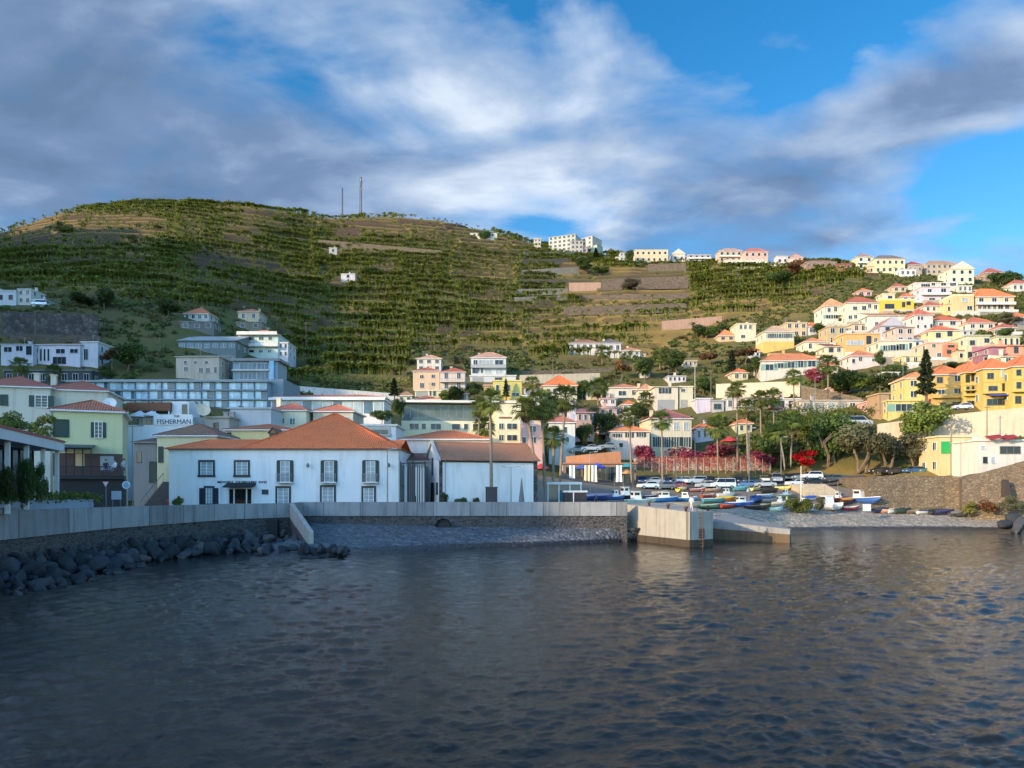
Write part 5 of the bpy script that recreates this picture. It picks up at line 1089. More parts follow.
H_('grey-white house with a violet side wall and brick-red roof pieces', 882, 904, 326, 341, (.60, .57, .60), 'gablef', 319, (.42, .2, .16), dep=8, rows=2, cols=2)
H_('pinkish flats with a flat brown canopy beside the violet wall', 896, 914, 328, 345, (.70, .52, .46), 'flat', None, (.3, .17, .13), dep=8, rows=2, cols=2)
H_('white steep-roofed house in the shaded cleft of the slope', 914, 927, 341, 358, (.70, .70, .74), 'mono', 336, (.5, .5, .52), rows=2, cols=2, dep=8)
H_('low yellow house with a single window beside the green lawn', 904, 927, 356, 366, (.82, .74, .4), 'flat', None, PALEY, rows=1, cols=3, dep=7)
H_('cream flats with dark openings and a planted roof terrace', 967, 990, 336, 361, (.72, .66, .46), 'flat', None, (.5, .5, .36), dep=9, wins=[(970, 340.5, 974.5, 345, 'plain'), (984.5, 338.5, 989, 342.5, 'plain'), (968, 352, 972, 358, 'plain'), (975, 352, 977.5, 357), (981, 350, 985, 356, 'plain')])
H_('pale yellow house with a green roof garden beside the cream flats', 997, 1020, 337, 349, (.80, .74, .42), 'flat', None, (.5, .52, .36), rows=1, cols=4, dep=8)
H_('purple-walled house with a red roof edge', 992, 1008, 347, 364, (.46, .20, .30), 'mono', 343, (.5, .16, .1), dep=9, wins=[(1000, 350, 1003, 356, 'plain')])
H_('orange-pink house with a red roof next to the purple wall', 1008.5, 1034, 346, 362, (.80, .36, .24), 'mono', 341, (.56, .14, .08), dep=9, wins=[(1014, 347, 1018, 353, 'plain')])
H_('cream wall house with a tiled coping just above the yellow terrace row', 1003, 1034, 357, 366, (.82, .74, .6), 'mono', 353, (.55, .2, .1), Y=gy(1015, 366), rows=1, cols=3, dep=5)
# yellow terrace row over shops
def shops(r, W, H, s, wm):
    MB().box(-W / 2 - .2, W / 2 + .2, -.9, -.003, H * .34, H * .36).build('canopy_slab', plaster((.72, .46, .14)), r); MB().box(-W / 2 - .06, W / 2 + .06, -.1, -.003, H * .655, H * .685).build('string_course', plaster((.74, .42, .1)), r)
def shops_blue(r, W, H, s, wm):
    shops(r, W, H, s, wm)
    MB().hexa([(-W * .38, -1.8, H * .27), (W * .30, -1.8, H * .27), (W * .30, -.02, H * .32), (-W * .38, -.02, H * .32), (-W * .38, -1.8, H * .29), (W * .30, -1.8, H * .29), (W * .30, -.02, H * .338), (-W * .38, -.02, H * .338)]).build('awning', plain((.08, .10, .42), .7, key='blue_awning'), r)
YT = (.70, .54, .17)
H_('yellow row house with brown-framed windows, half behind the dark conifer', 906, 934, 378.5, 402, (.80, .64, .24), 'hip', 373, (.6, .26, .1), Y=172, rot=-8, dep=9, wins=[(911, 380.5, 917, 386), (922, 380, 928, 386), (911, 391, 917, 397), (922, 390, 928, 396)])
H_('yellow row house with an orange roof and two deep loggias over a tan shopfront', 934, 965, 375, 410, YT, 'hip', 366.5, (.6, .18, .06), Y=167, rot=-9, dep=10, wins=[(938, 377, 943, 382.5, 'plain'), (954, 376, 959.5, 381.5), (939, 389.5, 945, 394), (953.5, 388.5, 961, 393.5), (952, 402, 965, 409, 'shop'), (941, 403, 946, 409, 'brown')], extra=shops)
H_('yellow row house with a recessed double balcony between two orange roofs', 965, 984, 373, 408, YT, 'hip', 364, (.58, .18, .07), Y=164.5, rot=-9, dep=10, wins=[(966.5, 375, 970, 382, 'brown'), (971.5, 374, 977, 381, 'plain'), (967, 386.5, 970, 393, 'plain'), (972, 386, 977, 393, 'plain'), (968, 401, 974.5, 408, 'shop'), (977, 400.5, 983, 407, 'shop')], balc=(1, 2), extra=shops)
H_('tall yellow row house with a blue awning over its shop', 984.5, 1014, 369, 406.5, YT, 'hip', 360, (.6, .17, .06), Y=160, rot=-9, dep=11, wins=[(988.5, 373, 994, 378.5, 'plain'), (1001, 370, 1004.5, 377, 'pale'), (1008, 370.5, 1012, 377, 'plain'), (989.5, 386, 997.5, 390.5, 'plain'), (1002, 383.5, 1006, 391, 'brown'), (1008.5, 384.5, 1011.5, 390, 'plain'), (988, 399, 1012, 405, 'shop')], extra=shops_blue)
H_('yellow end house of the terrace row, beyond the blue shop awning', 1014.5, 1050, 366.5, 405, YT, 'hip', 357, (.6, .17, .06), Y=156, rot=-9, dep=11, wins=[(1018, 369.5, 1022, 375, 'plain'), (1027, 368, 1032, 375), (1018, 382, 1022, 388, 'plain'), (1027, 381, 1032, 388), (1017, 396, 1022, 403, 'brown')], extra=shops)
H_('low yellow garage with a glazed front in front of the row', 889, 926, 401, 414, (.80, .70, .24), 'flat', None, (.74, .6, .3), Y=166, rot=-4, dep=7, wins=[(896, 404, 912, 411, 'mint')])
H_('maroon-fronted shop next to the yellow garage', 927, 938, 400, 412, (.22, .06, .06), 'flat', None, (.3, .1, .08), Y=168.5, rot=-8, dep=6, wins=[(928, 403, 936, 411, 'shop')])
H_('brown stucco house end beside the yellow garage', 880, 889, 394, 412, (.50, .34, .2), 'flat', None, (.5, .36, .24), Y=169, dep=6, wins=[])
# harbour end
def green_signs(r, W, H, s, wm):
    g = plain((.02, .36, .09), .5, key='sign_green'); X = lambda px: (px - 959) * s; Z = lambda py: (476 - py) * s
    for i, (a, b, c, d) in enumerate(((941, 441.5, 952, 453.5), (964.5, 440, 971, 447))):
        MB().box(X(a), X(b + 0) if False else X(c), -.14, -.003, Z(d), Z(b)).build('sign_panel', g, r)
H_('pale yellow harbour building with two green panels on its wall', 940, 978, 437, 476, (.80, .68, .32), 'flat', None, (.7, .6, .36), Y=136, dep=7, wins=[(971, 459, 976, 467, 'pale')], extra=green_signs, near=False, name='harbour_building', cat='building')
def red_awn(r, W, H, s, wm):
    m = MB()
    for k in range(2):
        x0 = -W * .38 + k * W * .24; m.hexa([(x0, -1.2, H + .1), (x0 + W * .22, -1.2, H + .5), (x0 + W * .34, 2, H + 1.2), (x0 + W * .1, 2, H + .9), (x0, -1.2, H + .2), (x0 + W * .22, -1.2, H + .6), (x0 + W * .34, 2, H + 1.3), (x0 + W * .1, 2, H + 1.0)])
    m.build('awning', plain((.35, .03, .03), .7, key='red_awning'), r)
H_('white harbour house with a dark glazed bar and red canvas roofs', 978.5, 1040, 441, 472, (.82, .78, .68), 'flat', None, WHITE, Y=128, dep=8, wins=[(1000, 446.5, 1020, 453.5, 'plain'), (981, 446, 985, 449, 'pale'), (983, 457, 987, 463, 'plain'), (991, 457, 995, 463, 'pale')], chim=(.15,), extra=red_awn, near=False)

W_, C_1, P_ = (.74, .72, .66), (.74, .62, .42), (.72, .5, .42)
for q in [
    ('small white store with a rust roof above the faded pink roof', 602, 616, 399, 406, W_, 'mono', 395.5, RRED, 1, 2), ('narrow cream house behind the cottage with dark shutters', 622, 634, 416, 428, C_1, 'flat', None, CREAM, 2, 2),
    ('white house with a grey flat roof over the stately villa', 668, 686, 376.5, 383, W_, 'flat', None, GREY, 1, 4), ('cream bungalow with a brown roof beside the orange pyramid roof', 586, 602, 391, 400, C_1, 'hip', 386, ROLD, 1, 3),
    ('tiny white house at the foot of the orchard slope', 640, 650, 372, 378, W_, 'hip', 368, ROR, 1, 2), ('beige house with a flat roof on the orchard slope', 684, 697, 361, 368, (.6, .5, .36), 'flat', None, BEIGE, 1, 3),
    ('white house by the road between the sandy wall and the carport house', 726, 742, 399, 411, W_, 'flat', None, WHITE, 1, 2), ('small cream house just above the sandy retaining wall', 733, 748, 373, 381, C_1, 'hip', 369, ROR, 1, 2),
    ('white shed with an orange roof between the bare brown tree and the yellow house', 750, 760, 352, 358, W_, 'hip', 349, ROR, 1, 2), ('ochre cottage under the green-windowed yellow house', 776, 790, 354, 358.5, (.7, .46, .2), 'mono', 351.5, ROLD, 1, 2),
    ('white cottage behind the beige flat-roofed house', 808, 820, 327, 335, W_, 'hip', 323, ROR, 1, 2), ('cream flats squeezed between the mint house and the cream row', 838, 850, 328, 340, C_1, 'flat', None, CREAM, 2, 2),
    ('white house with a red roof below the bright yellow house', 905, 918, 318, 328, W_, 'hip', 314, RRED, 1, 2), ('low white house by the curved house corner', 902, 916, 297, 303, W_, 'hip', 293.5, ROR, 1, 2),
    ('pink cottage above the wide cream house', 858, 872, 291.5, 297, P_, 'hip', 288.5, ROR, 1, 2), ('cream cottage high behind the bright yellow house', 893, 906, 287, 293, C_1, 'hip', 283.5, RRED, 1, 2),
    ('white house tucked under the white hillcrest gable', 958, 972, 286, 293, W_, 'flat', None, WHITE, 1, 3), ('white block house at the far end above the peach mansion', 1012, 1030, 284, 292, W_, 'hip', 280, RRED, 1, 3),
    ('cream house with a terrace at the far end below the peach mansion', 1012, 1034, 318, 329, C_1, 'hip', 313, ROR, 2, 3), ('grey-white house between the cream flats and the red hipped cottage', 962, 974, 331, 341, (.62, .6, .58), 'flat', None, GREY, 2, 2),
    ('white house above the yellow house with a roof garden', 1000, 1016, 328, 335.5, W_, 'hip', 324.5, RRED, 1, 3), ('low cream house in the middle of the garden slope', 822, 838, 366, 374, C_1, 'hip', 362, ROR, 1, 2),
    ('white garden house with a flat roof by the small palm', 884, 899, 373, 381, W_, 'flat', None, WHITE, 1, 2), ('salmon cottage beside the lone road palm', 838, 852, 386, 394, (.74, .42, .3), 'hip', 382, ROR, 1, 2),
    ('cream house half hidden above the dark hedge by the tall palm', 738, 752, 424, 434, C_1, 'hip', 420, ROR, 1, 2), ('white house with an orange roof behind the magenta bougainvillea', 696, 714, 429, 442, W_, 'hip', 424, ROR, 1, 3),
    ('small brown-roofed house by the glazed pavilion', 398, 412, 396, 404, C_1, 'hip', 392, ROLD, 1, 2), ('white flat house over the cream hotel roof', 522, 540, 396, 405, W_, 'flat', None, WHITE, 1, 3),
    ('cream house with an orange roof just behind the cream hotel', 446, 468, 394, 403, C_1, 'hip', 389.5, ROR, 1, 3), ('orange-roofed house between the yellow villa and the pyramid roof', 524, 541, 388, 395.5, W_, 'hip', 383.5, ROR, 1, 3),
    ('pale house beside the tall white house with a red roof', 577, 589, 428, 446, (.7, .62, .5), 'flat', None, CREAM, 2, 2), ('terracotta-roofed cottage between the pink garden house and the bungalow', 622, 636, 405, 413, C_1, 'hip', 401, ROR, 1, 2),
]: H_(*q[:9], rows=q[9], cols=q[10], dep=7)
H_('dim brown terrace restaurant with open fronts under the orange wall', 563, 636, 464, 484, (.34, .22, .15), 'flat', None, (.4, .2, .12), Y=146.5, dep=3, wins=[(566, 467, 580, 482, 'shop'), (583, 467, 598, 482, 'shop'), (601, 467, 615, 482, 'shop'), (618, 467, 633, 482, 'shop')], name='terrace_restaurant', cat='restaurant')
# ---------------------------------------------------------------- retaining walls on land
def lwall(label, pts, m, name='retaining_wall', cat='wall', th=.5, dz=0, flat=False):
    """wall whose top runs through pixel points (px, py_top, py_bottom, Y)"""
    a = pts[0]; o = P(a[0], a[2], a[3]); r = tag(MB().build(name, m, None, o), label, cat); mb = MB(); f = []
    for px, yt, yb, Y in pts: f.append((P(px, yt, Y) - o, P(px, yb, Y) - o))
    for (t0, b0), (t1, b1) in zip(f, f[1:]):
        d = (b1 - b0); d.z = 0; d.normalize(); n = Vector((-d.y, d.x, 0)) * th; dn = Vector((0, 0, -1.5))
        mb.hexa([b0 + dn, b1 + dn, b1 + n + dn, b0 + n + dn, t0, t1, t1 + n, t0 + n])
    r.data = mb.mesh(name, [m]); return r
BST = stonewall('brown_stone', (.10, .07, .05), (.22, .16, .11), .9); PST = stonewall('pale_stone', (.34, .28, .21), (.48, .41, .31), .8, (.2, .17, .13)); GST = stonewall('grey_stone', (.17, .13, .09), (.33, .26, .175), 1.9, (.10, .075, .055))
HST = stonewall('harbour_stone', (.16, .12, .08), (.36, .29, .19), 2.0, (.10, .075, .05)); CRW = concrete('beige_render', (.60, .50, .36), stain=.35); PKW = concrete('pink_render', (.42, .27, .2), stain=.5)
def gyy(px, py): return gy(px, py)
def lw2(label, p0, p1, m, n=6, **k):     # wall standing on the ground along a pixel line (px, py_top, py_bot)
    pts = []
    for i in range(n):
        t = i / (n - 1); px = p0[0] + (p1[0] - p0[0]) * t; yt = p0[1] + (p1[1] - p0[1]) * t; yb = p0[2] + (p1[2] - p0[2]) * t; pts.append([px, yt, yb, gy(px, yb) - 1.0])
    ys = np.polyfit([p[0] for p in pts], [p[3] for p in pts], 1)
    for p in pts: p[3] = float(np.polyval(ys, p[0])) - 1
    return lwall(label, [tuple(p) for p in pts], m, **k)
for lab, a, b, m in [
    ('long pale grey bank wall curving below the antenna masts', (318, 239.5, 246), (442, 250.5, 255), GST),
    ('topmost pale retaining wall of the stepped terraces under the apartments', (524, 250, 256), (577, 249, 255), PST),
    ('pale grey retaining wall second from the top of the stepped terraces', (522, 257, 263), (578, 256, 262), GST),
    ('pinkish retaining wall in the middle of the stepped terraces', (520, 268, 274), (579, 262, 274), PST),
    ('brown retaining wall below the pinkish one on the stepped terraces', (518, 277, 283), (570, 277, 283), BST),
    ('pale wall second from the bottom of the stepped terraces', (516, 287, 293), (568, 286, 292), PST),
    ('long low pale wall at the very bottom of the stepped terraces', (515, 295, 301), (566, 293, 299), PST),
    ('reddish-brown retaining wall beside the stepped terraces', (569, 279, 289), (601, 279, 288), PKW),
    ('long dark retaining wall across the terraces below the skyline houses', (602, 279, 288), (688, 276, 286), BST),
    ('low long wall with a grassy ledge beneath the dark retaining wall', (566, 296, 299.5), (688, 293.5, 297), BST),
    ('thin dark terrace wall below the grassy ledge', (564, 307, 313), (686, 303, 309), BST),
    ('short dark wall under the white skyline terrace', (648, 264, 270), (686, 263, 270), BST),
    ('reddish earth bank wall crossing the banana field', (662, 321, 328), (722, 316, 322), PKW),
    ('cream wall along the road behind the orange pyramid roof', (520, 375, 383), (600, 373, 381), CRW),
    ('thin pale road wall at the foot of the banana field', (522, 371, 374), (614, 368, 371), GST),
    ('tall sandy retaining wall below the long white house', (716, 384, 396), (800, 381, 396), CRW),
    ('grey sloping wall beyond the sandy retaining wall', (801, 385, 399), (862, 398, 402), GST),
    ('white wall sloping down behind the glazed pavilion', (273, 384, 391), (402, 394, 400), concrete('white_render', (.55, .55, .53))),
    ('rough grey rock face under the cliff-top cube', (2, 311, 334), (98, 315, 337), stonewall('rock_face', (.07, .06, .055), (.20, .18, .155), .9, (.055, .05, .045), 1.0, (1, 1, .8))),
    ('long dark stone wall lowest under the cliff', (10, 333, 338), (100, 336, 341), BST),
]:
    k_ = .62 if 'stepped' in lab else 1.0
    lw2(lab, (a[0], a[2] - (a[2] - a[1]) * k_, a[2]), (b[0], b[2] - (b[2] - b[1]) * k_, b[2]), m)
lwall('high beige retaining wall carrying the road of the yellow row', [(878, 424, 440, 158), (915, 419, 446, 156), (940, 416, 446, 154), (985, 411, 446, 150), (1040, 406, 446, 147)], CRW, th=1.2)
lwall('brick-orange sloping wall behind the parasols', [(566, 456.5, 470, 149), (590, 454, 470, 149.5), (621, 451, 471, 151)], concrete('brick_render', (.66, .29, .14), stain=.35))
lwall('long pale wall hung with creepers behind the parked cars', [(634, 458.5, 482, 161), (700, 457.5, 482, 161.5), (771, 455.5, 480, 162)], CRW, th=.6)
lwall('rough harbour wall of yellowish stones below the tamarisk trees', [(868, 477, 506, 127), (905, 475, 508, 126.5), (945, 476, 508, 125), (972, 478, 509, 122)], HST, th=14)
lwall('high grey-brown stone wall rising with the ramp by the white harbour house', [(962, 478, 512, 121), (980, 473, 512, 120), (1024, 461, 513, 117), (1075, 450, 515, 114)], GST, th=10)
lwall('low stone footing at the end of the shingle below the ramp wall', [(968, 498, 516, 119), (1024, 497, 518, 114), (1060, 497, 520, 111)], HST, th=3)
r = root('buttress', 'narrow dark buttress on the ramp wall', 'buttress', P(1006, 510, 116.6)); MB().hexa([(-.5, -1.2, -1), (.5, -1.2, -1), (.5, .6, -1), (-.5, .6, -1), (-.35, -.1, 4.8), (.35, -.1, 4.8), (.35, .6, 4.8), (-.35, .6, 4.8)]).build('shaft', plain((.06, .045, .035), .9, key='buttress_dark'), r)
r = root('stepped_ramp', 'pale broad stepped ramp between the boats and the car park', 'steps', P(824, 493, 131)); s = 131 / F; m = MB()
for k in range(9): m.box(-18 * s, 17 * s, k * .8, (k + 1) * .8, -1, k * .19 + .15)
m.build('treads', concrete('pale_steps', (.50, .42, .30)), r)
# ---------------------------------------------------------------- plants
OCC = []
for o in list(COL.objects):
    if o.parent is None and o.get('category') in ('house', 'restaurant', 'hotel', 'villa', 'pavilion', 'building', 'warehouse', 'wall', 'steps'):
        kids = [c for c in o.children] or [o]
        for c in kids[:1]:
            bb = [o.matrix_basis @ (c.matrix_basis @ Vector(v)) if c is not o else o.matrix_basis @ Vector(v) for v in c.bound_box]
            x0, x1, y0, y1 = min(v.x for v in bb), max(v.x for v in bb), min(v.y for v in bb), max(v.y for v in bb)
            n = max(1, int(max(x1 - x0, y1 - y0) / 3))
            for i in range(n + 1):
                if o.get('category') == 'wall' and c is o and len(o.data.vertices) >= 8:
                    vs = [o.matrix_basis @ v.co for v in o.data.vertices]; k = int(i * (len(vs) - 1) / n); OCC.append((vs[k].x, vs[k].y, 2.2))
                else: OCC.append((x0 + (x1 - x0) * i / n, y0 + (y1 - y0) * .45, (y1 - y0) * .5 + 1.2)); OCC.append((x0 + (x1 - x0) * i / n, y0 - 2, 3))
OCC = np.array(OCC)
def free(X, Y, extra=0):
    X = np.asarray(X); Y = np.asarray(Y); ok = np.ones(len(X), bool)
    for i in range(0, len(X), 4000):
        d = (X[i:i + 4000, None] - OCC[:, 0]) ** 2 + (Y[i:i + 4000, None] - OCC[:, 1]) ** 2
        ok[i:i + 4000] = ~((d < (OCC[:, 2] + extra) ** 2).any(1))
    return ok
def sampl(A, px, Y):
    i = np.clip((px - PXS[0]) / 2.5, 0, len(PXS) - 1.001); j = np.clip(Y - TY[0], 0, len(TY) - 1.001); i0 = i.astype(int); j0 = j.astype(int); a = i - i0; b = j - j0
    return (A[i0, j0] * (1 - a) + A[i0 + 1, j0] * a) * (1 - b) + (A[i0, j0 + 1] * (1 - a) + A[i0 + 1, j0 + 1] * a) * b
def rndpts(n, px0, px1, y0, y1, seed):
    rs = np.random.RandomState(seed); Y = np.sqrt(rs.rand(n) * (y1 ** 2 - y0 ** 2) + y0 ** 2); px = px0 + rs.rand(n) * (px1 - px0); return px, Y, rs
def scatter(name, tmpl, pos, rs, scl, mats, squash=None):
    """one mesh of many turned and scaled copies of template quads (k,4,3)"""
    n = len(pos); k = len(tmpl); ph = rs.rand(n) * 6.283; c, s = np.cos(ph), np.sin(ph)
    T = tmpl[None] * scl[:, None, None, None]
    X = T[..., 0] * c[:, None, None] - T[..., 1] * s[:, None, None]; Yv = T[..., 0] * s[:, None, None] + T[..., 1] * c[:, None, None]
    V = np.stack([X, Yv, T[..., 2]], -1) + pos[:, None, None, :]
    V = V.reshape(-1, 3); return npmesh(name, V, np.arange(len(V)).reshape(-1, 4), mats)
def banana_template(seed, n=7):
    rs = np.random.RandomState(seed); Q = []
    for k in range(n):
        a = k * 2.4 + rs.rand() * .6; up = rs.uniform(.5, 1.25); L = rs.uniform(1.5, 2.2); w = rs.uniform(.22, .34)
        d = np.array([math.cos(a), math.sin(a), 0]); sd = np.array([-math.sin(a), math.cos(a), 0]); b = np.array([0, 0, 1.3 + rs.rand() * .4])
        m = b + d * L * .5 * math.cos(up) + np.array([0, 0, L * .55 * math.sin(up)]); t = b + d * L * .95 * math.cos(up * .7) + np.array([0, 0, L * (.55 * math.sin(up) - .25 + .25 * rs.rand())])
        Q.append([b - sd * .05, b + sd * .05, m + sd * w, m - sd * w]); Q.append([m - sd * w, m + sd * w, t + sd * .06, t - sd * .06])
    for a in (0, 1.57): Q.append([[.13 * math.cos(a), .13 * math.sin(a), -.4], [-.13 * math.cos(a), -.13 * math.sin(a), -.4], [-.09 * math.cos(a), -.09 * math.sin(a), 1.5], [.09 * math.cos(a), .09 * math.sin(a), 1.5]])
    return np.array(Q, float)
BAN = leafmat('banana_leaf', (.105, .155, .024), (.38, .38, .09), (.12, .12, .03), trans=.4)
px, Y, rs = rndpts(330000, -30, 1054, 200, 660, 31)
fl = sampl(field, px, Y); frs = sampl(ZG + wob, px, Y) / STEP; frs = frs - np.floor(frs); dr = sampl(dry, px, Y); ba = sampl(bare, px, Y)
X = (px - 512) * Y / F; pyv = HY - F * (sampl(ZG, px, Y) - CZ) / Y
nz = smoothnoise(X, Y, 41, 35.); nz2 = smoothnoise(X, Y, 42, 11.)
crest = np.exp(-((px - 420) / 110) ** 2 - ((pyv - 226) / 13) ** 2) + np.exp(-((px - 60) / 90) ** 2 - ((pyv - 228) / 16) ** 2)
steps_ = (px > 512) & (px < 582) & (pyv > 246) & (pyv < 303); bankz = (px > 565) & (px < 690) & (pyv > 268) & (pyv < 300)
ok = (fl > .6) & ((frs < .27) | (frs > .94)) & (rs.rand(len(px)) < np.clip(.97 - dr * .9 - ba * .75 - crest * .75, .05, 1)) & (nz + nz2 * .5 > .24) & ~bankz
ok &= Y < np.interp(px, *zip(*YS)) + 4
lv = np.floor((sampl(ZG + wob, px, Y)) / STEP); ch = celln(lv, cells(px, Y, lv), 1); cs_ = celln(lv, cells(px, Y, lv), 2); ok &= rs.rand(len(px)) < np.where(ch < .06, .06, np.where(ch < .17, .45, .8 + .2 * cs_))
ii = np.where(ok)[0][:60000]; ii = ii[free(X[ii], Y[ii], .6)]
zz_ = sampl(ZF, px[ii], Y[ii]); me_parts = []
pos = np.stack([X[ii], Y[ii], zz_], -1)
def joined(name, groups, mats):
    V = []; Fs = []; off = 0
    for t, p, r, s in groups:
        m = scatter('tmp', t, p, r, s, []); v = np.empty(len(m.vertices) * 3, np.float32); m.vertices.foreach_get('co', v); V.append(v.reshape(-1, 3)); bpy.data.meshes.remove(m)
    V = np.concatenate(V); return npmesh(name, V, np.arange(len(V)).reshape(-1, 4), mats)
third = np.arange(len(pos)) % 3
sz = (.95 + .55 * cs_[ii]) * rs.uniform(.8, 1.3, len(ii))
grp = [(banana_template(k), pos[third == k], rs, sz[third == k]) for k in range(3)]
o = link('banana_plantation', joined('banana_plantation', grp, [BAN])); tag(o, 'bright green banana plants in dense rows on the terraced hillside', 'banana plants', None, 'stuff')
print('bananas', len(pos))
def clump_template(seed, n=16, r=1.0, leaf=.33, h=1.0):
    rs = np.random.RandomState(seed); Q = []
    for k in range(n):
        p = rs.randn(3); p /= np.linalg.norm(p); p[2] = abs(p[2]) * h; p *= r * rs.uniform(.55, 1.0)
        u = rs.randn(3); u /= np.linalg.norm(u); v = np.cross(u, rs.randn(3)); v /= np.linalg.norm(v); l = leaf * rs.uniform(.7, 1.4)
        Q.append([p - u * l - v * l * .5, p + u * l - v * l * .5, p + u * l * .8 + v * l * .5, p - u * l * .8 + v * l * .5])
    return np.array(Q)
SCR = leafmat('scrub_leaf', (.045, .08, .018), (.14, .17, .05), (.14, .10, .04), trans=.3)
px, Y, rs = rndpts(52000, -30, 1054, 112, 640, 57)
fl = sampl(field, px, Y); X = (px - 512) * Y / F; pyv = HY - F * (sampl(ZG, px, Y) - CZ) / Y; nz = smoothnoise(X, Y, 61, 14.) * .6 + smoothnoise(X, Y, 62, 5.) * .4
lot = ((px > 520) & (px < 885) & (Y < 163)) | ((px < 640) & (Y < 150)) | ((px > 870) & (Y < 131))
lawn = ((px > 905) & (px < 925) & (pyv > 358) & (pyv < 372))
gully = ((px > 95) & (px < 182) & (pyv > 315) & (pyv < 385))
ok = ~lot & ~lawn & ((fl < .5) & (nz > np.where(gully, .38, .30)) | (fl >= .5) & (nz > .66) & (rs.rand(len(px)) < .35)) & (pyv > 200) & (Y < np.interp(px, *zip(*YS)) + 3)
ii = np.where(ok)[0][:15000]; ii = ii[free(X[ii], Y[ii], .2)]
pos = np.stack([X[ii], Y[ii], sampl(ZF, px[ii], Y[ii]) - .1], -1); third = np.arange(len(pos)) % 3
px2, Y2, rs2 = rndpts(5200, 640, 905, 162.5, 190, 77); pos2 = np.stack([(px2 - 512) * Y2 / F, Y2, sampl(ZF, px2, Y2) - .1], -1)
pos2 = pos2[free(pos2[:, 0], pos2[:, 1], -.8)][:2600]; pos = np.concatenate([pos, pos2]); third = np.arange(len(pos)) % 3
grp = [(clump_template(k + 5, 15, .9, .34, .9), pos[third == k], rs, rs.uniform(.5, 1.7, (third == k).sum())) for k in range(3)]
o = link('undergrowth', joined('undergrowth', grp, [SCR])); tag(o, 'low tangled bushes and weeds between the houses and along the slope', 'undergrowth', None, 'stuff')

# ---- trees: lobed crowns of many leaf faces, trunk and limbs
def crown(name, seed, n, lobes, flat, leaf, mat, spread=1.0, drop=0.0):
    rs = np.random.RandomState(seed); V = []; cs = []
    for k in range(lobes):
        p = rs.randn(3); p /= np.linalg.norm(p); p *= rs.uniform(.35, .72); p[2] *= flat; cs.append((p, rs.uniform(.26, .46)))
    for k in range(n):
        c, r = cs[rs.randint(lobes)]; d = rs.randn(3); d /= np.linalg.norm(d); q = c + d * r * rs.uniform(.55, 1.05) * np.array([spread, spread, flat])
        q[2] -= drop * rs.rand()
        nrm = d + rs.randn(3) * .55; nrm /= np.linalg.norm(nrm); u = np.cross(nrm, rs.randn(3)); u /= np.linalg.norm(u); v = np.cross(nrm, u); l = leaf * rs.uniform(.6, 1.5)
        V += [q - u * l, q - v * l * .55, q + u * l, q + v * l * .55]
    V = np.array(V); return npmesh(name, V, np.arange(len(V)).reshape(-1, 4), [mat])
LG = {'broad': leafmat('broad_leaf', (.04, .075, .018), (.105, .155, .038), (.028, .05, .014)), 'olive': leafmat('tamarisk_leaf', (.085, .09, .048), (.19, .19, .10), (.06, .06, .034)),
      'bright': leafmat('fresh_leaf', (.10, .15, .025), (.20, .24, .05), (.07, .10, .02)), 'dark': leafmat('conifer_leaf', (.014, .03, .012), (.045, .07, .022), (.012, .022, .01)),
      'mag': leafmat('bougainvillea', (.22, .03, .06), (.42, .07, .11), (.10, .07, .03)), 'red': leafmat('red_blossom', (.70, .03, .01), (.88, .09, .02), (.5, .03, .01), trans=.3), 'rust': leafmat('rust_leaf', (.13, .06, .025), (.24, .11, .045), (.07, .05, .02)), 'yel': leafmat('yellowgreen_leaf', (.13, .14, .03), (.24, .22, .05), (.09, .10, .025))}
CR = {k: [crown(k + '_crown', s * 7 + len(k), n, lb, fl_, lf, LG[k], 1.0) for s in range(3)] for k, n, lb, fl_, lf in [('broad', 3600, 13, .8, .058), ('olive', 4000, 14, .72, .048), ('bright', 3200, 12, .75, .058), ('mag', 3000, 13, .6, .058), ('red', 1800, 9, .75, .065), ('rust', 800, 9, .6, .09), ('yel', 900, 9, .75, .085)]}
def cone_crown(seed, mat, n=1300):
    rs = np.random.RandomState(seed); V = []
    for k in range(n):
        h = rs.rand() ** 1.2; r = (1 - h) ** .75 * .5 * (.75 + .25 * math.sin(h * 40)) * math.sqrt(rs.uniform(.3, 1)) + .03; a = rs.rand() * 6.283
        q = np.array([r * math.cos(a), r * math.sin(a), h * 2 - 1]); u = np.array([math.cos(a), math.sin(a), -.5]) + rs.randn(3) * .4; u /= np.linalg.norm(u); v = np.cross(u, rs.randn(3)); v /= np.linalg.norm(v); l = .085 * rs.uniform(.7, 1.4)
        V += [q - u * l, q - v * l * .5, q + u * l, q + v * l * .5]
    V = np.array(V); return npmesh('crown', V, np.arange(len(V)).reshape(-1, 4), [mat])
CR['dark'] = [cone_crown(s, LG['dark']) for s in range(2)]; CR['cyp'] = [cone_crown(s + 5, leafmat('cypress_leaf', (.08, .10, .025), (.13, .15, .04), (.06, .07, .02))) for s in range(2)]
def trunkmesh(seed, stems=1, lean=.15):
    rs = random.Random(seed); m = MB()
    for s in range(stems):
        a = rs.uniform(0, 6.28); b = Vector((math.cos(a), math.sin(a), 0)) * (.12 * (stems > 1)); t = Vector((rs.uniform(-1, 1), rs.uniform(-1, 1), 0)) * lean + Vector((0, 0, 1)); p = [b, b + t * .5 + Vector((rs.uniform(-.04, .04), 0, 0)), b * 2 + t]
        m.tube(p, [.055, .042, .03], 6)
        for k in range(3):
            a = rs.uniform(0, 6.28); e = p[2] + Vector((math.cos(a) * .35, math.sin(a) * .35, rs.uniform(.2, .5))); m.tube([p[2] - t * .1 * k, p[2].lerp(e, .5) + Vector((0, 0, .03)), e], [.025, .018, .008], 5)
    return m.mesh('trunk', [BARK])
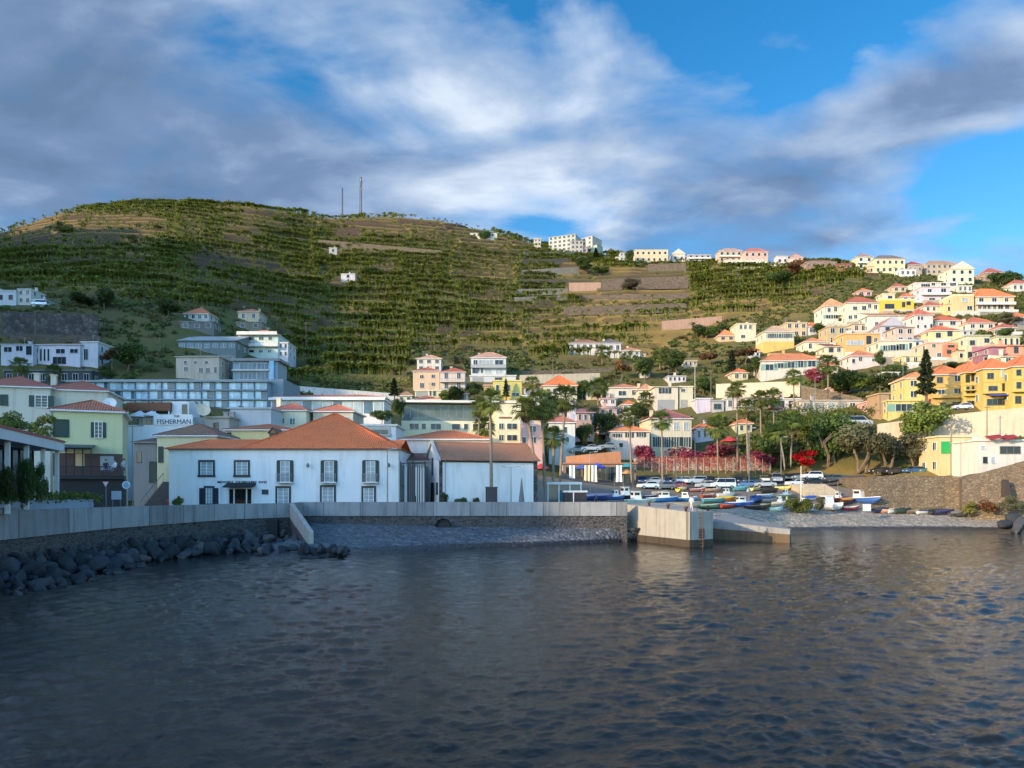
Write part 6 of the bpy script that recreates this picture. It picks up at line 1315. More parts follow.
TR = {1: [trunkmesh(k) for k in range(3)], 2: [trunkmesh(k + 9, 2, .3) for k in range(2)], 3: [trunkmesh(k + 19, 3, .4) for k in range(2)]}
tcount = [0]
def tree(label, kind, px, pyb, pyt, wpx, Y=None, stems=1, name='tree', cat='tree', group=None, low=.28):
    """crown from pyt down to about low of the height above the base pyb, wpx wide"""
    Y = Y or gy(px, pyb); s = Y / F; h = (pyb - pyt) * s; w = wpx * s; k = tcount[0]; tcount[0] += 1
    r = root(name, label, cat, P(px, pyb, Y), 0, group); r['kind'] = 'thing'
    t = link('trunk', TR[stems][k % len(TR[stems])], r); th = h * (low + .22); t.scale = (max(h * .6, w * .5), max(h * .6, w * .5), th)
    c = link('crown', CR[kind][k % len(CR[kind])], r, (0, 0, h * (1 + low) / 2), k * 1.7)
    zs = h * (1 - low) / 2 / (1.0 if kind in ('dark', 'cyp') else .66); w *= 1.0 if kind in ('dark', 'cyp') else 1.22; c.scale = (w / 2 / (.52 if kind in ('dark', 'cyp') else .92), w / 2 / (.52 if kind in ('dark', 'cyp') else .92), zs)
    return r
def bush(label, kind, px, pyb, pyt, wpx, Y=None, name='bush', cat='bush', group=None):
    Y = Y or gy(px, pyb); s = Y / F; h = (pyb - pyt) * s; w = wpx * s; k = tcount[0]; tcount[0] += 1
    o = link(name, CR[kind][k % len(CR[kind])], None, P(px, pyb, Y) + Vector((0, 0, h * .42)), k * 1.3); o.scale = (w / 1.6, w / 1.6, h * .85); return tag(o, label, cat, group)
PALMLEAF = leafmat('palm_leaf', (.12, .17, .035), (.26, .30, .075), (.08, .12, .03), trans=.35); DEADLEAF = leafmat('dead_palm_leaf', (.13, .085, .04), (.22, .15, .08), (.10, .06, .03), trans=.1)
def palmcrown(seed, dead=False):
    rs = np.random.RandomState(seed); V = []; n = 22 if dead else 58
    for k in range(n):
        a = k * 2.3999 + rs.rand() * .5; el = rs.uniform(-1.35, -.75) if dead else (1.25 - 2.0 * (k / n) + rs.randn() * .15)
        d = np.array([math.cos(a) * math.cos(el), math.sin(a) * math.cos(el), math.sin(el)]); sd = np.array([-math.sin(a), math.cos(a), 0]); up = np.cross(d, sd) * -1
        L = rs.uniform(.45, .65); b = d * L; V += [np.zeros(3) - sd * .02, np.zeros(3) + sd * .02, b + sd * .015, b - sd * .015]
        for j in range(9):
            th = (j - 4) * .27; f = d * math.cos(th) + sd * math.sin(th); l = (.62 - .03 * abs(j - 4)) * rs.uniform(.85, 1.1); m = b + f * l * .55 + np.array([0, 0, -.02]); t = b + f * l + np.array([0, 0, -.16 - .1 * rs.rand()]); w = np.cross(f, up); w = w / (np.linalg.norm(w) + 1e-6)
            V += [b, m - w * .035, t, m + w * .035]
    V = np.array(V); return npmesh('dead_fronds' if dead else 'crown', V, np.arange(len(V)).reshape(-1, 4), [DEADLEAF if dead else PALMLEAF])
PCR = [palmcrown(s) for s in range(4)]; PDE = [palmcrown(s + 9, True) for s in range(3)]
PTR = []
for lean in (0, .035, -.05):
    PTR.append(MB().tube([(lean * math.sin(t * 1.57) ** 2 * 10 * 0 + lean * t * t, 0, t) for t in np.linspace(-.04, 1, 8)], [.042, .034, .029, .026, .024, .022, .021, .020], 8).mesh('trunk', [PBARK], True))
def palm(label, px, pyb, pyc, rpx, Y, top=None, skirt=True, group=None):
    s = Y / F; h = (pyb - pyc) * s; k = tcount[0]; tcount[0] += 1; r = root('palm_tree', label, 'palm tree', P(px, pyb, Y), 0, group)
    dx = ((top if top is not None else px) - px) * s; t = MB().tube([(dx * u ** 1.6, 0, h * u) for u in np.linspace(-.05, 1, 9)], [.30, .24, .21, .19, .18, .17, .165, .16, .15], 8).build('trunk', PBARK, r, None, 0, True)
    c = link('crown', PCR[k % 4], r, (dx, 0, h), k * 1.1); sc_ = rpx * s / .84; c.scale = (sc_, sc_, sc_)
    if skirt: d = link('dead_fronds', PDE[k % 3], r, (dx, 0, h - .1), k); d.scale = (sc_ * .5, sc_ * .5, sc_ * .7)
    return r
for a in [
    ('slender palm rising from a dark planter box before the white storehouse', 491.5, 508, 401, 13, 87.2, 490, True), ('leaning palm at the far corner of the storehouse', 538, 507, 410, 13, 93, 526, True),
    ('broad-crowned tall palm behind the storehouse corner', 545, 505, 404, 16, 96, 541, True), ('tall palm with a thin trunk in front of the white red-roofed house', 560, 500, 398, 14, 104, 566, True),
    ('short palm between the taller trunks near the kiosk', 553, 502, 437, 11, 99, 554, True), ('thin palm beside the orange-roofed white cottage', 631.5, 490, 417, 10, 140, 629, True),
    ('palm in front of the stately villa window', 662.5, 490, 420, 10, 138, 661.5, True), ('full round palm above the big magenta bougainvillea', 718, 480, 426, 12, 150, 717, True),
    ('very tall straight bare-trunked palm by the magenta bougainvillea', 737.5, 478, 389, 8, 155, 737, True), ('thin palm near the end of the creeper wall', 748, 482, 408, 9, 149, 746, True),
    ('palm standing in the green bank below the low grey house', 761, 440, 399, 9, 172, 760, True), ('short palm at the road edge by the glazed porch house', 774, 432, 397, 9, 173, 773, True),
    ('leaning twin palm nearest the red-blossomed tree', 785, 474, 431, 10, 153, 778, True), ('straight twin palm beside the leaning one by the red-blossomed tree', 790.5, 474, 421, 10, 154, 793, True),
    ('lone palm in front of the long white workshop row', 828, 402, 364, 10, 186, 828, True), ('slim palm below the green-framed long white house', 794, 412, 377, 8, 180, 793.5, True),
    ('palm among the garden trees above the faded pink roof', 598, 420, 388, 10, 178, 598, True), ('small palm beside the yellow villa and cypress', 533, 420, 384, 8, 170, 532, False),
    ('palm leaning over the glazed top floor of the cream hotel', 478, 455, 408, 10, 140, 480, True), ('short bushy palm before the end wing of the cream hotel', 484, 450, 427, 11, 143, 484, True),
    ('small palm by the carport of the broad white house', 646, 420, 399, 8, 178, 646, False), ('palm behind the white cottage by the telegraph pole', 733, 412, 393, 7, 182, 733, False),
    ('young palm on the dark terrace beneath the slit-windowed hall', 20, 388, 366, 9, 182, 20, False), ('second young palm on the dark terrace, nearer the gully', 54, 388, 372, 8, 182, 54, False),
    ('palm in the garden just below the white farmhouses', 602, 366, 352, 7, 262, 602, False), ('palm on the orchard slope above the broad white house', 660, 372, 357, 7, 250, 660, False),
]: palm(*a)
for a in [
    ('large dark broadleaf tree with pale trunks at the end of the car park', 'broad', 832, 471, 413, 38, 158, 2), ('big spreading grey-green tamarisk tree beside the dark broadleaf tree', 'olive', 862, 473, 424, 42, 150, 3),
    ('middle tamarisk tree with a dense grey-green crown', 'olive', 889, 474, 426, 40, 147, 3), ('tamarisk tree with thin bare stems near the harbour building', 'olive', 917, 474, 430, 34, 144, 3),
    ('bright yellow-green tree below the maroon shop', 'bright', 926, 450, 402, 42, 152, 1), ('tall dark conifer in front of the yellow row houses', 'dark', 926, 410, 350, 21, 160, 1),
    ('tree covered in vivid red blossom by the parked cars', 'red', 806, 473, 450, 25, 157, 1), ('round green tree left standing between palms and the red blossom', 'broad', 770, 470, 428, 24, 163, 1),
    ('pale green leafy tree under the road bank beside the dark broadleaf', 'bright', 808, 446, 414, 26, 166, 1), ('tree with a blue-green crown next to the parked silver van', 'broad', 850, 446, 421, 22, 160, 1),
    ('thin cypress at the door of the bright yellow villa', 'dark', 506, 403, 379, 8, None, 1), ('pointed conifer below the pale yellow house gardens', 'dark', 732, 378, 350, 12, None, 1), ('clipped yellow-green cypress beside the parked cars on the upper lane', 'cyp', 585, 452, 434, 8, 156, 1),
    ('second clipped cypress, greyer, next to the yellow-green one', 'cyp', 596, 452, 433, 8, 156, 1), ('dark tree in the shaded garden beside the tall white red-roofed house', 'broad', 584, 450, 420, 16, 160, 1),
    ('garden tree behind the white cottage with the orange roof', 'broad', 606, 440, 412, 22, 168, 1), ('olive-brown tree above the shaded garden', 'olive', 595, 432, 406, 18, 172, 1),
    ('leafy tree between the stately villa and the white bungalow', 'broad', 640, 424, 400, 20, 176, 1), ('dark tree on the slope over the orange pyramid roof', 'broad', 582, 400, 380, 16, None, 1), ('tall dark tree beside the broad white house stair tower', 'broad', 703, 396, 378, 16, None, 1),
    ('bushy dark tree above the earth bank in the banana field', 'broad', 706, 340, 322, 22, None, 1), ('rounded tree at the corner of the earth bank', 'broad', 722, 338, 324, 14, None, 1), ('reddish-leaved tree on the skyline slope', 'rust', 790, 282, 262, 20, None, 1),
    ('dark evergreen clump tree under the red bush on the skyline slope', 'broad', 778, 288, 268, 24, None, 1), ('spreading dark tree behind the peach mansion', 'broad', 1000, 286, 272, 18, None, 1), ('dark tree on the hillcrest beside the tan skyline house', 'broad', 1014, 288, 274, 16, None, 1),
    ('dark tree beside the apartments on the skyline', 'dark', 596, 262, 248, 8, None, 1), ('rounded green tree under the skyline apartments', 'broad', 586, 274, 258, 20, None, 1), ('second rounded green tree below the narrow apartment tower', 'bright', 600, 276, 266, 18, None, 1),
    ('big dark tree in the grassy gully below the terraces', 'broad', 128, 372, 340, 32, None, 1), ('brown-tipped tree in the grassy gully beside the stair block', 'rust', 112, 372, 346, 24, None, 1), ('dark bushy tree above the grassy gully', 'broad', 168, 318, 300, 22, None, 1),
    ('dark tree beside the cliff-top garage', 'broad', 84, 308, 292, 26, None, 1), ('tall dark tree by the cliff-top terrace wall', 'broad', 104, 310, 288, 20, None, 1), ('tree at the edge of the hotel roof terrace', 'broad', 106, 384, 366, 14, 190, 1),
    ('small tree with an airy crown above the flats with brown balconies', 'olive', 458, 368, 354, 12, None, 1), ('dark garden tree below the flats with brown balconies', 'broad', 455, 404, 386, 18, None, 1), ('leafy garden tree beside the garage of the small cream house', 'bright', 447, 404, 390, 16, None, 1),
    ('dark conifer beside the glazed pavilion', 'dark', 394, 402, 378, 12, 168, 1), ('tree with a round crown over the flat white terrace roof', 'broad', 382, 424, 410, 18, 128, 1), ('leafy tree by the cream hotel corner', 'broad', 474, 402, 384, 14, None, 1),
    ('orange-tinted tree above the road wall', 'rust', 622, 380, 358, 16, None, 1), ('dark leafy tree on the orchard slope', 'broad', 645, 380, 358, 20, None, 1), ('tree in the middle of the orchard slope above the carport house', 'broad', 676, 376, 352, 20, None, 1),
    ('orange-brown tree in the orchard beside the telegraph pole', 'rust', 710, 366, 350, 18, None, 1), ('bare-looking brown tree below the pale yellow house', 'rust', 745, 366, 346, 26, None, 1), ('dark tree between the gardens and the long white house', 'broad', 756, 380, 358, 16, None, 1),
    ('broad tree right beneath the ochre house', 'broad', 842, 398, 368, 32, None, 1), ('dark spiky tree below the white cottage with the small orange roof', 'broad', 884, 396, 372, 26, None, 1), ('leafy tree before the long white house and the ochre house', 'bright', 862, 396, 374, 24, None, 1),
    ('green tree between the mint house and the little white house', 'broad', 822, 338, 322, 18, None, 1), ('small tree against the mint and white house', 'broad', 842, 326, 314, 12, None, 1), ('dark tree squeezed among the roofs below the beige terrace house', 'broad', 880, 372, 352, 10, None, 1),
    ('tree at the end of the yellow lawn garden', 'broad', 898, 378, 362, 16, None, 1), ('dark garden tree below the salmon house', 'broad', 954, 372, 362, 22, None, 1), ('shrubby tree on the slope beneath the peach mansion', 'olive', 1006, 330, 314, 22, None, 1),
    ('dark tree beside the cream flats with the planted roof', 'broad', 1004, 340, 326, 16, None, 1), ('thin dark tree at the skyline cottage', 'broad', 630, 264, 250, 8, None, 1),
]: tree(a[0].replace('left standing', 'standing').replace(' right beneath', ' just beneath'), *a[1:])
for a in [
    ('great mound of magenta bougainvillea beneath the stately villa', 'mag', 704, 463, 438, 58, 164, 'bougainvillea', 'bougainvillea'), ('dark red bougainvillea in front of the white cottage with dark shutters', 'mag', 645, 462, 440, 22, 163, 'bougainvillea', 'bougainvillea'),
    ('crimson bougainvillea beyond the creeper wall by the palms', 'mag', 762, 466, 446, 34, 164, 'bougainvillea', 'bougainvillea'), ('purple bush in front of the long white house with green frames', 'mag', 815, 383, 364, 20, None, 'bougainvillea', 'bougainvillea'),
    ('red flowering bush at the skyline cottage', 'rust', 800, 270, 258, 18, None), ('green bush among the boats on the shingle', 'bright', 799, 511, 495, 22, 122), ('smaller bush beside the blue tarpaulin boat', 'olive', 820, 511, 497, 11, 121),
    ('dark green shrub tallest before the pavilion posts', 'broad', 8, 497, 458, 18, 48), ('bushy shrub in the middle before the pavilion', 'broad', 25, 497, 456, 17, 50), ('dense shrub at the end of the pavilion', 'broad', 40, 496, 466, 14, 52),
    ('flowering shrub on the roof edge of the pavilion', 'bright', 8, 433, 413, 34, 60), ('yellowish shrub between the pavilion roof and the yellow restaurant', 'yel', 44, 436, 414, 24, 66),
    ('low round bush before the white storehouse', 'broad', 444, 506, 494, 9, 86.9), ('wider low bush in front of the storehouse wall', 'broad', 460, 506, 495, 14, 86.9), ('small bush beside the dark planter', 'broad', 477, 506, 497, 8, 86.9),
    ('green bush at the corner of the white house beside the steps', 'bright', 178, 506, 496, 9, 87), ('yellow dry bush on the sunny crest', 'yel', 66, 233, 222, 20, None), ('yellow-green bush on the upper dark terraces', 'yel', 133, 243, 234, 12, None),
    ('wide pale bush in the middle of the dark terraces', 'yel', 165, 250, 238, 26, None), ('orange-tinged bush on the upper dark terraces', 'yel', 116, 258, 247, 18, None), ('dark bush against the sky at the top of the hill', 'broad', 148, 207, 201, 7, None),
    ('grey-green bush against the dark retaining wall', 'olive', 630, 290, 279, 20, None), ('dark bush beside the bare crest shed', 'broad', 484, 238, 229, 11, None), ('round green bush at the dry gully', 'broad', 372, 276, 267, 20, None),
    ('overhanging green bush below the glass villa', 'broad', 240, 420, 408, 18, 160), ('bush beside the roof terrace lettering', 'yel', 187, 424, 413, 12, 113), ('cactus-like bush at the glazed pavilion wall', 'broad', 398, 412, 398, 14, 140),
    ('bush growing beside the steps at the foot of the ramp wall', 'olive', 1010, 510, 496, 20, 113), ('dry brown bush at the base of the ramp wall', 'rust', 988, 511, 498, 20, 116), ('ochre weeds at the end of the stone footing', 'yel', 970, 513, 501, 14, 117.5),
]: bush(*a)
def hedge(label, pts, hh, w, mat, name='hedge', cat='hedge', n=70, leaf=.13):
    rs = np.random.RandomState(len(label)); V = []
    for (a, b) in zip(pts, pts[1:]):
        a, b = Vector(a), Vector(b); L = (b - a).length; t = (b - a).normalized(); nn = Vector((-t.y, t.x, 0))
        for k in range(int(n * L)):
            q = a.lerp(b, rs.rand()) + nn * rs.uniform(-w / 2, w / 2) + Vector((0, 0, hh * rs.rand() ** .6 * (1 + .2 * math.sin(rs.rand() * 6)))); u = rs.randn(3); u /= np.linalg.norm(u); v = np.cross(u, rs.randn(3)); v /= np.linalg.norm(v); l = leaf * rs.uniform(.6, 1.5); q = np.array(q)
            V += [q - u * l, q - v * l * .6, q + u * l, q + v * l * .6]
    V = np.array(V) - np.array(pts[0]); o = link(name, npmesh(name, V, np.arange(len(V)).reshape(-1, 4), [mat]), None, pts[0]); return tag(o, label, cat)
hedge('overgrown green hedge along the blue-grey planter on the quay', [(-37.6, 34, 5.0), (-36.6, 42, 5.0), (-36.0, 50, 5.0), (-34.9, 60.5, 5.0), (-34.6, 62, 4.7)], .75, 1.3, LG['bright'], leaf=.1, n=160)
def gline(pp, d=0): return [(((px - 512) * Y / F), Y, gz(px, Y) + d) for px, Y in pp]
hedge('long bright green hedge bank below the upper road', gline([(p, gy(p, 412 + (p - 760) * .03) - 3) for p in range(752, 890, 12)]), 3.0, 3.0, LG['bright'], leaf=.2, n=60)
hedge('darker green hedge trailing down the bank under the bright one', gline([(p, gy(p, 424) - 1) for p in range(744, 836, 12)]), 3.2, 4.0, LG['broad'], leaf=.22, n=55)
hedge('band of trees and shrubs along the foot of the dark hotel hill', gline([(p, 232) for p in range(290, 412, 12)]), 2.4, 4, BAN, leaf=.28, n=40)
def creeper():
    rs = np.random.RandomState(8); V = []; o0 = P(636, 458, 160.6)
    for k in range(150):
        px = 636 + 134 * (k + rs.rand()) / 150; Y = np.interp(px, [634, 700, 771], [160.75, 161.25, 161.75]); ln = rs.uniform(1.2, 4.6) * (1 if rs.rand() < .8 else .4); top = P(px, np.interp(px, [634, 771], [458, 455]), Y)
        for j in range(int(ln * 17)):
            t = rs.rand() ** .8; q = np.array(top) + np.array([rs.randn() * .13, -abs(rs.randn()) * .12, .25 - ln * t]); u = rs.randn(3); u[1] *= .5; u /= np.linalg.norm(u); v = np.cross(u, rs.randn(3)); v /= np.linalg.norm(v); l = rs.uniform(.08, .17)
            V += [q - u * l, q - v * l * .7, q + u * l, q + v * l * .7]
    V = np.array(V) - np.array(o0); tag(link('creeper', npmesh('creeper', V, np.arange(len(V)).reshape(-1, 4), [leafmat('creeper_leaf', (.40, .05, .07), (.60, .20, .17), (.20, .14, .06))]), None, o0), 'long curtain of red and pink creeper strands hanging over the pale wall', 'creeper')
    r = root('trellis', 'row of thin white posts along the creeper wall', 'trellis', P(700, 478, 159.6))
    for k in range(19):
        px = 637 + 133 * k / 18; p = P(px, 458, 159.6 + k * .06) - r.location; MB().box(p.x - .035, p.x + .035, p.y - .035, p.y + .035, -1.2, p.z + .1).build('post', plain((.55, .5, .45), .7, key='post_pale'), r)
creeper()
hedge('lawn-green hedge bank beneath the low yellow house', gline([(p, gy(p, 367)) for p in range(893, 926, 8)]), 1.2, 3, LG['bright'], leaf=.2, n=60)
# ---------------------------------------------------------------- cars
def carmesh(kind):
    L, Wd, H = {'hatch': (3.9, 1.7, 1.48), 'saloon': (4.4, 1.75, 1.42), 'suv': (4.4, 1.82, 1.7), 'van': (4.9, 1.9, 2.0)}[kind]
    prof = {'hatch': [(-1.95, .35), (-1.93, .75), (-1.75, .95), (-.85, 1.0), (-.85, 1.0), (1.7, 1.0), (1.9, .85), (1.95, .35)], 'saloon': [(-2.2, .35), (-2.18, .7), (-2.0, .88), (-1.0, .95), (-1, .95), (1.3, .98), (2.15, .9), (2.2, .35)],
            'suv': [(-2.2, .4), (-2.18, .85), (-2.0, 1.05), (-1.1, 1.1), (-1.1, 1.1), (2.0, 1.1), (2.15, .95), (2.2, .4)], 'van': [(-2.45, .4), (-2.43, .85), (-2.2, 1.1), (-1.7, 1.15), (-1.7, 1.15), (2.4, 1.15), (2.43, .95), (2.45, .4)]}[kind]
    roof = {'hatch': [(-.95, .97), (-.25, 1.46), (1.25, 1.46), (1.8, .97)], 'saloon': [(-1.05, .93), (-.35, 1.4), (.8, 1.4), (1.5, .95)], 'suv': [(-1.15, 1.07), (-.5, 1.68), (1.85, 1.68), (2.1, 1.07)], 'van': [(-1.75, 1.12), (-1.0, 1.98), (2.3, 1.98), (2.4, 1.12)]}[kind]
    b = MB(); w = Wd / 2
    b.loft([[(x, y * (1 if z < .9 else .96), z) for x, z in prof] for y in (-w, -w * .97, w * .97, w)])
    b.loft([[(x, y * (1 if z < 1.2 else .84), z) for x, z in roof] for y in (-w * .93, w * .93)])
    g = MB(); y = w * .94
    (x0, z0), (x1, z1), (x2, z2), (x3, z3) = roof
    for sg in (-1, 1):
        f = lambda x, z: (x, sg * (w * .93 * (1 - .16 * (z - z0) / (z1 - z0)) + .012), z)
        g.face([f(x0 + .22, z0 + .06), f(x3 - .16, z0 + .06), f(x2 - .05, z1 - .08), f(x1 + .06, z1 - .08)][::sg])
    fr = lambda t, y_: (x0 + (x1 - x0) * t - .012, y_ * (.93 - .15 * t), z0 + (z1 - z0) * t + .012); g.face([fr(.1, -w), fr(.1, w), fr(.9, w * .98), fr(.9, -w * .98)][::-1])
    rr_ = lambda t, y_: (x3 + (x2 - x3) * t + .012, y_ * (.93 - .15 * t), z0 + (z1 - z0) * t + .012); g.face([rr_(.12, -w), rr_(.12, w), rr_(.85, w * .98), rr_(.85, -w * .98)])
    wl = MB().tube([(0, -.1, 0), (0, .1, 0)], .32, 14).tube([(0, -.115, 0), (0, .115, 0)], .19, 10, 1)
    hl = MB().box(-.05, .06, -.16, .16, -.07, .07)
    return b, g, wl, hl, L, w
CARK = {}
TYRE = plain((.015, .015, .016), .8, key='tyre'); RIM = plain((.4, .4, .41), .35, .8, key='rim'); LAMP = plain((.7, .7, .66), .2, key='headlight'); CGL = glass((.015, .02, .025), .06, 'car_glass')
def paint(c):
    k = 'car_paint_%.2f_%.2f_%.2f' % c
    if k not in MATS:
        m, nt, b = _new(k); b.inputs['Base Color'].default_value = (*c, 1); b.inputs['Roughness'].default_value = .28; b.inputs['Metallic'].default_value = .15; b.inputs['Coat Weight'].default_value = .6; MATS[k] = m
    return MATS[k]
def car(label, px, py, Y, c, kind='hatch', rot=0, group=None, name='parked_car', cat='car'):
    if kind not in CARK: CARK[kind] = carmesh(kind)
    b, g, wl, hl, L, w = CARK[kind]; Y = sy(px, py) if 630 < px < 870 and py > 470 else Y; r = root(name, label, cat, P(px, py, Y), R(rot), group)
    b.build('body', paint(c), r); g.build('windows' if False else 'window', CGL, r)
    if ('w', kind) not in CARK: CARK[('w', kind)] = wl.mesh('wheel', [TYRE, RIM], False); CARK[('h', kind)] = hl.mesh('headlight', [LAMP])
    for x in (-L * .31, L * .31):
        for y in (-w + .07, w - .07): link('wheel', CARK[('w', kind)], r, (x, y, .32))
    for y in (-w * .68, w * .68): link('headlight', CARK[('h', kind)], r, (-L / 2 + .02, y, .68))
    return r
G1 = 'cars parked in a row below the creeper wall'
WHC, SIL, BLK, NAV, REDC, TEAL, GRC, BEI = (.78, .78, .77), (.45, .46, .47), (.02, .02, .022), (.02, .04, .12), (.4, .03, .03), (.05, .2, .24), (.14, .15, .16), (.5, .45, .36)
for a in [('dark blue car nearest the blue parasols', 642, 484, 147, NAV, 'hatch', 82), ('silver-grey saloon parked beside the dark blue car', 653, 484.5, 146, SIL, 'saloon', 10), ('navy hatchback in the row after the silver saloon', 669, 484.5, 146.5, NAV, 'hatch', 70),
          ('white hatchback in the row with a pale roof', 682, 484, 147, WHC, 'hatch', 20), ('pale silver estate car beside the white hatchback', 696, 484.5, 146.5, (.6, .62, .62), 'suv', 14), ('black off-roader in the middle of the row', 711, 484.5, 146, BLK, 'suv', 60),
          ('black car with a pale bonnet next to the off-roader', 723, 484.5, 146.5, (.05, .05, .055), 'hatch', 84), ('black hatchback showing red lamps in the row', 737, 484, 147, BLK, 'hatch', 96), ('dark green-black car under the tall palm', 752, 484, 147, (.02, .03, .028), 'saloon', 8),
          ('cream hatchback beyond the tall palm trunk', 764, 483, 148, (.66, .62, .5), 'hatch', 80), ('grey van with a blue-tinted windscreen in the row', 775, 483, 148, (.3, .32, .36), 'van', 84), ('small black car behind the white mast', 788, 480.5, 149, BLK, 'hatch', 76),
          ('dark grey hatchback beside the white estate', 796, 480, 149.5, GRC, 'hatch', 80), ('long white estate car below the red blossom', 811, 479.5, 149, WHC, 'suv', 6), ('dark grey saloon at the end of the car park by the steps', 834, 482, 144, (.08, .09, .095), 'saloon', 5)]: car(*a, group=G1)
G4 = 'cars parked nearer the boats'
for i, (px, py, c, kd, rt) in enumerate([(648, 489, WHC, 'hatch', 15), (664, 489.5, GRC, 'hatch', 10), (676, 489, (.35, .05, .05), 'hatch', 20), (706, 488.5, SIL, 'hatch', 12), (722, 488.5, WHC, 'van', 10), (746, 488, (.1, .2, .4), 'hatch', 14), (764, 487.5, SIL, 'saloon', 8), (796, 486.5, WHC, 'hatch', 12), (812, 485, BLK, 'saloon', 8)]):
    car(['white hatchback in the front row beside the dark wheelhouse boat', 'dark grey hatchback in the front row near the blue cabin boats', 'dark red hatchback in the front row behind the little yellow boat', 'silver hatchback in the front row above the faded orange boat', 'white van in the front row between the parked boats', 'mid-blue hatchback in the front row behind the turquoise boat', 'silver saloon in the front row by the pale yellow boat', 'white hatchback in the front row beside the white mast', 'black saloon in the front row at the top of the stepped ramp'][i], px, py, 140, c, kd, rt, group=G4)
G2 = 'cars under the tamarisk trees'
for a in [('black car under the first tamarisk tree', 880, 474.5, 143, BLK, 'hatch', 12), ('dark saloon half hidden by tamarisk stems', 895, 474.5, 142.5, (.03, .03, .035), 'saloon', 10), ('blue car under the last tamarisk tree', 914, 474, 141.5, (.03, .12, .26), 'hatch', 8), ('deep teal car beside the blue one', 928, 474, 141, TEAL, 'hatch', 8), ('dark blue van by the yellow harbour building', 942, 474, 140.5, (.04, .08, .16), 'suv', 8)]: car(*a, group=G2)
G3 = 'cars along the upper lane'
for a in [('dark grey car above the brick-orange wall', 577, 453, 152.5, GRC, 'hatch', 10), ('silver car on the lane over the brick-orange wall', 590, 451.5, 153, SIL, 'saloon', 10), ('grey saloon at the cottage gate', 608, 449.5, 154, (.25, .27, .29), 'saloon', 8)]: car(*a, group=G3)
car('long silver van parked on the road bank under the hedge', 856, 426.5, 163, (.42, .44, .46), 'van', 176, name='parked_van', cat='van').scale = (1.35, 1.1, 1.15)
car('white van beside the low cliff-top garage', 40, 306, gy(40, 306.5) - 4, WHC, 'van', 8, name='parked_van', cat='van')
car('pale car parked in front of the yellow row shops', 962, 410, 158.5, (.6, .6, .58), 'hatch', -8)

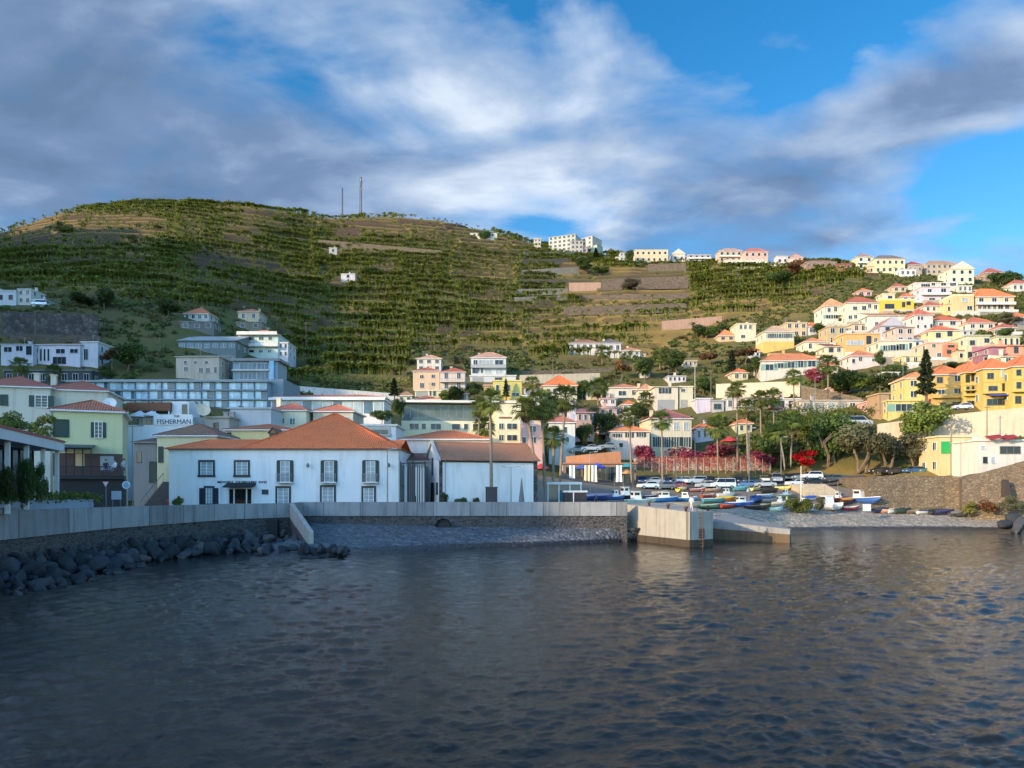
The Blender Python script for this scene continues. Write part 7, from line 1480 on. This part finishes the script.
# ---------------------------------------------------------------- boats
def hullrings(L, Bm, D, sheer=.25, n=12, inset=0.0, z0=0.0):
    out = []
    for i in range(n):
        t = i / (n - 1); x = -L / 2 + L * t; w = Bm / 2 * (min(1, .72 + t * .9) if t < .35 else (1 - ((t - .35) / .65) ** 2.4)) + .015; w = max(.02, w - inset); top = D + sheer * (max(0, t - .3) / .7) ** 2 + .03; k = D * .95 * max(0, (t - .72) / .28) ** 2
        out.append([(x, -w, top), (x, -w * .86, D * .45 + k * .5 + z0), (x, -w * .45, .08 + k + z0), (x, 0, k + z0), (x, w * .45, .08 + k + z0), (x, w * .86, D * .45 + k * .5 + z0), (x, w, top)])
    return out
def boat(label, px, py, Y, lpx, c, kind='open', rot=0, c2=WHC, deckc=(.5, .45, .36), cat='boat', name='boat', tilt=0, group='boats drawn up on the shore'):
    Y = sy(px, py) if px > 620 else Y; Y = min(Y, float(np.interp(px, [872, 905, 945, 972], [124.6, 123.6, 122.2, 119.4]))) if px > 872 else Y; py = HY - F * (shore_z(px, Y) - CZ) / Y if px > 872 else py; lpx *= 1.22; L = lpx * Y / F / max(.45, abs(math.cos(R(rot)))); L = min(max(L, 2.2), 8); Bm = L * .36; D = max(.55, L * .16); r = root(name, label, cat, P(px, py, Y), R(rot), group); r.rotation_euler[0] = R(tilt)
    h = MB().loft(hullrings(L, Bm, D), 0, False, False); h.face([h.v[i] for i in range(7)][::-1]); h.build('hull', paint(c), r)
    st = MB(); rg = hullrings(L, Bm, D)
    for sgn in (0, 6):
        for a, b in zip(rg, rg[1:]): st.bar(a[sgn], b[sgn], .07, .1)
    st.build('gunwale', paint(c2), r)
    if kind != 'cover':
        dk = MB(); pts = [p[0] for p in rg] + [p[6] for p in rg[::-1]]; dk.face([(x, y * .95, (D * .55 if kind == 'open' else z - .06)) for x, y, z in pts][::-1]); dk.build('deck', plain(deckc, .7, key='deck_%.2f_%.2f_%.2f' % deckc), r)
    if kind == 'open':
        for x in (-L * .22, L * .1): MB().box(x - .1, x + .1, -Bm * .46, Bm * .46, D * .78, D * .84).build('seat', plain((.38, .26, .15), .7, key='thwart'), r)
    if kind in ('cabin', 'wheel'):
        a, b = (-L * .1, L * .2) if kind == 'cabin' else (-L * .3, -L * .02); w = Bm * .33; z = D; hc = .95 if kind == 'cabin' else 1.35
        cb = MB().hexa([(a, -w, z), (b, -w, z), (b, w, z), (a, w, z), (a + .08, -w * .92, z + hc), (b - .3, -w * .92, z + hc), (b - .3, w * .92, z + hc), (a + .08, w * .92, z + hc)]).box(a - .1, b - .15, -w * 1.05, w * 1.05, z + hc + .003, z + hc + .08).build('cabin', paint(c2), r)
        g = MB(); zz = (z + hc * .55, z + hc * .88)
        for sg in (-1, 1): g.box(a + .22, b - .42, *sorted((sg * w * .94, sg * w * 1.005)), *zz)
        g.box(a - .0, a + .07, -w * .7, w * .7, *zz); g.build('window', CGL, cb)
        MB().tube([(a + .2, 0, z + hc + .08), (a + .2, 0, z + hc + 2.0)], .03, 6).build('mast', METAL, r)
    if kind == 'cover':
        t = MB(); rings = [[(x, y * 1.03, z + .02 + (1 - (abs(y) / (abs(p[0][1]) + .01)) ** 2) * .35 * math.sin(math.pi * min(1, .12 + i / 11 * .8))) for (x, y, z) in [(p[0][0], p[0][1] * (1 - k / 3), p[0][2]) for k in range(7)]] for i, p in enumerate(rg)]
        t.loft(rings, 0, False, False); t.build('tarpaulin', plain(c2, .75, key='tarp_%.2f_%.2f_%.2f' % c2), r, None, 0, True)
    return r
BL, DB, LB, YL, GN, ORG, TRQ = (.03, .13, .42), (.02, .03, .08), (.25, .42, .55), (.68, .5, .06), (.08, .28, .2), (.65, .2, .04), (.1, .36, .4)
for a in [
    ('dark-hulled fishing boat with a white wheelhouse beside the blue cabin boat', 629, 499.5, 114, 20, (.02, .025, .03), 'wheel', 25, WHC), ('blue boat with a pale cabin behind the kiosk', 615, 500, 116, 16, BL, 'cabin', 15, (.6, .66, .7)),
    ('long navy blue boat lying along the quay end', 597, 501, 110, 26, (.03, .06, .2), 'cover', 4, (.1, .14, .3)), ('pale green motorboat with a tall white box cabin', 641, 505, 108, 26, (.5, .66, .56), 'wheel', 15, WHC),
    ('blue boat with a white windscreen cabin at the head of the pier', 663, 503, 112, 26, (.04, .2, .5), 'cabin', 10, (.75, .78, .78)), ('blue and white small cabin boat near the person on the pier', 684, 502, 114, 20, (.06, .25, .5), 'cabin', -12, WHC),
    ('long beige hull lying just behind the pier', 683, 509, 106, 32, (.5, .46, .36), 'open', 2, (.3, .27, .22)), ('teal rowing boat beyond the pier head', 715, 503, 116, 22, TRQ, 'open', 16, (.7, .7, .66)), ('dark green rowing boat by the pier head', 709, 509, 112, 20, GN, 'open', 8, (.4, .5, .4)),
    ('yellow-topped boat between the teal and blue boats', 725, 502, 119, 18, ORG, 'cover', 12, YL), ('red boat lying below the yellow-topped one', 729, 508, 114, 14, (.45, .06, .04), 'open', 20, (.6, .2, .12)), ('big bright blue boat with a white stripe by the slipway', 740, 507, 116, 23, (.02, .12, .5), 'cabin', 6, (.7, .74, .74)),
    ('little yellow boat with an upright bow behind the others', 682, 492, 128, 10, YL, 'cover', 50, (.75, .66, .3)), ('small red and white boat near the parked cars', 698, 492, 128, 13, (.55, .16, .12), 'open', 14, WHC), ('faded orange boat near the black off-roader', 713, 492, 129, 14, (.6, .34, .2), 'open', 10, (.6, .5, .4)),
    ('turquoise boat with a white rim behind the blue boat', 741, 491, 130, 13, TRQ, 'cover', 8, (.1, .32, .34)), ('pale yellow boat under the palm', 756, 491, 131, 10, (.7, .6, .25), 'open', 40, (.6, .5, .25)), ('boat under a black tarpaulin in the yard', 770, 493, 128, 15, (.03, .03, .03), 'cover', 12, (.02, .02, .022)),
    ('yellow skiff turned towards the steps', 783, 490, 131, 11, (.75, .62, .12), 'open', -30, (.75, .68, .4)), ('mid-blue boat with a navy cover in the yard', 757, 502, 121, 13, BL, 'cover', 55, (.03, .08, .28)), ('grey-blue skiff beside the mid-blue boat', 772, 503, 121, 18, (.25, .3, .36), 'open', 6, (.3, .33, .36)),
    ('long black skiff at the edge of the shingle', 758, 510, 117, 22, (.025, .027, .03), 'open', 3, (.08, .08, .09)), ('beige flat skiff near the black one', 773, 508, 119, 19, (.56, .5, .4), 'open', 5, (.6, .55, .42)), ('small turquoise dinghy nearest the slipway', 776, 511.5, 116.5, 12, (.3, .62, .6), 'open', 4, (.6, .74, .72)),
    ('sailing boat with a blue tarpaulin and white mast', 810, 501, 124, 14, WHC, 'cover', 25, (.03, .1, .42)), ('white upturned dinghy by the green bush', 813, 510, 119.5, 10, WHC, 'open', 60, WHC), ('pale blue flat skiff under the white dinghy', 812, 512, 117.5, 13, (.45, .58, .7), 'open', 3, WHC),
    ('white boat with a blue-glazed stern cabin facing the water', 831, 510, 119, 14, (.62, .68, .72), 'wheel', -78, WHC), ('orange and black covered boat beside the stone wall', 847, 504, 122, 17, (.1, .05, .03), 'cover', 35, (.72, .28, .05)), ('red and white striped boat below the orange one', 851, 510.5, 118.5, 14, (.6, .07, .05), 'open', 8, WHC),
    ('white cabin boat with a blue band against the stone wall', 865, 504, 122, 14, (.05, .14, .42), 'wheel', -70, WHC), ('small orange dinghy on the shingle', 888, 509.5, 120.5, 13, (.75, .4, .24), 'open', 4, (.75, .5, .34)), ('dark blue skiff beside the stone wall', 881, 506, 122.5, 15, DB, 'cover', 18, (.04, .05, .09)),
    ('dark green covered boat below the tamarisks', 903, 506.5, 122, 15, (.03, .07, .05), 'cover', 12, (.02, .05, .04)), ('low brown skiff after the green covered boat', 914, 508.5, 120.5, 12, (.2, .14, .1), 'open', 6, (.3, .24, .18)), ('white boat with a navy stripe in the end row', 925, 508.5, 120.5, 14, WHC, 'open', 12, (.05, .07, .2)),
    ('boat covered in a black tarpaulin near the ramp wall', 937, 506, 121, 14, (.04, .04, .05), 'cover', 16, (.025, .025, .03)), ('navy boat beneath the black-tarpaulin boat', 944, 510, 118.5, 18, (.03, .035, .1), 'cover', 6, (.05, .05, .12)), ('grey-covered dinghy close to the ramp wall', 957, 509, 118, 14, (.1, .1, .1), 'cover', 10, (.2, .2, .2)), ('flat dark skiff last in the row on the shingle', 966, 513, 115.5, 17, (.05, .05, .055), 'open', -6, (.12, .12, .12)),
    ('white motorboat with a low cabin between the car rows and the teal boat', 726, 497, 124, 15, WHC, 'cabin', 12, (.6, .64, .66)), ('bright red skiff beside the white motorboat', 708, 498, 123, 12, (.5, .05, .04), 'open', 30, (.6, .5, .4)), ('sky-blue rowing boat in the middle of the yard', 765, 498, 124, 13, (.2, .42, .6), 'open', -8, WHC),
    ('white and green boat in the yard by the black tarpaulin boat', 785, 498, 124, 12, (.12, .36, .2), 'cabin', 20, WHC), ('cream skiff behind the blue boat with the white windscreen cabin', 660, 495, 120, 13, (.62, .56, .44), 'open', 10, (.5, .4, .3)), ('navy dinghy just behind the pale green motorboat', 650, 499, 112, 12, DB, 'open', 18, (.5, .52, .55)),
    ('yellow and white boat between the person in yellow and the bush', 779, 505.5, 120, 12, (.72, .58, .12), 'cabin', 8, WHC), ('turquoise skiff leaning by the stepped ramp foot', 826, 504, 123, 11, TRQ, 'open', 60, WHC), ('small red cabin boat against the foot of the ramp', 838, 501, 125, 11, (.5, .07, .05), 'cabin', 35, WHC), ('white dinghy at the foot of the yellowish stone wall', 894, 505, 123, 10, WHC, 'open', 14, (.3, .35, .4)),
]: boat(*a)
r = root('white_box', 'square white crate standing below the white cabin boat', 'crate', P(868, 511, 118)); MB().box(-.45, .45, 0, .8, 0, 1.0).box(-.5, .5, -.05, .85, 1.003, 1.1).build('case', plain((.72, .74, .76), .6, key='crate_white'), r)
# kiosk boats by the quay end
r = root('kiosk', 'white-framed kiosk with teal glass behind the palm trunks', 'kiosk', P(565, 509, 98)); s = 98 / F
MB().box(-18 * s, 17 * s, 0, 4, 24.5 * s, 27 * s).build('roof', WHT, r); m = MB()
for x in (-17, -6, 5, 16): m.box(x * s - .08, x * s + .08, .1, .26, 0, 24.5 * s - .003)
m.build('frame', WHT, r); MB().box(-16.8 * s, 15.8 * s, .3, 3.8, 0, 24 * s).build('glass_wall', glass((.05, .13, .15), .1, 'teal_glass'), r)
r = root('kiosk', 'dark box kiosk with a pale rim standing in front of the teal one', 'kiosk', P(575.5, 509, 92)); s = 92 / F
MB().box(-11 * s, 11 * s, 0, 2.4, 0, 16.5 * s).build('wall', plain((.03, .025, .03), .7, key='kiosk_dark'), r); MB().box(-12 * s, 12 * s, -.1, 2.5, 16.6 * s, 18.5 * s).build('roof', plaster((.6, .62, .62)), r); MB().box(-2.5 * s, -1.5 * s, -.1, -.003, 0, 16.4 * s).build('post', WHT, r)
# restaurant terrace with parasols behind the boats
for a in [('bright blue parasol above the terrace tables', 597, 483, 143, 3.4, 3.9, (.03, .08, .5)), ('second blue parasol, darker and half behind the first', 583, 483, 144, 3.0, 3.7, (.04, .1, .42)), ('teal parasol by the creeper wall', 628, 483, 144, 2.8, 4.0, (.03, .28, .32)), ('orange parasol below the teal one', 626, 484, 142, 3.0, 2.9, (.6, .3, .1)), ('red parasol among the trees by the magenta bougainvillea', 730, 452, 168, 4.2, 3.6, (.5, .04, .05)), ('red cloth parasol behind the storehouse corner', 541, 486, 138, 3.2, 4.2, (.55, .05, .05)), ('pink-roofed parasol beside the palm in the green bank', 775, 415, 176, 4.0, 2.6, (.7, .36, .28))]: parasol(*a)
for lab, px, c in [('white curtain drape hanging beside the blue parasol', 572, (.74, .72, .68)), ('cream curtain drape between the blue parasols', 587, (.7, .58, .36)), ('pale curtain drape under the bright blue parasol', 594, (.74, .66, .55)), ('tall white curtain drape next to the orange parasol', 619, (.74, .72, .7))]:
    Y = 141; s = Y / F; m = MB()
    rings = [[(x + .0, .12 * math.sin(x * 9), z) for x in np.linspace(-.5 - .12 * (z < 1), .5 + .12 * (z < 1), 11)] for z in (0, 1.6, 3.2)]
    m.loft(rings, 0, False, False); o = m.build('curtain', plain(c, .9, key='drape_%.2f' % c[2]), None, P(px, 482, Y), 0, True); tag(o, lab, 'curtain')

# ---------------------------------------------------------------- masts, lamps, poles, signs
def lattice(label, px, pyb, pyt, Y, w):
    h = (pyb - pyt) * Y / F; r = root('antenna_mast', label, 'antenna mast', P(px, pyb, Y)); m = MB()
    for x, y in ((-w, -w), (w, -w), (0, w)): m.tube([(x, y, -1), (x * .6, y * .6, h)], .17, 5)
    n = int(h / 2)
    for k in range(n):
        a = 1 - .4 * k / n; z0, z1 = h * k / n, h * (k + 1) / n
        m.bar((-w * a, -w * a, z0), (w * a, -w * a, z1), .14); m.bar((w * a, -w * a, z0), (-w * a, -w * a, z1), .14); m.bar((0, w * a, z0), (w * a, -w * a, z1), .08)
    m.build('lattice', plain((.07, .055, .055), .6, .2, key='mast_steel'), r); return r, h
r, h = lattice('tall lattice antenna mast with panel antennas on the hilltop', 361, 218, 177, 602, 1.0)
for k, (z, a) in enumerate([(.93, 0), (.88, 2), (.8, 4), (.72, 1)]): MB().box(-.28, .28, -1.3, -1.0, h * z - 1.6, h * z + 1.2).build('panel_antenna', plain((.35, .33, .32), .6, key='panel_grey'), r, None, a)
lattice('thin shorter antenna mast beside the tall one', 342.5, 218, 188, 602, .5)
def lamp(label, px, pyb, pyt, Y, arm=1, cat='street lamp', name='street_lamp', twin=False):
    h = (pyb - pyt) * Y / F; r = root(name, label, cat, P(px, pyb, Y)); m = MB().tube([(0, 0, -.3), (0, 0, h * .5), (0, 0, h)], [.09, .07, .05], 8)
    for sg in ((-1, 1) if twin else (arm,)): m.bar((0, 0, h - .05), (sg * .9, 0, h + .05), .06)
    m.build('pole', METAL, r)
    for sg in ((-1, 1) if twin else (arm,)): MB().hexa([(sg * .9 - .3, -.12, h - .04), (sg * .9 + .3, -.12, h - .04), (sg * .9 + .3, .12, h - .04), (sg * .9 - .3, .12, h - .04), (sg * .9 - .25, -.08, h + .12), (sg * .9 + .25, -.08, h + .12), (sg * .9 + .25, .08, h + .12), (sg * .9 - .25, .08, h + .12)]).build('lamp_head', plain((.3, .31, .32), .4, key='lamp_grey'), r)
    return r
lamp('tall T-shaped street lamp between the yellow restaurant and the steps', 132.5, 508, 426, 82, twin=True)
lamp('slim pole with a dark lantern on the wall end of the white house', 387.5, 510, 449, 86.9)
lamp('lamp post with twin floodlights before the white storehouse', 511, 508, 467, 87.2, twin=True)
for a in [('grey lamp post rising from the creeper wall middle', 695, 484, 430, 150), ('lamp post beside the parked white hatchback', 676, 490, 447, 140), ('lamp post in the yard near the dark green-black car', 781, 483, 437, 149), ('lamp post on the shore behind the blue boat', 749, 498, 428, 126), ('thin lamp post by the kiosk', 590, 500, 452, 118), ('lamp post at the bank by the workshop row', 815, 414, 377, 178), ('lamp post in the lane near the yellow lawn garden', 903, 398, 357, 178)]: lamp(*a)
def pole(label, px, pyb, pyt, Y, c=(.2, .15, .11), cross=True, name='utility_pole', cat='utility pole', rad=.11):
    h = (pyb - pyt) * Y / F; r = root(name, label, cat, P(px, pyb, Y)); MB().tube([(0, 0, -.5), (0, 0, h)], [rad, rad * .7], 7).build('pole', plain(c, .8, key='pole_%.2f' % c[0]), r)
    if cross:
        MB().box(-.7, .7, -.08, .0, h - .5, h - .38).build('cross_arm', plain(c, .8, key='pole_%.2f' % c[0]), r)
    return r
for a in [('telegraph pole with a crossarm above the white cottage', 711, 413, 370, 188), ('pale concrete pole beside the stair-tower house', 695, 405, 363, 190, (.5, .46, .4)), ('brown pole on the high beige retaining wall', 987, 438, 405, 146), ('slim pole beside the tamarisk trees', 951, 478, 418, 131), ('pole on the banana slope below the road wall', 553, 374, 356, 235), ('telegraph pole in the grassy gully', 160, 360, 328, 225), ('pole on the cliff under the bungalow', 35, 332, 310, 218), ('telegraph pole on the dark terraces above the cube house', 306, 352, 322, 275), ('short pole by the upper lawn hedge', 880, 412, 385, 165)]: pole(*a)
pole('tall white mast standing among the beached boats', 801, 505, 466, 123, (.75, .74, .7), False, 'mast', 'mast', .08)
def dish(label, px, py, Y, d, rz, c):
    r = root('satellite_dish', label, 'satellite dish', P(px, py, Y), R(rz)); n = 16; m = MB(); rings = [[(d / 2 * t * math.cos(a), -.16 * d * t * t + .0, d / 2 * t * math.sin(a)) for a in [k * 6.2832 / n for k in range(n)]] for t in (.05, .4, .7, 1.0)]
    rings += [[(p[0], p[1] + .03, p[2]) for p in q] for q in rings[::-1]]
    m.loft(rings, 0, True); o = m.build('reflector', plain(c, .6, key='dish_%.2f' % c[2]), r, (0, 0, d * .6)); o.rotation_euler = (R(-25), 0, 0)
    MB().tube([(0, .15, -.6), (0, .12, d * .55)], .06, 6).build('post', METAL, r); MB().bar((0, 0, d * .3), (0, -d * .45, d * .75), .04).build('feed_arm', METAL, r)
dish('big cream satellite dish on the roof by the unfinished block wall', 203, 419, 113, 2.1, 25, (.68, .56, .40)); dish('white satellite dish on the red roof behind the yellow restaurant', 110, 412, 92, 1.6, 15, (.74, .74, .74))
r = root('planter_box', 'dark box planter holding the slender palm', 'planter', P(491.5, 509, 87.1)); MB().box(-.68, .68, -.5, .5, 0, 2.5).build('box', plain((.05, .04, .045), .7, key='planter_dark'), r); MB().box(-.74, .74, -.56, .56, 2.503, 2.62).build('rim', plain((.09, .07, .07), .7, key='planter_rim'), r)
def sign(label, px, pyb, pyt, Y, shape, c, c2, rad):
    h = (pyb - pyt) * Y / F; r = root('road_sign', label, 'road sign', P(px, pyb, Y)); MB().tube([(0, 0, 0), (0, 0, h)], .035, 6).build('pole', METAL, r)
    a = [k * 6.2832 / 20 for k in range(20)] if shape == 'o' else [math.pi * 1.5 + k * 2.0944 for k in range(3)]
    f = lambda q, y0, y1: MB().loft([[(math.cos(t) * q, y, h + math.sin(t) * q) for t in a] for y in (y0, y1)])
    d = f(rad, -.07, -.04).build('sign_plate', plain(c, .5, key='sg%.2f%.2f' % (c[0], c[2])), r); f(rad * .72, -.078, -.071).build('sign_face', plain(c2, .5, key='sg%.2f%.2f' % (c2[0], c2[2])), d); return r
sign('round blue and white road sign below the dining terrace', 126.5, 508, 485, 66, 'o', (.75, .76, .78), (.30, .45, .60), .36); sign('red-rimmed give-way triangle sign by the hedge', 106, 508, 483.5, 66, 'v', (.55, .2, .2), (.76, .74, .72), .36)
r = root('menu_board', 'pale blue-grey notice board standing under the dining terrace', 'notice board', P(116.5, 509, 66)); s = 66 / F; MB().box(-4.8 * s, 4.8 * s, -.05, .03, 9.5 * s, 18 * s).build('panel', plain((.40, .48, .54), .5, key='menu_panel'), r); MB().box(-4.2 * s, -3.6 * s, -.03, .02, 0, 9.4 * s).build('leg', METAL, r); MB().box(3.6 * s, 4.2 * s, -.03, .02, 0, 9.4 * s).build('leg', METAL, r)

# ---------------------------------------------------------------- people
def person(label, px, pyb, Y, shirt, legs, pose='stand', rot=0, hair=(.05, .03, .02)):
    k = 1.72; J = {'stand': dict(p=(0, 0, .52), c=(0, 0, .72), n=(0, 0, .83), h=(0, -.01, .90), kl=(.055, -.01, .28), kr=(-.055, .03, .28), fl=(.06, 0, .03), fr=(-.07, .07, .03), el=(.14, .01, .62), er=(-.14, -.02, .62), hl=(.15, -.06, .48), hr=(-.14, -.09, .5)),
                   'sit': dict(p=(0, .1, .30), c=(0, .08, .5), n=(0, .07, .61), h=(0, .05, .68), kl=(.07, -.14, .31), kr=(-.07, -.14, .31), fl=(.07, -.14, .03), fr=(-.07, -.16, .03), el=(.14, .02, .42), er=(-.14, .0, .42), hl=(.08, -.16, .40), hr=(-.08, -.16, .41))}[pose]
    def vec(n): return Vector(J[n]) * k
    vs = [('p', .085), ('c', .095), ('n', .032), ('h', .06), ('kl', .042), ('fl', .03), ('kr', .042), ('fr', .03), ('el', .03), ('hl', .02), ('er', .03), ('hr', .02)]
    pts = [vec(n) for n, _ in vs]; rad = [q for _, q in vs]; es = [(0, 1), (1, 2), (2, 3), (0, 4), (4, 5), (0, 6), (6, 7)]
    pts += [vec('c') + Vector((.105 * k, 0, .045 * k)), vec('c') + Vector((-.105 * k, 0, .045 * k)), vec('fl') + Vector((.0, -.1 * k * .9, -.01)), vec('fr') + Vector((.0, -.1 * k * .9, -.01)), vec('h') + Vector((0, 0, .07 * k))]; rad += [.045, .045, .022, .022, .05]
    es += [(1, 12), (12, 8), (8, 9), (1, 13), (13, 10), (10, 11), (5, 14), (7, 15), (3, 16)]
    me = bpy.data.meshes.new('person'); me.from_pydata([tuple(p) for p in pts], es, []); o = link('person', me); sk = o.modifiers.new('s', 'SKIN'); o.modifiers.new('u', 'SUBSURF').levels = 1; o.modifiers['u'].render_levels = 1
    for i, q in enumerate(rad): me.skin_vertices[0].data[i].radius = (q * k, q * k * .8)
    me.skin_vertices[0].data[0].use_root = True
    dg = bpy.context.evaluated_depsgraph_get(); m2 = bpy.data.meshes.new_from_object(o.evaluated_get(dg)); o.modifiers.clear(); o.data = m2; m2.materials.clear()
    for c in ((.48, .30, .22), shirt, legs): m2.materials.append(plain(c, .8, key='cloth_%.2f_%.2f_%.2f' % c))
    for f in m2.polygons:
        z = f.center.z / k; x = abs(f.center.x) / k; f.use_smooth = True; f.material_index = 0 if z > J['n'][2] - .02 or (x > .12 and z < J['c'][2] - .08 and abs(f.center.y) > .04 * k) else (1 if z > J['p'][2] + .01 else 2)
    o.location = P(px, pyb, Y); o.rotation_euler = (0, 0, R(rot)); hr = MB(); c = vec('h') + Vector((0, .012 * k, .03 * k)); hr.loft([[(c.x + math.cos(a) * q * k, c.y + .01 + math.sin(a) * q * k * 1.05, c.z + z * k) for a in [t * 6.2832 / 10 for t in range(10)]] for q, z in ((.056, .0), (.064, .03), (.05, .06), (.015, .075))]); hr.build('hair', plain(hair, .8, key='hair_%.2f' % hair[0]), o, None, 0, True)
    return tag(o, label, 'person')
person('person in a white shirt standing at the outer end of the pier', 691.5, 511.5, 78.6, (.75, .73, .72), (.66, .5, .5), 'stand', 160)
for a in [('person in a red top walking between the cars and the boats', 702, 496, 124, (.5, .06, .05), (.08, .09, .14), 'stand', 70), ('person in a dark coat standing by the kiosk', 596, 507, 106, (.06, .06, .08), (.05, .05, .06), 'stand', 10), ('person in pale blue crossing the boat yard', 748, 497, 124, (.4, .5, .62), (.1, .1, .13), 'stand', -60), ('person in black near the white boat facing the water', 839, 506, 121, (.03, .03, .035), (.05, .05, .07), 'stand', 120), ('person in a yellow shirt beside the green bush among the boats', 787, 505, 121, (.7, .55, .12), (.07, .08, .12), 'stand', 30)]:
    a = list(a); a[3] = sy(a[1], a[2]) if a[1] > 640 else a[3]; person(*a)
s7 = 72.2
for a in [('person in a dark jacket seated at the dining terrace rail', 106, 473, s7, (.05, .04, .05), (.06, .06, .08), 'sit', 40), ('person in a pale shirt seated on the dining terrace', 114, 473, s7, (.6, .6, .62), (.08, .08, .1), 'sit', -30), ('person standing in grey at the end of the dining terrace', 124, 476, 72.6, (.35, .36, .4), (.1, .1, .12), 'stand', 20)]: person(*a)
